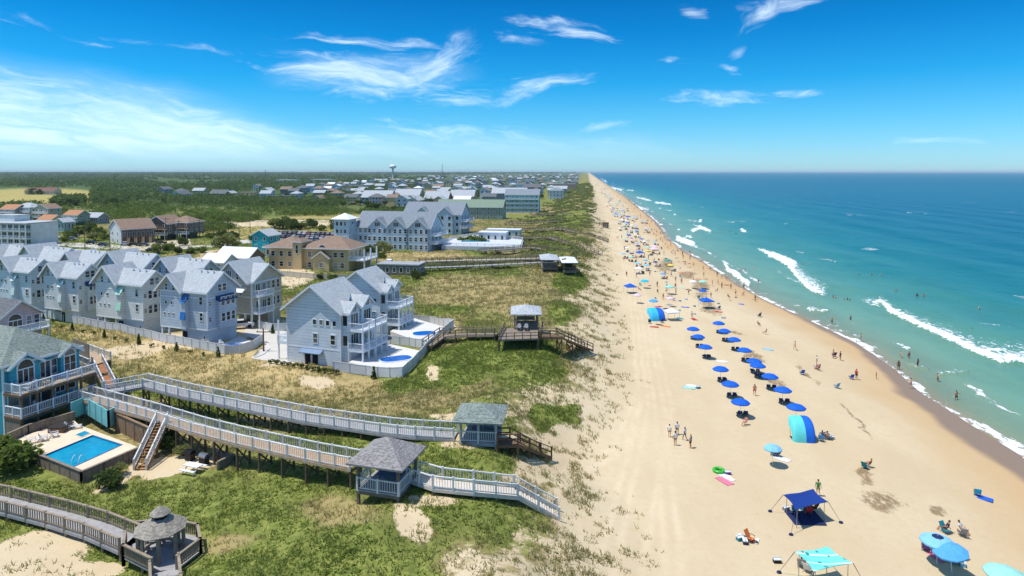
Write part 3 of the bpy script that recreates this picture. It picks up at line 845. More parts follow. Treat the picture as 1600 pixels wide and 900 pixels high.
def boardwalk(name, label, cat, pts, width, deckm, railm, supm, stairs=(), sup=3.0, rails='lr', style='picket', group=None, skip=()):
    """raised walk along a polyline of deck-height points; segments named in STAIRS become flights of steps"""
    P0 = Vector(pts[0]); base = Vector((P0.x, P0.y, ground(P0.x, P0.y)))
    root = thing(name, label, cat, base, 0, group)
    q = [Vector(p) - base for p in pts]
    n = len(q)
    side = []
    for i in range(n):
        a = q[max(i - 1, 0)]; b = q[min(i + 1, n - 1)]
        d1 = (q[i] - a).xy if i else (b - q[i]).xy
        d2 = (b - q[i]).xy if i < n - 1 else d1
        d1 = d1.normalized(); d2 = d2.normalized()
        t = (d1 + d2).normalized()
        c = max(.5, t.dot(d1))
        side.append(Vector((t.y, -t.x, 0)) * (width / 2 / c))          # to the right of travel
    dk, st = MB(), MB()
    for i in range(n - 1):
        a, b, sa, sb = q[i], q[i + 1], side[i], side[i + 1]
        if i in stairs:
            L = (b - a).xy.length; ns = max(2, int(abs(b.z - a.z) / .19))
            for k in range(ns):
                c0 = a.lerp(b, k / ns); c1 = a.lerp(b, (k + .92) / ns); s0 = sa.lerp(sb, k / ns)
                zt = c0.z - (.19 if b.z < a.z else -.0)
                st.add([*( (c0 - s0).xy.to_3d() + Vector((0, 0, zt - .06)), (c0 + s0).xy.to_3d() + Vector((0, 0, zt - .06)), (c1 + s0).xy.to_3d() + Vector((0, 0, zt - .06)), (c1 - s0).xy.to_3d() + Vector((0, 0, zt - .06)),
                          (c0 - s0).xy.to_3d() + Vector((0, 0, zt)), (c0 + s0).xy.to_3d() + Vector((0, 0, zt)), (c1 + s0).xy.to_3d() + Vector((0, 0, zt)), (c1 - s0).xy.to_3d() + Vector((0, 0, zt)))],
                       [(3, 2, 1, 0), (4, 5, 6, 7), (0, 1, 5, 4), (1, 2, 6, 5), (2, 3, 7, 6), (3, 0, 4, 7)])
            dz = Vector((0, 0, -.12))
            st.bar(a - sa + dz, b - sb + dz, .07, .32); st.bar(a + sa + dz, b + sb + dz, .07, .32)
        else:
            dz = Vector((0, 0, -.07))
            vs = [a - sa, a + sa, b + sb, b - sb]
            dk.add([v + dz for v in vs] + vs, [(3, 2, 1, 0), (4, 5, 6, 7), (0, 1, 5, 4), (1, 2, 6, 5), (2, 3, 7, 6), (3, 0, 4, 7)])
            for sg in (-1, 1):
                dk.bar(a + sa * (sg * .985) - Vector((0, 0, .2)), b + sb * (sg * .985) - Vector((0, 0, .2)), .09, .26)
    dk.build('deck', deckm, root); st.build('stair_flight', deckm if supm is not BRWOOD else supm, root)
    for key, sg in (('l', -1), ('r', 1)):
        if key not in rails: continue
        m = MB(); pm = MB()
        for i in range(n - 1):
            if (key, i) in skip: continue
            a = q[i] + side[i] * (.97 * sg); b = q[i + 1] + side[i + 1] * (.97 * sg)
            if style == 'picket':
                rail_run(m, a, b, 1.05, .24, .04, 2.1, 1 if i else 0)
            else:
                up = Vector((0, 0, 1)); L = (b - a).length
                m.bar(a + up * 1.05, b + up * 1.05, .2, .09)
                for hh in ((.55,) if style == 'plain' else (.2,)): m.bar(a + up * hh, b + up * hh, .06, .13)
                if style == 'slat':
                    nn = max(1, int(L / .3))
                    for k in range(nn):
                        c = a.lerp(b, (k + .5) / nn); m.box(c.x - .03, c.y - .03, c.z + .08, c.x + .04, c.y + .04, c.z + 1.0)
                nn = max(1, round(L / 2.2))
                for k in range(1 if i else 0, nn + 1):
                    c = a.lerp(b, k / nn); m.box(c.x - .085, c.y - .085, c.z - .3, c.x + .085, c.y + .085, c.z + 1.15)
        m.build('railing', railm, root)
    for i in range(n - 1):
        L = (q[i + 1] - q[i]).length
        if sup <= 0: break
        k = max(1, round(L / sup))
        for j in range(k + (1 if i == n - 2 else 0)):
            c = q[i].lerp(q[i + 1], j / k); s_ = side[i].lerp(side[i + 1], j / k) * .86
            f = []
            for sg in (-1, 1):
                w = c + s_ * sg; g = ground(w.x + base.x, w.y + base.y) - base.z
                f.append((w, g))
            if min(w.z - g for w, g in f) < .35: continue
            m = MB()
            for w, g in f: m.tube((w.x, w.y, g - .4), (w.x, w.y, w.z - .08), .13, .13, 6)
            m.bar(f[0][0] - Vector((0, 0, .34)), f[1][0] - Vector((0, 0, .34)), .12, .22)
            hgt_ = min(w.z - g for w, g in f)
            if hgt_ > 1.1:
                (a, ga), (b, gb) = f
                m.bar((a.x, a.y, ga + .2), (b.x, b.y, b.z - .5), .06, .16); m.bar((b.x, b.y, gb + .2), (a.x, a.y, a.z - .5), .06, .16)
            m.build('support', supm, root)
    return root


# ---------------------------------------------------------------- foliage
def leafy(m, nt, b, col, k=.4):
    nt.put(b.inputs['Base Color'], col); b.inputs['Roughness'].default_value = .85; b.inputs['Specular IOR Level'].default_value = .12
    tr = nt.new('ShaderNodeBsdfTranslucent'); nt.put(tr.inputs[0], nt.mix(.25, col, (.5, .6, .1, 1)))
    mx = nt.new('ShaderNodeMixShader'); mx.inputs[0].default_value = k
    nt.l.new(b.outputs[0], mx.inputs[1]); nt.l.new(tr.outputs[0], mx.inputs[2])
    nt.l.new(mx.outputs[0], m.node_tree.nodes['Material Output'].inputs[0])


def leafmat(name, c1, c2, c3, sc=.9):
    m, nt, b = newmat(name)
    geo = nt.new('ShaderNodeNewGeometry'); pos = geo.outputs['Position']
    r = geo.outputs['Random Per Island']
    col = nt.mix(nt.ss(.3, .7, nt.noise(pos, sc, 3)), lin(c1), lin(c2))
    col = nt.mix(nt.math('MULTIPLY', r, .6), col, lin(c3))
    leafy(m, nt, b, col)
    return m


LEAF = leafmat('shrub_leaves', (66, 86, 36), (98, 116, 50), (124, 136, 70))
LEAFD = leafmat('dark_leaves', (46, 64, 34), (68, 88, 44), (86, 102, 54))
LEAFO = leafmat('olive_leaves', (104, 112, 66), (130, 134, 80), (148, 146, 98))
CONIF = leafmat('conifer_needles', (34, 56, 32), (52, 78, 42), (66, 90, 52))
BARK = mat('bark', (96, 82, 66), .95, .25, 3.0)


def leaf_quads(n, shape, size, rg, lumps=5):
    """verts and quads of n leaf sprays scattered through a lumpy crown; shape(rg)-> point"""
    vs = []; fs = []
    for k in range(n):
        c = shape(rg)
        s_ = size * (.6 + .8 * rg.random())
        a = Vector((rg.uniform(-1, 1), rg.uniform(-1, 1), rg.uniform(-.5, .9))).normalized() * s_
        b = a.cross(Vector((rg.uniform(-1, 1), rg.uniform(-1, 1), rg.uniform(-1, 1)))).normalized() * (s_ * .55)
        o = len(vs)
        vs += [c - a, c + b * 1.0, c + a, c - b]
        fs.append((o, o + 1, o + 2, o + 3))
    return vs, fs


def lumpy(rx, ry, rz, zc, rg, n=7):
    L = []
    for k in range(n):
        t = rg.random() * 6.283; u = rg.uniform(-.5, 1)
        L.append((Vector((rx * .55 * math.cos(t), ry * .55 * math.sin(t), zc + rz * .5 * u)), rg.uniform(.42, .7)))
    L.append((Vector((0, 0, zc)), .75))
    def f(r):
        c, k = L[r.randrange(len(L))]
        d = Vector((r.gauss(0, 1), r.gauss(0, 1), r.gauss(0, 1))).normalized() * (.55 + .45 * r.random()) * k
        p = c + Vector((d.x * rx, d.y * ry, d.z * rz)); p.z = max(p.z, .05)
        return p
    return f


def coney(r0, h):
    def f(r):
        t = r.random(); t = 1 - math.sqrt(1 - t * .98)
        a = r.random() * 6.283; q = r0 * (1 - t) * (.6 + .4 * r.random())
        return Vector((q * math.cos(a), q * math.sin(a), .1 + h * t))
    return f


PLANT = {}


def plant_proto(kind):
    if kind in PLANT: return PLANT[kind]
    rg = random.Random(hash(kind) % 1000 if False else sum(map(ord, kind)))
    m, t = MB(), MB()
    if kind == 'cone':
        vs, fs = leaf_quads(150, coney(.42, 1.9), .17, rg); m.add(vs, fs); t.tube((0, 0, -.1), (0, 0, 1.4), .06, .02, 6); lm = CONIF
    elif kind == 'ball':
        vs, fs = leaf_quads(110, lumpy(.5, .5, .42, .45, rg, 4), .15, rg); m.add(vs, fs); t.tube((0, 0, -.1), (0, 0, .5), .05, .03, 6); lm = LEAFD
    elif kind == 'bush':
        vs, fs = leaf_quads(900, lumpy(1.5, 1.4, 1.05, .95, rg, 9), .2, rg); m.add(vs, fs); lm = LEAF
        for k in range(5):
            a = rg.random() * 6.28; t.tube((0, 0, -.1), (.7 * math.cos(a), .7 * math.sin(a), 1.2), .07, .02, 6)
    elif kind == 'darkbush':
        vs, fs = leaf_quads(1000, lumpy(1.3, 1.3, 1.2, 1.15, rg, 9), .19, rg); m.add(vs, fs); lm = LEAFD
        for k in range(4):
            a = rg.random() * 6.28; t.tube((0, 0, -.1), (.6 * math.cos(a), .6 * math.sin(a), 1.3), .07, .02, 6)
    elif kind == 'olive':
        vs, fs = leaf_quads(700, lumpy(2.0, 1.9, 1.4, 1.5, rg, 10), .26, rg); m.add(vs, fs); lm = LEAFO
        for k in range(5):
            a = rg.random() * 6.28; t.tube((0, 0, -.1), (1.1 * math.cos(a), 1.1 * math.sin(a), 1.9), .09, .03, 6)
    else:  # tree
        vs, fs = leaf_quads(1100, lumpy(2.6, 2.6, 2.0, 3.8, rg, 12), .34, rg); m.add(vs, fs); lm = LEAFD
        t.tube((0, 0, -.2), (0, 0, 2.6), .2, .13, 8)
        for k in range(6):
            a = rg.random() * 6.28; t.tube((0, 0, 1.6 + .2 * k), (1.5 * math.cos(a), 1.5 * math.sin(a), 3.6 + .3 * k), .09, .03, 6)
    PLANT[kind] = (m.mesh('foliage', lm), t.mesh('stem', BARK))
    return PLANT[kind]


def plant(kind, name, label, cat, loc, sc=1.0, group=None):
    f, s_ = plant_proto(kind)
    o = thing(name, label, cat, loc, rnd.random() * 6.28, group)
    o.scale = (sc * rnd.uniform(.9, 1.1), sc * rnd.uniform(.9, 1.1), sc * rnd.uniform(.88, 1.12))
    link('crown' if kind == 'tree' else 'foliage', f, o); link('trunk' if kind == 'tree' else 'stem', s_, o)
    return o
# ================================================================ teal beach house and its pool
TEAL = siding('teal', (62, 158, 176)); TEALD = mat('teal_fence_paint', (120, 190, 190), .7, .06)
R20 = rad(-20)
F = P(8, 684); F.z = ground(F.x, F.y)
eA = Vector((math.cos(R20), math.sin(R20))); eB = Vector((-math.sin(R20), math.cos(R20)))
HB = Bld('beach_house', 'teal clapboard house with two wrapped decks above the swimming pool', 'house', F, R20, None, TEAL, ROOFGRN)
bL = max(9.0, solve_len(F, eB, 116, F.z + 8))
print('teal len', bL)
q_ = bL / 17.0
Z1, Z2, ZE = 2.8, 5.55, 8.5
HB.block(-13, 0, 0, bL, Z1, ZE); HB.block(-13, -2.2, .02, bL, -1, Z1 - .01)
HB.block(-2.2, -.02, 0.02, 1.0, -1, Z1 - .01)
HB.hip(-13, 0, 0, bL, ZE, 3.4, .5)
for y0, y1 in ((1.0 * q_, 7.4 * q_), (12.2 * q_, 16.8 * q_)):
    HB.block(-1.5, .55, y0, y1, Z2 - .1, ZE); HB.gable(-5.5, .55, y0, y1, ZE - .1, (y1 - y0) * .36, 'x', .4)
HB.corner(0, 0, -.5, ZE)
ml = MB()
for z in (Z2, Z1):
    o = HB.deck(0.01, 3.0, 0, bL + .3, z, 'fr', TANDECK, WHITE, .16)
    fm = MB(); fm.box(.02, -.06, z - .42, 3.06, -.005, z - .17); fm.box(3.0, -.06, z - .42, 3.06, bL + .3, z - .17); fm.build('fascia_board', BRWOOD, o)
for k in range(6):
    y = .15 + k * (bL / 5.0)
    HB.post(2.85, y, -1.0, Z2 - .17, .24, PILING)
# windows and doors behind the decks
HB.win('r', 4.2 * q_, Z2 + .05, 3.4 * q_, 2.1, .55, 'tri', name='door'); HB.win('r', 4.2 * q_, Z2 + 2.3, 3.4 * q_, 1.0, .56, arch=True)
HB.win('r', 9.2 * q_, Z2 + .05, 2.2 * q_, 2.2, 0, 'slide', name='door'); HB.win('r', 11.3 * q_, Z2 + .5, .6, 1.8, 0)
HB.win('r', 14.4 * q_, Z2 + .4, 2.6 * q_, 1.9, .55, 'double'); HB.win('r', 14.4 * q_, Z2 + 2.45, 2.6 * q_, .75, .56, arch=True)
for y in (3.2, 8.0): HB.win('r', y * q_, Z1 + .05, 2.4, 2.15, 0, 'slide', name='door')
HB.win('r', 12.5 * q_, Z1 + .7, 1.1, 1.3, 0, 'double'); HB.win('r', 15.2 * q_, Z1 + .7, 1.0, 1.3, 0)
for x in (-2.0, -5.0): HB.win('f', x, Z1 + .8, 1.0, 1.4, 0); HB.win('f', x, Z2 + .8, 1.0, 1.4, 0); HB.win('f', x, .6, 1.0, 1.3, .02)
lat = MB(); lat.box(.05, .02, -1.0, 2.7, .1, Z1 - .45); lat.build('slat_screen', GREYWOOD, HB.o)
HB.finish()
DK2 = lambda u, v, z=Z2: F + Vector((eA.x * u + eB.x * v * q_, eA.y * u + eB.y * v * q_, z))


# ---- furniture prototypes
def lounge_chair(label, loc, rz, col=WHITE2, group=None):
    o = thing('lounge_chair', label, 'lounge chair', loc, rz, group)
    m = MB()
    for k in range(8): m.box(-.3, .0 + k * .16, .34, .3, .12 + k * .16, .38)
    m.build('seat', col, o)
    m = MB()
    for k in range(5): m.bar((-.3, -.02 - k * .1, .38 + k * .13), (.3, -.02 - k * .1, .38 + k * .13), .04, .11)
    m.build('backrest', col, o)
    for x in (-.29, .29):
        for y in (.05, 1.2): l = MB(); l.box(x - .03, y - .03, 0, x + .03, y + .03, .34); l.build('leg', col, o)
    m = MB(); m.box(-.33, -.1, .55, -.27, .55, .59); m.box(.27, -.1, .55, .33, .55, .59); m.box(-.33, .5, .3, -.27, .55, .56); m.box(.27, .5, .3, .33, .55, .56); m.build('armrest', col, o)
    return o


def adirondack(label, loc, rz, col, group=None):
    o = thing('adirondack_chair', label, 'chair', loc, rz, group)
    m = MB()
    for k in range(4): m.bar((-.27, .0 + k * .14, .30 + k * .04), (.27, .0 + k * .14, .30 + k * .04), .12, .03)
    m.build('seat', col, o)
    m = MB()
    for k in range(5): m.bar((-.22 + k * .11, -.02, .28), (-.24 + k * .12, -.36, 1.0 - abs(k - 2) * .06), .1, .03)
    m.build('backrest', col, o)
    for x in (-.3, .3):
        l = MB(); l.box(x - .03, .42, 0, x + .03, .5, .5); l.build('leg', col, o)
        l = MB(); l.bar((x, .1, .3), (x, -.4, 0.02), .05, .1); l.build('leg', col, o)
        l = MB(); l.box(x - .07, -.3, .5, x + .07, .55, .54); l.build('armrest', col, o)
    return o


def round_table(label, loc, r, h, col, group=None):
    o = thing('patio_table', label, 'table', loc, 0, group)
    m = MB(); m.lathe([(0, h - .04), (r, h - .04), (r, h), (0, h)], 16); m.build('tabletop', col, o)
    for k in range(4):
        a = rad(45 + 90 * k); l = MB(); l.tube((r * .7 * math.cos(a), r * .7 * math.sin(a), 0), (r * .5 * math.cos(a), r * .5 * math.sin(a), h - .04), .03, .03, 6); l.build('leg', col, o)
    return o


BLUEC = mat('blue_fabric', (52, 118, 196), .7, .1); SKYPL = mat('pale_blue_plastic', (150, 190, 220), .5, .06); TANF = mat('tan_wicker', (186, 158, 122), .8, .12)
round_table('round cream table on the upper deck of the teal house', DK2(1.7, 3.0), .75, .74, mat('cream_table', (220, 212, 196), .5, .06))
for k, (u, v, rz, lb) in enumerate(((1.0, 2.2, 20, 'white chair nearest the teal house corner beside the cream deck table'), (2.5, 2.4, 120, 'white chair at the rail side of the cream deck table'), (1.8, 4.2, 200, 'white chair behind the cream deck table'))):
    adirondack(lb, DK2(u, v), R20 + rad(rz), WHITE2)
adirondack('tan wicker chair on the upper teal deck near the railing', DK2(2.2, 6.2), R20 + rad(-90), TANF)
lounge_chair('bright blue lounger on the upper deck of the teal house', DK2(1.6, 11.5), R20 + rad(160), BLUEC)
lounge_chair('white lounger at the far end of the upper teal deck', DK2(1.9, 14.3), R20 + rad(170), WHITE2)
for k, (u, v, lb) in enumerate(((1.2, 1.5, 'white chair at the near corner of the lower teal deck'), (1.5, 5.2, 'white chair in the middle of the lower teal deck'), (1.3, 9.6, 'pale blue chair on the lower teal deck beside the doors'))):
    adirondack(lb, DK2(u, v, Z1), R20 + rad(-90), SKYPL if k == 2 else WHITE2)

# ---- pool yard: wooden retaining wall, cream deck, water
ZP = ground(*P(100, 715).xy) + .75
def PP(px, py, z=None): return PZ(px, py, ZP if z is None else z)
cw = [PP(22, 694), PP(128, 737), PP(217, 699), PP(124, 664)]
cpt = sum((c for c in cw), Vector()) / 4
root = thing('swimming_pool', 'rectangular blue swimming pool with cream deck below the teal house', 'swimming pool', cpt)
wat = [PP(65, 713), PP(111, 732), PP(192, 695), PP(145, 680)]
dm = MB()
def quad_ring(mb, outer, inner, z0, z1):
    n = len(outer)
    for i in range(n):
        j = (i + 1) % n
        mb.prism([outer[i].xy[:], outer[j].xy[:], inner[j].xy[:], inner[i].xy[:]], z0, z1)
loc = lambda L: [v - cpt for v in L]
quad_ring(dm, loc(cw), loc(wat), -.6, 0)
CREAM = mat('cream_pool_deck', (220, 200, 172), .85, .06, .6)
dm.build('pool_deck', CREAM, root)
cm_ = MB(); inn = [w.lerp(cpt, .045) for w in wat]; quad_ring(cm_, loc(wat), loc(inn), -.2, .05); cm_.build('coping', mat('pool_tile', (60, 120, 160), .3, .15), root)
wm = MB(); wm.prism([v.xy[:] for v in loc(inn)], -.55, -.12); wm.build('water', POOLW, root)
spa = [PP(116, 680), PP(127, 684), PP(143, 677), PP(133, 673)]
sp = sum(spa, Vector()) / 4
sm_ = thing('wading_pool', 'small square blue spa beside the large rectangular pool', 'pool', sp)
m = MB(); ins = [v.lerp(sp, .15) for v in spa]; quad_ring(m, [v - sp for v in spa], [v - sp for v in ins], .0, .06); m.build('coping', CREAM, sm_)
m = MB(); m.prism([(v - sp).xy[:] for v in ins], .005, .03); m.build('water', POOLW, sm_)
lad = thing('pool_ladder', 'white tube handrail standing in the shallow end of the pool', 'handrail', PP(122, 722, ZP - .12))
for dx in (-.35, .35):
    m = MB(); pr = None
    for k in range(9):
        a = math.pi * k / 8; c = Vector((dx, -.5 * math.cos(a), .75 * math.sin(a)))
        if pr: m.tube(pr, c, .035, .035, 6)
        pr = c
    m.build('rail_tube', WHITE, lad)
rw = thing('retaining_wall', 'weathered plank wall with cap around the swimming pool deck', 'retaining wall', cpt)
outer = [PP(7, 693), PP(127, 741), PP(223, 700)]
def plankwall(root, a, b, z0, z1, th=.14, name='plank_panel', mt=GREYWOOD, cap=True):
    m = MB(); c = root.location
    A = Vector((a.x - c.x, a.y - c.y, 0)); B = Vector((b.x - c.x, b.y - c.y, 0))
    nn = max(1, int((B - A).length / 1.8))
    m.bar(A + Vector((0, 0, (z0 + z1) / 2)), B + Vector((0, 0, (z0 + z1) / 2)), th, z1 - z0)
    for k in range(nn + 1):
        q = A.lerp(B, k / nn); m.box(q.x - .1, q.y - .1, z0, q.x + .1, q.y + .1, z1 + .02)
    if cap: m.bar(A + Vector((0, 0, z1 + .05)), B + Vector((0, 0, z1 + .05)), .3, .07)
    m.build(name, mt, root)
plankwall(rw, outer[0], outer[1], -1.7, .28); plankwall(rw, outer[1], outer[2], -1.7, .25)
plankwall(rw, PP(7, 693), PP(44, 676), -1.5, .9)
plankwall(rw, PP(44, 676), PP(116, 655), -1.5, .9)
fil = MB(); fil.prism([(v - cpt).xy[:] for v in (PP(9, 693), PP(44, 678), PP(116, 657), PP(124, 664), PP(22, 694))], -.6, -.02); fil.build('paved_strip', CREAM, rw)
# loungers beside the pool
for (px, py, rz, kind, lb) in ((47, 693, 60, 'l', 'low white lounger folded flat nearest the pool yard corner'), (66, 689, 55, 'a', 'white slatted chair left of the pair beside the pool'), (83, 683, 55, 'a', 'white slatted chair right of the pair beside the pool'), (108, 671, 45, 'l', 'white reclined lounger in the shade before the teal screen')):
    (lounge_chair if kind == 'l' else adirondack)(lb, PP(px, py), rad(rz - 110), WHITE2)
hot = thing('hot_tub', 'dark covered hot tub between the poolside chairs and lounger', 'hot tub', PP(95, 672)); 
m = MB(); m.box(-.9, -.9, 0, .9, .9, .55); m.build('cabinet', BRWOOD, hot); m = MB(); m.box(-.95, -.95, .552, .95, .95, .66); m.build('cover', mat('dark_vinyl', (48, 44, 42), .6, .1), hot)
# teal privacy screens
sc_ = thing('privacy_screen', 'pale teal board screen enclosing the outdoor shower', 'screen', PP(140, 665))
for (a, b) in (((113, 654), (133, 645)), ((133, 645), (170, 668)), ((170, 668), (182, 660))):
    A, B = PP(*a), PP(*b); plankwall(sc_, A, B, -.05, 2.05, .1, 'board_panel', TEALD, False)
wf = thing('wooden_fence', 'brown board fence behind the pool under the boardwalk', 'fence', PP(186, 665))
plankwall(wf, PP(184, 664), PP(240, 690), -.9, 1.35, .08, 'board_panel', mat('fence_boards', (142, 118, 92), .9, .2, 2, pattern='plank', pscale=2.2))

# ================================================================ boardwalks
RAILW = mat('rail_paint', (212, 213, 208), .6, .1)
RAILG = mat('grey_rail_wood', (124, 110, 92), .9, .22, 2.0)
zA = ground(*P(380, 665).xy) + 2.1
zPA = max(zA, max(ground(*P(*q).xy) for q in ((720, 690), (775, 692), (750, 680))) + .25)
ptsA = [PZ(163, 612, zA + .5), PZ(228, 600, zA + .35)] + [PZ(px, py - 7, zA + (zPA - zA) * t_) for px, py, t_ in ((288, 622, 0), (380, 641, 0), (487, 662, .2), (602, 679, .7), (655, 684, 1), (712, 687, 1))]
boardwalk('boardwalk', 'long white railed boardwalk from the sandy deck to the green roofed shelter', 'boardwalk', ptsA, 1.9, GREYDECK, RAILW, PILING, sup=3.0)
zB0, zB1 = F.z + Z1, ground(*P(545, 753).xy) + 1.95
fr = [(128, 619), (168, 630), (240, 650), (310, 672), (380, 690), (487, 714), (556, 727)]
L = len(fr); ptsB = []
for i, (px, py) in enumerate(fr):
    z = zB0 + (zB1 - zB0) * i / (L - 1); ptsB.append(PZ(px, py - 1, z))
boardwalk('boardwalk', 'tan decked white railed boardwalk from the teal house to the weathered square pavilion', 'boardwalk', ptsB, 1.8, TANDECK, RAILW, PILING, sup=3.3, skip={('r', 1)} if False else ())
s0 = ptsB[2].lerp(ptsB[3], .28); sb = P(219, 735)
d_ = (Vector((sb.x, sb.y, sb.z + .1)) - s0)
side_off = Vector((d_.x, d_.y, 0)).normalized() * .9
boardwalk('staircase', 'white railed wooden stairs down from the boardwalk to the barbecue yard', 'stairs', [s0 + side_off, Vector((sb.x, sb.y, sb.z + .12))], 1.3, mat('tan_steps', (170, 128, 84), .85, .15), RAILW, PILING, stairs=(0,), sup=2.6)

# sandy deck with stairs, beside the teal house
zS = ground(*P(150, 600).xy) + 3.4
cs = [PZ(112, 561, zS), PZ(140, 573, zS), PZ(173, 561, zS), PZ(135, 547, zS)]
c0 = sum(cs, Vector()) / 4
sd = thing('raised_deck', 'raised sand coloured deck with white rails beside the teal house', 'deck', Vector((c0.x, c0.y, ground(c0.x, c0.y))))
b0 = sd.location
m = MB(); m.prism([(v - b0).xy[:] for v in cs], zS - b0.z - .3, zS - b0.z); m.build('floor', TANDECK, sd)
m = MB()
for a, b in ((0, 3), (3, 2), (0, 1)): rail_run(m, cs[a] - b0, cs[b] - b0)
m.build('railing', RAILW, sd)
for v in cs: m = MB(); q = v.lerp(c0, .06) - b0; m.box(q.x - .15, q.y - .15, -.5, q.x + .15, q.y + .15, zS - b0.z - .3); m.build('post', PILING, sd)
m = MB(); q0, q1 = cs[0].lerp(c0, .1) - b0, cs[1].lerp(c0, .1) - b0; m.bar(q0 + Vector((0, 0, -1.9 + zS - b0.z)), q1 + Vector((0, 0, -1.9 + zS - b0.z)), .1, 3.2); m.build('side_screen', GREYWOOD, sd)
boardwalk('staircase', 'white railed brown stairs from the sandy deck down to the long boardwalk', 'stairs', [PZ(152, 566, zS - .02), PZ(172, 607, zA + .5)], 1.3, mat('brown_steps', (150, 104, 70), .85, .15), RAILW, PILING, stairs=(0,), sup=0)


# ---- shelters
def shelter(name, label, pts4, zd, eave, rise, roofm, postm, cat='pavilion', deckm=GREYDECK, railm=RAILW, rails='flrb', over=.5, nposts=4, back=False, band=None):
    """square shelter; pts4 deck corners FL, FR, BR, BL"""
    c = sum(pts4, Vector()) / 4
    fl, fr_, br, bl = pts4
    ax = ((fr_ - fl) + (br - bl)).xy.normalized(); rz = math.atan2(ax.y, ax.x)
    w = ((fr_ - fl).length + (br - bl).length) / 2; dp = ((bl - fl).length + (br - fr_).length) / 2
    g = ground(c.x, c.y)
    B = Bld(name, label, cat, Vector((c.x, c.y, g)), rz, None, DARK, roofm, RAILG)
    z = zd - g; hw, hd = w / 2, dp / 2
    m = MB(); m.box(-hw, -hd, z - .12, hw, hd, z); m.build('deck', deckm, B.o)
    m = MB()
    for p, q in (((-hw, -hd), (hw, -hd)), ((hw, -hd), (hw, hd)), ((hw, hd), (-hw, hd)), ((-hw, hd), (-hw, -hd))): m.bar((p[0] * .99, p[1] * .99, z - .26), (q[0] * .99, q[1] * .99, z - .26), .1, .26)
    m.build('joist', postm, B.o)
    xs = [-hw + .15, hw - .15] if nposts == 4 else [-hw + .15, 0, hw - .15]
    for x in xs:
        for y in (-hd + .15, hd - .15): B.post(x, y, -.6, z + eave + .1, .24, postm)
    B.hip(-hw, hw, -hd, hd, z + eave, rise, over, False)
    m = MB()
    E_ = {'f': ((-hw + .1, -hd + .06), (hw - .1, -hd + .06)), 'r': ((hw - .06, -hd + .1), (hw - .06, hd * .25)), 'l': ((-hw + .06, -hd + .1), (-hw + .06, hd * .2)), 'b': ((-hw + .1, hd - .06), (hw - .1, hd - .06))}
    for k in rails: p, q = E_[k]; rail_run(m, (*p, z), (*q, z))
    m.build('railing', railm, B.o)
    m = MB(); m.box(-hw + .5, hd - .9, z + .4, hw - .5, hd - .5, z + .47); m.box(-hw + .5, hd - .55, z + .47, hw - .5, hd - .48, z + .95)
    for x in (-hw + .7, 0, hw - .7): m.box(x - .05, hd - .85, z + .002, x + .05, hd - .55, z + .4)
    m.build('bench', postm, B.o)
    if back:
        m = MB(); m.box(-hw + .3, hd - .32, z + .05, hw - .3, hd - .28, z + eave - .1); m.build('back_screen', mat('grey_screen', (110, 116, 120), .9, .1), B.o)
    B.finish()
    return B, z, hw, hd
ROOFW = mat('weathered_shakes', (142, 136, 132), .95, .22, 2.2, pattern='shingle', pscale=2.0)
zPB = zB1
pb = [PZ(556, 764, zPB), PZ(627, 775, zPB), PZ(650, 741, zPB), PZ(590, 733, zPB)]
BP, zz, hw, hd = shelter('pavilion', 'square pavilion on stilts with weathered grey shake hip roof', pb, zPB, 2.35, 1.75, ROOFW, mat('grey_posts', (112, 102, 88), .9, .2), over=.62)
tb = MB()
picnic = thing('picnic_table', 'blue grey picnic table under the weathered pavilion roof', 'table', sum(pb, Vector()) / 4 + Vector((.1, -.1, 0)), BP.rot)
m = MB(); m.box(-1.0, -.4, .7, 1.0, .4, .76); m.build('tabletop', mat('blue_grey_paint', (78, 104, 128), .7, .1), picnic)
for y in (-.75, .75): m = MB(); m.box(-1.0, y - .13, .42, 1.0, y + .13, .47); m.build('bench', MATS['blue_grey_paint'], picnic)
for x in (-.75, .75):
    m = MB(); m.bar((x, -.8, 0), (x, .1, .7), .07, .1); m.bar((x + .08, .8, 0), (x + .08, -.1, .7), .07, .1); m.build('leg', MATS['blue_grey_paint'], picnic)
pa = [PZ(716, 690, zPA), PZ(775, 692, zPA), PZ(786, 668, zPA), PZ(730, 665, zPA)]
shelter('pavilion', 'low shelter with sage green hip roof on the dune crest', pa, zPA, 2.1, 1.25, ROOFGRN, mat('pale_posts', (168, 170, 166), .8, .1), over=.65, nposts=6, back=True, rails='f')
# walk past the green shelter and its brown stairs
e0, e1 = PZ(776, 690, zPA), PZ(803, 689, zPA); sbt = P(852, 712)
boardwalk('boardwalk', 'short brown stairs running from the green shelter down to the beach', 'stairs', [e0, e1, Vector((sbt.x, sbt.y, sbt.z + .1))], 1.7, BRWOOD, mat('brown_rail', (104, 78, 58), .9, .2), BRWOOD, stairs=(1,), sup=2.5, style='plain')
# from the weathered pavilion to the sand
q0 = PZ(646, 744, zPB); g1 = P(684, 766); g2 = P(740, 772); g3 = P(806, 780); g4 = P(872, 806)
boardwalk('boardwalk', 'white railed walk and stairs from the weathered pavilion to the sand', 'boardwalk', [q0, Vector((g1.x, g1.y, max(g1.z + .6, q0.z - 1.6))), Vector((g2.x, g2.y, g2.z + .6)), Vector((g3.x, g3.y, g3.z + .7)), Vector((g4.x, g4.y, g4.z + .1))], 1.7, mat('pale_decking', (204, 194, 178), .85, .1), RAILW, PILING, stairs=(0, 3), sup=2.6)

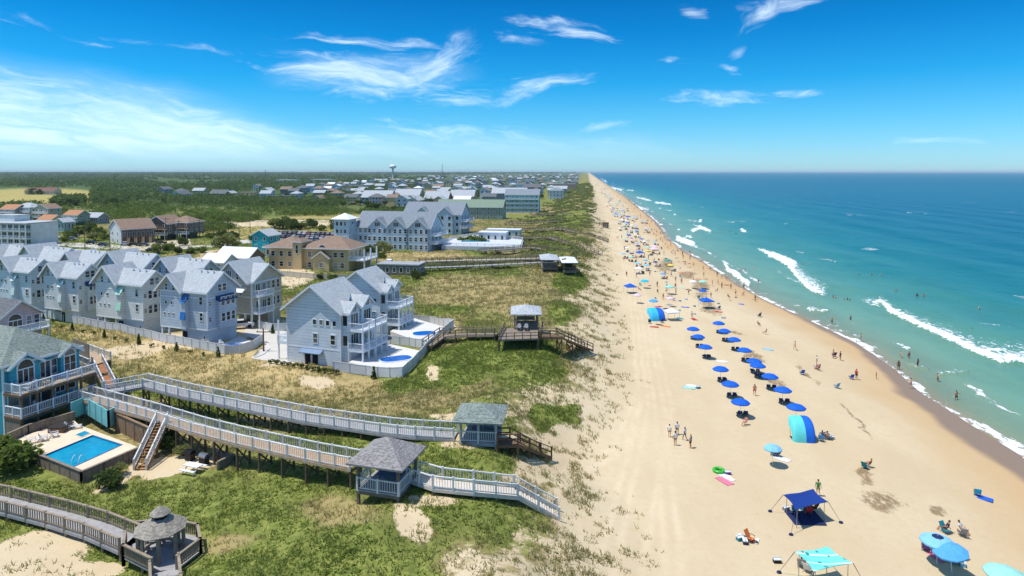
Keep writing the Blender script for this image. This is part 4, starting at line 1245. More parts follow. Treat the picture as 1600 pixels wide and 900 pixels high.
# ================================================================ weathered gazebo and walk, near corner
zG = ground(*P(253, 885).xy) + .75
GW = mat('gazebo_wood', (148, 134, 114), .9, .2, 2.0)
fl = [(193, 871), (237, 893), (277, 889), (313, 861), (309, 838), (262, 828), (214, 834), (196, 850)]
fp = [PZ(px, py, zG) for px, py in fl]
gc = PZ(252, 864, zG)
gz = thing('gazebo', 'weathered octagonal gazebo with two tier shingle roof on a railed grey platform', 'gazebo', Vector((gc.x, gc.y, ground(gc.x, gc.y))))
zb = zG - gz.location.z
m = MB(); m.prism([(v - gc).xy[:] for v in fp], zb - .14, zb); m.build('deck', GREYDECK, gz)
m = MB()
for i in range(8):
    if i in (1, 6): continue
    a, b = fp[i] - gc, fp[(i + 1) % 8] - gc
    a = Vector((a.x, a.y, zb)); b = Vector((b.x, b.y, zb))
    up = Vector((0, 0, 1)); m.bar(a + up * 1.05, b + up * 1.05, .22, .1); m.bar(a + up * .2, b + up * .2, .06, .12)
    nn = max(1, int((b - a).length / .2))
    for k in range(nn): c = a.lerp(b, (k + .5) / nn); m.box(c.x - .04, c.y - .04, c.z + .1, c.x + .04, c.y + .04, c.z + 1.0)
    for c in (a, b): m.box(c.x - .1, c.y - .1, c.z - .7, c.x + .1, c.y + .1, c.z + 1.12)
m.build('railing', GW, gz)
ro = 1.95
for k in range(8):
    a = rad(22.5 + 45 * k); m = MB(); m.box(1.62 * math.cos(a) - .11, 1.62 * math.sin(a) - .11, zb - .6, 1.62 * math.cos(a) + .11, 1.62 * math.sin(a) + .11, zb + 2.2); m.build('post', GW, gz)
m = MB(); m.lathe([(ro + .02, zb + 2.06), (ro + .06, zb + 2.16), (.62, zb + 3.0), (.58, zb + 2.96), (ro - .1, zb + 2.06), (ro + .02, zb + 2.06)], 8)
rf = m.build('roof', mat('gazebo_shingles', (150, 140, 124), .95, .22, 2.5, pattern='shingle', pscale=2.4), gz); 
m = MB(); m.lathe([(.5, zb + 2.9), (.5, zb + 3.32)], 8); m.build('cupola_neck', DARK, rf)
m = MB(); m.lathe([(.78, zb + 3.26), (.8, zb + 3.34), (.02, zb + 3.95), (0, zb + 3.3)], 8); m.build('cupola_roof', MATS['gazebo_shingles'], rf)
m = MB()
for k in range(1, 5):
    a = rad(45 * k); c = Vector((1.25 * math.cos(a), 1.25 * math.sin(a), 0)); t = Vector((-math.sin(a), math.cos(a), 0)) * .48
    m.bar(c - t + Vector((0, 0, zb + .43)), c + t + Vector((0, 0, zb + .43)), .4, .06)
    m.bar(c - t * .7 + Vector((0, 0, zb + .2)), c - t * .6 + Vector((0, 0, zb + .2)), .3, .4)
m.build('bench', GW, gz)
cpts = [PZ(-75, 772, zG), PZ(0, 786, zG), PZ(90, 809, zG), PZ(150, 827, zG), PZ(206, 851, zG)]
boardwalk('boardwalk', 'weathered grey boardwalk with slatted rails running to the octagonal gazebo', 'boardwalk', cpts, 2.1, GREYDECK, GW, GW, sup=3.0, style='slat')
a, b = PZ(257, 892, zG), PZ(262, 960, zG - .3)
boardwalk('boardwalk', 'short grey walk leaving the octagonal gazebo away from the houses', 'boardwalk', [a, b], 2.0, GREYDECK, GW, GW, sup=3.0, style='slat')

# ================================================================ barbecue yard
yard = [P(*q) for q in ((192, 738), (262, 752), (330, 742), (352, 722), (300, 712), (240, 716))]
def sheet(name, pts, mt, off=.03, sub=6, label=None):
    c = sum(pts, Vector()) / len(pts); n = len(pts)
    vs = [Vector((c.x, c.y, ground(c.x, c.y) + off))]; rings = []
    for r in range(1, sub + 1):
        for i in range(n):
            for k in range(4):
                p = pts[i].lerp(pts[(i + 1) % n], k / 4); q = c.lerp(p, r / sub); vs.append(Vector((q.x, q.y, ground(q.x, q.y) + off)))
    N = n * 4; fs = [(0, 1 + k, 1 + (k + 1) % N) for k in range(N)]
    for r in range(sub - 1):
        for k in range(N): fs.append((1 + r * N + k, 1 + (r + 1) * N + k, 1 + (r + 1) * N + (k + 1) % N, 1 + r * N + (k + 1) % N))
    m = MB(); m.add(vs, fs); o = m.build(name, mt, smooth=True)
    return structure(o)
pt_ = thing('picnic_table', 'white picnic table with benches beside the barbecue grills', 'table', P(302, 737), rad(-20))
m = MB(); m.box(-.95, -.42, .7, .95, .42, .77); m.build('tabletop', WHITE, pt_)
for y in (-.8, .8): m = MB(); m.box(-.95, y - .15, .41, .95, y + .15, .47); m.build('bench', WHITE, pt_)
for x in (-.7, .7):
    m = MB(); m.bar((x, -.8, 0), (x, .1, .7), .07, .1); m.bar((x + .09, .8, 0), (x + .09, -.1, .7), .07, .1); m.build('leg', WHITE, pt_)
BLK = mat('black_steel', (34, 34, 36), .4, .1, metallic=.4); STEEL = mat('grey_steel', (150, 152, 154), .35, .06, metallic=.7)
for (px, py, lb) in ((297, 719, 'black barbecue grill left of its twin near the boardwalk legs'), (319, 725, 'black barbecue grill right of its twin behind the white picnic table')):
    g = thing('barbecue_grill', lb, 'grill', P(px, py), rad(-25))
    m = MB(); m.box(-.45, -.3, .1, .45, .3, .8); m.build('cabinet', BLK, g)
    m = MB(); m.extr([(-.5, -.33, .8), (-.5, -.33, .95), (-.5, -.15, 1.15), (-.5, .2, 1.15), (-.5, .33, .95), (-.5, .33, .8)], (1.0, 0, 0)); m.build('lid', STEEL if px > 300 else BLK, g)
    for x in (-.75, .5): m = MB(); m.box(x, -.28, .78, x + .25, .28, .82); m.build('side_shelf', BLK, g)
    for x in (-.4, .4):
        for y in (-.25, .25): m = MB(); m.lathe([(0, -.05), (.06, -.05), (.06, .05), (0, .05)], 8, (x, y, .06)); m.build('caster', BLK, g)
lw = thing('retaining_wall', 'low weathered plank wall cornering the barbecue yard', 'retaining wall', P(350, 720))
for a, b in (((335, 712), (365, 720)), ((365, 720), (341, 735))):
    A, B = P(*a), P(*b); plankwall(lw, A, B, ground(A.x, A.y) - lw.location.z - .2, ground(A.x, A.y) - lw.location.z + .7, .14)
# ---- shrubs of the near ground
for (px, py, kd, sc, lb) in ((18, 733, 'bush', 1.7, 'large green shrub at the corner of the pool yard wall'), (-12, 722, 'bush', 1.6, 'leafy shrub next to the teal house wall'), (172, 764, 'darkbush', .85, 'dark green round shrub outside the pool wall corner'), (181, 742, 'olive', .45, 'yellow green shrub beside the pool yard wall'), (165, 612, 'bush', .8, 'green shrub under the sandy deck stairs'), (188, 618, 'bush', .85, 'green shrub between the two white boardwalks'),
                            (216, 668, 'bush', .95, 'leafy shrub behind the brown board fence'), (262, 702, 'darkbush', .9, 'dark shrub in the shade under the boardwalk'), (250, 695, 'bush', .8, 'green shrub climbing beside the barbecue stairs'), (287, 712, 'olive', .45, 'yellowish shrub behind the black grills'), (125, 585, 'bush', .9, 'green shrub wedged between teal house and sandy deck'), (342, 668, 'olive', .4, 'small pale shrub beneath the long boardwalk'), (232, 672, 'bush', .7, 'small leafy shrub beside the boardwalk stairs')):
    plant(kd, 'shrub', lb, 'shrub', P(px, py), sc)
# ================================================================ grey townhouses
S_BLUE = siding('blue_grey', (178, 192, 204)); S_LBLUE = siding('light_blue', (210, 219, 224)); S_CREAM = siding('pale_grey', (222, 224, 218)); S_TAUPE = siding('taupe', (190, 182, 162)); S_DKBLUE = siding('slate_blue', (118, 140, 164))
S_WHITE = siding('white', (214, 216, 214)); S_TAN = siding('tan', (208, 184, 136)); S_BROWN = siding('weathered', (126, 112, 98)); S_YEL = siding('yellow', (212, 190, 130)); S_PINK = siding('pink', (202, 178, 180)); S_SAGE = siding('sage', (140, 156, 138)); S_SKY = siding('sky_blue', (178, 198, 210)); S_MINT = siding('mint', (130, 178, 176)); S_GREY = siding('mid_grey', (150, 152, 152))
CAPB = mat('blue_metal_cap', (44, 110, 180), .4, .05); CAPG = mat('pale_metal_cap', (206, 222, 214), .4, .05); AWN = mat('dark_blue_awning', (26, 70, 110), .6, .06)
ROOFGL = mat('light_grey_shingles', (176, 182, 184), .9, .1, 1.0, pattern='shingle', pscale=1.6)


def corner_at(px, py, z=None):
    p = P(px, py)
    return p


def townhouse(label, pc, pl, pr, wall, rot=-23, eave=9.9, cap=CAPG, group='grey townhouses behind the white fence', awning=False, full=True, roof=ROOFGL, seed=1, bmin=5.0, ground_z=None):
    F = P(*pc); rot = rad(rot)
    ex = Vector((math.cos(rot), math.sin(rot))); ey = Vector((-math.sin(rot), math.cos(rot)))
    a = solve_len(F, -ex, pl); b = max(bmin, min(11, solve_len(F, ey, pr)))
    B = Bld('townhouse', label, 'townhouse', F, rot, group, wall, roof)
    rg = random.Random(seed)
    # body above a part-open ground floor
    B.block(-a * .98, 0, 0, b, 2.7, eave); B.block(-a * .60, -.12, .3, b - .1, -.6, 2.69); B.block(-a * .97, -a * .602, b * .6, b - .1, -.6, 2.69)
    x1 = -a * .52
    B.block(-a, x1, -.55, b * .8, 2.7, eave)
    B.gable(-a * .97, 0, 0, b, eave, b * .5 * .82, 'x', .6)
    ra = (x1 + a) * .5 * .95
    B.gable(-a, x1, -.55, b * .9, eave, ra, 'y', .7)
    B.band(-a, x1, -.55, .2, 2.62); B.band(x1 + .002, 0, 0, b, 2.62); B.band(-a, x1, -.55, .2, eave - 1.6, .16); B.band(x1 + .002, 0, 0, b, eave - 1.6, .16)
    for (x, y) in ((0, 0), (x1, -.55), (-a + .15, -.55)): B.corner(x, y, 2.9, eave)
    for x in (-a + .25, -a * .82): B.post(x, -.35, -.6, 2.62, .3)
    # chimney bay with little sloped caps
    xb = -a * .40; w = a * .10
    B.block(xb - w, xb, -.85, .0, 2.7, 8.0)
    for zc in (4.9, 8.0):
        c = MB(); c.extr([(xb - w - .05, -1.1, zc - .45), (xb - w - .05, -.86, zc - .45), (xb - w - .05, -.02 if zc > 5 else -.86, zc + .9), (xb - w - .05, -.1 if zc > 5 else -.9, zc + .95)], (w + .1, 0, 0))
        c.build('chimney_cap', cap, B.o)
    # front face windows
    if full:
        for x in (-a * .84, -a * .68): B.win('f', x, eave - .35, .55, 1.15, -.55)
        for x in (-a * .86, -a * .73): B.win('f', x, eave - 2.9, .5, .55, -.55, 'none')
        for x in (-a * .90, -a * .80, -a * .70): B.win('f', x, 5.0, .42, .35, -.55, 'none')
        for z in (4.4, 7.3): B.win('f', -a * .13, z, .7, 1.35, 0)
        B.win('f', -a * .10, 1.0, .5, .5, .3, 'none')
    # seaward face: gable lights, then two floors of ranked windows
    xa = .752 if awning else 0
    B.win('r', b * .5 - .55, eave - .5, .8, 1.2, 0); B.win('r', b * .5 + .55, eave - .5, .8, 1.2, 0)
    for z in (3.9, 6.8):
        for k in range(3): B.win('r', b * ((.42 if awning else .30) + (.17 if awning else .22) * k), z, b * (.11 if awning else .14), 1.5, xa)
        if full: B.win('r', b * .09, z + .3, .5, .7, 0)
    if awning:
        m = MB(); m.extr([(0, b * .28, eave - 2.0), (1.0, b * .28, eave - 2.3), (1.0, b * .28, eave - 2.2), (0, b * .28, eave - 1.35)], (0, b * .62, 0)); m.build('awning', AWN, B.o)
        B.block(0, .75, b * .3, b * .88, 2.7, eave - 2.2)
    # rooftop vents
    m = MB()
    for k in range(3):
        x = -a * (.12 + .14 * k); m.lathe([(0, 0), (.14, 0), (.14, .4), (0, .45)], 8, (x, b * .5 - .5, eave + b * .41 - .1))
    for k in range(1): m.build('roof_vent', TRIM, B.o)
    # patio furniture of the ground floor: dark doorway recess
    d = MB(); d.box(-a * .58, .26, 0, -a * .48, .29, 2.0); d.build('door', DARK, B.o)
    dk = MB(); dk.box(-.1, b * .3, .02, 2.6, b * .95, .1); dk.build('patio', CONC, B.o)
    B.finish()
    return B, a, b


TOWN = []
for args in (
    ('light blue townhouse with broad hip and gable roof, leftmost of the front row', (50, 494), 3, 82, S_LBLUE, CAPG, False, 1),
    ('grey townhouse second from the left in the front row, with dark blue awning', (124, 507), 75, 159, S_CREAM, CAPG, True, 2),
    ('pale grey townhouse third from the left in the front row, mint chimney caps', (225, 523), 156, 255, S_CREAM, mat('mint_cap', (176, 222, 198), .4, .05), False, 3),
    ('blue townhouse at the road end of the front row with bright blue caps', (325, 540), 256, 371, S_BLUE, CAPB, True, 4)):
    lb, pc, pl, pr, w, cp_, aw, sd_ = args
    TOWN.append(townhouse(lb, pc, pl, pr, w, -23 if sd_ != 4 else -22, cap=cp_, awning=aw, seed=sd_))
for args in (
    ('light grey townhouse at the far left end of the back row', (30, 462), -12, 42, S_LBLUE, 11), ('pale blue townhouse second from the left in the back row', (92, 470), 36, 104, S_LBLUE, 12),
    ('cream grey townhouse in the middle of the back row', (147, 477), 102, 174, S_CREAM, 13), ('blue grey townhouse second from the right in the back row', (226, 485), 164, 256, S_BLUE, 14),
    ('sky blue townhouse right end of the back row beside the white roof', (310, 498), 246, 342, S_SKY, 15)):
    lb, pc, pl, pr, w, sd_ = args
    townhouse(lb, pc, pl, pr, w, -23, eave=9.7, seed=sd_, bmin=6.0)

# taupe house beside the turning place
F = P(394, 513); rot = rad(-21); ex = Vector((math.cos(rot), math.sin(rot))); ey = Vector((-math.sin(rot), math.cos(rot)))
a = solve_len(F, -ex, 341); b = solve_len(F, ey, 441)
B = Bld('townhouse', 'taupe house with stacked balconies over an open carport', 'house', F, rot, None, S_TAUPE, ROOFGL)
e_ = 9.4
B.block(-a, 0, 0, b, 2.8, e_); B.block(-a * .9, -.3, b * .55, b - .2, -.6, 2.79)
B.gable(-a * .95, 0, 0.4, b, e_, (b - .4) * .34, 'x', .5); B.block(-a, -a * .05, -.6, b * .6, e_ - .9, e_); B.gable(-a, -a * .05, -.6, b * .8, e_, a * .42, 'y', .5)
for x in (-a + .2, -a * .6, -a * .2, -.15): B.post(x, .1, -.6, 2.8, .3)
B.band(-a, 0, 0, b, 2.7); B.band(-a, 0, 0, b, 6.1, .18); B.corner(0, 0, 2.9, e_)
m = MB(); m.extr([(-a - .3, -.02, e_ - 1.6), (-a - .3, -1.3, e_ - 2.2), (-a - .3, -1.3, e_ - 2.1), (-a - .3, -.02, e_ - 1.2)], (a * .9, 0, 0)); m.build('porch_roof', WHITE, B.o)
B.win('f', -a * .58, e_ + .3, 1.3, 1.7, -.6, 'tri'); B.win('f', -a * .82, e_ + .3, .5, 1.3, -.6); B.win('f', -a * .33, e_ + .3, .5, 1.3, -.6)
for x in (-a * .82, -a * .55, -a * .3): B.win('f', x, 6.6, .9, 1.7, 0)
for x in (-a * .8, -a * .62, -a * .44): B.win('f', x, 4.4, .5, .6, 0, 'none')
for z in (3.1, 6.5):
    for k in range(3): B.win('r', b * (.55 + .16 * k), z + .6, b * .09, 1.6, 0)
    B.win('r', b * .2, z + .1, b * .12, 2.0, 0, 'slide', name='door'); B.win('r', b * .4, z + .1, b * .1, 2.0, 0, 'slide', name='door')
    B.deck(.01, 1.8, .1, b * .5, z, 'fr', WHITE, WHITE)
for y in (.25, b * .48): B.post(1.65, y, -.6, 6.3, .2)
B.finish()

# the big grey blue oceanfront duplex: two linked houses stepping towards the sea
def duplex(label, pc, pl, pr, rot, wall, e_, seed):
    F = P(*pc); rot = rad(rot); ex = Vector((math.cos(rot), math.sin(rot))); ey = Vector((-math.sin(rot), math.cos(rot)))
    a = solve_len(F, -ex, pl); b = solve_len(F, ey, pr)
    B = Bld('beach_house', label, 'house', F, rot, 'oceanfront houses with pools', wall, ROOFGL)
    B.block(-a, 0, 0, b, -.6, e_)
    B.gable(-a, -.001, 0, b, e_, a * .36, 'y', .7)
    n = 2
    for k in range(n):
        y0 = b * (.06 + .48 * k); y1 = y0 + b * .40
        B.block(-.5, 1.2, y0, y1, -.6, e_ - .2 + .4 * k); B.gable(-a * .55, 1.2, y0, y1, e_ - .2 + .4 * k, (y1 - y0) * .40, 'x', .4)
        for z in (3.0, 6.2):
            B.deck(1.21, 4.0, y0 - .3, y1 + .3, z, 'frb', WHITE, WHITE, .3)
            B.win('r', (y0 + y1) / 2, z + .1, (y1 - y0) * .62, 2.1, 1.2, 'tri', name='door'); B.win('f', .55, z + .5, .8, 1.6, y0, 'none')
        for y in (y0 - .15, (y0 + y1) / 2, y1 + .15): B.post(3.85, y, -.6, 6.0, .24)
        B.win('r', (y0 + y1) / 2, e_ - .4 + .4 * k, (y1 - y0) * .3, 1.2, 1.2, 'tri')
    B.band(-a, 0, 0, b, 2.6, .2); B.band(-a, 0, 0, b, e_ - .25, .2); B.corner(0, 0, 0, e_); B.corner(-a + .15, 0, 0, e_)
    for x in (-a * .47, -a * .35, -a * .23, -a * .11): B.win('f', x, e_ - 2.5, .62, .8, 0, 'none')
    for x in (-a * .46, -a * .14): B.win('f', x, 3.6, .8, 1.5, 0)
    # lattice bay on the landward side, dark entries below
    B.deck(-a - 2.2, -a - .01, .3, 4.0, 3.0, 'fl', WHITE, WHITE); B.post(-a - 2.05, .45, -.6, 6.6, .22)
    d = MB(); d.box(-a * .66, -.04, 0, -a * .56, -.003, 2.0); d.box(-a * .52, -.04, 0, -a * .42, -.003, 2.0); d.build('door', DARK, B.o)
    m = MB(); m.extr([(-a * .72, -.02, 2.2), (-a * .72, -.9, 2.0), (-a * .72, -.9, 2.1), (-a * .72, -.02, 2.55)], (a * .4, 0, 0)); m.build('awning', S_DKBLUE, B.o)
    # a dormer and roof vents
    B.gable(-a * .62, -a * .1, b * .42, b * .56, e_ + .7, 1.3, 'x', .3)
    m = MB(); m.lathe([(0, 0), (.2, 0), (.2, .55), (0, .6)], 8, (-a * .75, b * .2, e_ + a * .16)); m.build('roof_vent', TRIM, B.o)
    B.finish()
    return B, a, b
D2 = duplex('second grey blue oceanfront house standing behind its twin near the dune deck', (594, 530), 528, 618, -18, S_LBLUE, 9.3, 2)
D1 = duplex('large grey blue oceanfront house with gable wall and triple balconies', (533, 575), 449, 575, -20, S_LBLUE, 9.1, 1)

# pool yards with white vinyl fences
def vinyl(label, pts, h=1.5, mt=WHITE2, name='white_fence', grp='white vinyl fences', closed=False, world=None):
    W_ = world or [P(*q) for q in pts]
    o = thing(name, label, 'fence', W_[0], 0, grp)
    c = W_[0]
    for i in range(len(W_) - 1):
        A, B_ = W_[i], W_[i + 1]; n = max(1, round((B_ - A).xy.length / 2.4))
        for k in range(n):
            p, q = A.lerp(B_, k / n), A.lerp(B_, (k + 1) / n)
            p.z = ground(p.x, p.y); q.z = ground(q.x, q.y)
            m = MB(); u = Vector((0, 0, h / 2 + .02)); d = (q - p).normalized() * .1
            m.bar(p - c + d + u, q - c - d + u, .05, h - .1); m.bar(p - c + d + u * 2, q - c - d + u * 2, .09, .1)
            m.build('panel', mt, o)
            m = MB(); x = p - c; m.box(x.x - .09, x.y - .09, x.z - .4, x.x + .09, x.y + .09, x.z + h + .14); m.build('post', mt, o)
    return o
vinyl('long white vinyl fence in front of the row of townhouses', [(44, 489), (100, 503), (165, 515), (225, 527), (300, 543), (352, 554), (374, 553)])
vinyl('curved white vinyl fence round the blue townhouse pool by the road', [(374, 553), (396, 546), (413, 534)])
vinyl('short white vinyl fence beside the taupe house carport', [(404, 513), (426, 518), (449, 517)])
vinyl('white vinyl fence enclosing the nearest oval pool', [(521, 580), (572, 587), (629, 590), (652, 567), (669, 547)])
vinyl('white vinyl fence between the two oval pools', [(596, 536), (640, 541), (669, 547), (688, 530), (709, 512)])
vinyl('white vinyl fence behind the farther oval pool', [(636, 504), (672, 506), (709, 512)])


def oval_pool(label, pc, rx, ry, ang, slab):
    c = P(*pc); S_ = [P(*q) for q in slab]; zt = max([ground(c.x, c.y)] + [ground(s.x, s.y) for s in S_] + [ground((c.x + s.x) / 2, (c.y + s.y) / 2) for s in S_]) + .05
    o = thing('swimming_pool', label, 'swimming pool', Vector((c.x, c.y, zt)))
    n = 28; R_ = rad(ang)
    def el(k, s): t = 2 * math.pi * k / n; x, y = rx * s * math.copysign(abs(math.cos(t)) ** .7, math.cos(t)), ry * s * math.copysign(abs(math.sin(t)) ** .7, math.sin(t)); return (x * math.cos(R_) - y * math.sin(R_), x * math.sin(R_) + y * math.cos(R_))
    m = MB(); b0 = Vector((c.x, c.y, 0))
    m.prism([(s.x - b0.x, s.y - b0.y) for s in S_], -.9, -.02); m.build('pool_deck', mat('white_concrete', (206, 204, 196), .85, .05), o)
    m = MB()
    for k in range(n):
        a, b_, c_, d_ = el(k, 1.12), el(k + 1, 1.12), el(k + 1, 1.0), el(k, 1.0)
        m.prism([a, b_, c_, d_], -.015, .08)
    m.build('coping', WHITE, o)
    m = MB(); m.prism([el(k, .998) for k in range(n)], -.012, .03); m.build('water', mat('deep_pool_water', (12, 92, 176), .1, .25, .8, spec=.4), o)
    return o
oval_pool('oval blue pool in the nearest fenced yard of the duplex', (619, 569), 2.5, 1.45, 25, [(545, 578), (625, 588), (664, 550), (595, 547)])
oval_pool('oval blue pool in the farther fenced yard', (663, 528), 2.1, 1.5, 15, [(610, 532), (668, 544), (704, 514), (645, 510)])
oval_pool('dark blue pool shaded beside the blue townhouse', (368, 541), 2.4, 1.3, 0, [(330, 545), (372, 552), (406, 538), (375, 528)])
for (px, py, lb) in ((577, 566, 'white patio chair beside the duplex wall'), (590, 559, 'white patio chair on the shaded terrace of the near pool'), (655, 519, 'white chair beside the farther oval pool'), (640, 530, 'white lounger before the second house'), (650, 524, 'white lounger near the farther pool fence'), (345, 540, 'white chair on the blue townhouse patio'), (352, 545, 'white lounger by the shaded pool')):
    (lounge_chair if 'lounger' in lb else adirondack)(lb, P(px, py, .14), rnd.random() * 6, WHITE2)
pu = thing('patio_umbrella', 'closed dark patio umbrella table on the terrace of the near pool', 'umbrella', P(600, 548, .14))
m = MB(); m.tube((0, 0, 0), (0, 0, 2.4), .04, .04, 8); m.build('pole', WHITE, pu); m = MB(); m.lathe([(1.5, 2.0), (1.45, 2.08), (.05, 2.6), (0, 2.5), (1.4, 2.02), (1.5, 2.0)], 10); m.build('canopy', mat('navy_fabric', (34, 44, 70), .8, .1), pu)

# turning place between the houses
drive = sheet('driveway', [P(*q) for q in ((392, 560), (440, 568), (470, 563), (452, 520), (432, 514), (384, 512), (380, 524), (420, 536), (416, 548))], CONC, .05)
kb = MB(); pr_ = None
kp = [P(*q) for q in ((398, 560), (412, 554), (421, 546), (417, 538), (400, 532))]
for a_, b_ in zip(kp, kp[1:]): kb.bar(a_ + Vector((0, 0, .09)), b_ + Vector((0, 0, .09)), .22, .22)
structure(kb.build('kerb', WHITE2))
gr = [((100, 500), 'cone'), ((120, 505), 'ball'), ((82, 500), 'ball'), ((68, 499), 'cone'), ((97, 510), 'ball'), ((113, 514), 'cone'), ((130, 517), 'ball'), ((146, 520), 'ball'), ((163, 525), 'cone'), ((180, 528), 'ball'), ((198, 531), 'ball'), ((217, 535), 'cone'), ((237, 539), 'ball'), ((256, 542), 'ball'), ((276, 546), 'cone'), ((297, 550), 'ball'), ((318, 553), 'ball'), ((341, 555), 'cone'), ((56, 497), 'ball')]
gr = gr[2:]
ordn = ['first', 'second', 'third', 'fourth', 'fifth', 'sixth', 'seventh', 'eighth', 'ninth', 'tenth', 'eleventh', 'twelfth', 'thirteenth', 'fourteenth', 'fifteenth', 'sixteenth', 'seventeenth', 'eighteenth', 'nineteenth', 'twentieth']
for k, (q, kd) in enumerate(sorted(gr)):
    plant(kd, 'conifer_shrub' if kd == 'cone' else 'shrub', ('small pointed conifer' if kd == 'cone' else 'little round shrub') + f' planted along the long white fence, {ordn[k]} from the pink house', 'shrub', P(q[0], q[1] + 3), 1.0 if kd == 'cone' else .8, 'shrubs planted along the white fence')
for k in range(12):
    px = 424 + k * 9.2; py = 564 + k * 1.6
    plant('ball', 'hedge_shrub', f'round dark hedge shrub by the duplex gable wall, {ordn[k]} from the driveway', 'shrub', P(px, py + 4), .95, 'round hedge shrubs')
for (px, py, lb) in ((584, 592, 'small pointed conifer outside the nearest pool fence'), (426, 521, 'narrow conifer against the fence by the carport')):
    plant('cone', 'conifer_shrub', lb, 'shrub', P(px, py), 1.0)

# pink house at the left edge, behind the teal one
F = P(0, 548); rot = rad(-22)
B = Bld('beach_house', 'pale pink house with arched window and grey gable roof behind the teal house', 'house', F, rot, None, S_PINK, ROOFDK)
B.block(-16, 0, 0, 7, -.6, 5.6); B.gable(-16, 0, 0, 7, 5.6, 2.6, 'x', .6)
B.win('r', 2.6, 3.3, 2.2, 1.4, 0, 'tri'); B.win('r', 2.6, 4.9, 2.2, 1.0, 0.01, arch=True); B.win('r', 4.9, 3.4, .8, 1.8, 0); B.win('r', 6.2, 3.4, .8, 1.8, 0)
for x in (-3, -6, -9): B.win('f', x, 3.6, 1.2, 1.5, 0)
B.deck(.01, 2.6, 0, 7, 3.1, 'frb', WHITE, WHITE)
for y in (.3, 6.7): B.post(2.4, y, -.6, 2.9, .25)
B.finish()

# ================================================================ middle distance
def simple(label, pc, w, dpt, h, roofk, wall, roof, rot=-20, name='house', cat='house', nw=3, floors=2, rise=None, group=None, deck=False, stilts=0.0, axis='x', side=True, winw=.9):
    F = P(*pc); B = Bld(name, label, cat, F, rad(rot), group, wall, roof)
    B.block(-w, 0, 0, dpt, -.6 if not stilts else stilts, h)
    if stilts:
        B.block(-w * .7, -w * .25, dpt * .4, dpt * .9, -.6, stilts - .01)
        for x in (-w + .3, -w * .5, -.3):
            for y in (.3, dpt - .3): B.post(x, y, -.6, stilts, .3, PILING)
    rise = rise or min(w, dpt) * .3
    if roofk == 'gx': B.gable(-w, 0, 0, dpt, h, rise, 'x', .5)
    elif roofk == 'gy': B.gable(-w, 0, 0, dpt, h, rise, 'y', .5)
    elif roofk == 'hip': B.hip(-w, 0, 0, dpt, h, rise, .6)
    else:
        B.r.box(-w - .2, -.2, h, .2, dpt + .2, h + .35)
    fh = (h - stilts) / floors
    for f in range(floors):
        z = stilts + f * fh + fh * .32
        for k in range(nw): B.win('f', -w * (k + .5) / nw, z, min(winw, w / nw * .55), fh * .45, 0, 'none')
        if side:
            ns = max(1, int(nw * dpt / w + .5))
            for k in range(ns): B.win('r', dpt * (k + .5) / ns, z, min(winw, dpt / ns * .55), fh * .45, 0, 'none')
    if deck:
        for f in range(1 if stilts else 0, floors + (0 if not stilts else 0)):
            B.deck(-w, 0, -1.8, -.01, stilts + f * fh, 'flr', TANDECK if wall is S_BROWN else WHITE, GREYWOOD if wall is S_BROWN else WHITE, .2)
        if stilts: B.deck(-w * .9, 0.0, -1.8, -.01, stilts, 'flr', WHITE, WHITE, .2)
        for x in (-w + .1, -w * .5, -.1): B.post(x, -1.7, -.6, h - .1, .18)
    B.finish()
    return B
WROOF = mat('white_metal_roof', (232, 234, 236), .4, .03)
simple('low building with bright white metal gable roof behind the taupe house', (388, 424), 12, 8, 4.2, 'gx', S_BROWN, WROOF, -16, nw=4, floors=1, rise=2.6)
simple('lower white roofed wing left of the bright white metal roof', (350, 428), 8, 6, 3.6, 'gx', S_CREAM, WROOF, -16, nw=2, floors=1, rise=2.0)
# tan house with brown hip roofs
F = P(545, 424); B = Bld('beach_house', 'large tan stucco house with brown hip roofs and arched porch', 'house', F, rad(-12), None, S_TAN, ROOFBR)
k_ = 17.0
B.block(-28, 0, 0, 12, -.6, 7.0); B.hip(-16, 0.5, -.5, 12, 7.0, 3.6, .7); B.hip(-29, -17, -.4, 12, 7.0, 3.2, .7)
B.block(-18.5, -15.5, -1.6, 6, -.6, 9.0); B.hip(-18.5, -15.5, -1.6, 4, 9.0, 1.2, .4); B.block(-11.5, -6.0, -1.5, .5, -.6, 4.2); B.gable(-11.5, -6.0, -1.5, .5, 4.2, 2.0, 'y', .35)
for x in (-26.5, -23.5, -20.5, -13.5, -4.5, -2.2): B.win('f', x, 4.3, 1.2, 1.5, 0); B.win('f', x, 1.0, 1.2, 1.5, 0)
B.win('f', -17, 5.5, .8, 2.6, -1.6); B.win('f', -8.7, 1.2, 1.2, 1.4, -1.5); B.win('f', -8.7, 7.3, 2.2, .9, -.52, arch=True)
B.deck(.01, 5.5, 0, 10, 3.6, 'frb', WHITE, WHITE)
for y in (.3, 5, 9.7): B.post(5.2, y, -.6, 7.0, .4)
B.block(-.1, 5.0, 5, 5.2, -.6, 3.2)
for y in (2, 5, 8): B.win('r', y, 4.0, 1.6, 2.0, 0, 'slide', name='door')
B.finish()
vinyl('pale low wall in front of the tan house', [(440, 432), (490, 436), (545, 438)], 1.5, mat('pale_stucco', (196, 188, 168), .9, .06), 'garden_wall', None)
simple('turquoise cottage with pale gable roof beside the parking lot', (420, 392), 8, 7, 6.0, 'gy', siding('turquoise', (36, 166, 178)), ROOFGL, -18, nw=2, floors=2)
simple('small white annex in front of the turquoise cottage', (440, 404), 7, 5, 4.0, 'hip', S_WHITE, ROOFGL, -18, nw=3, floors=1)
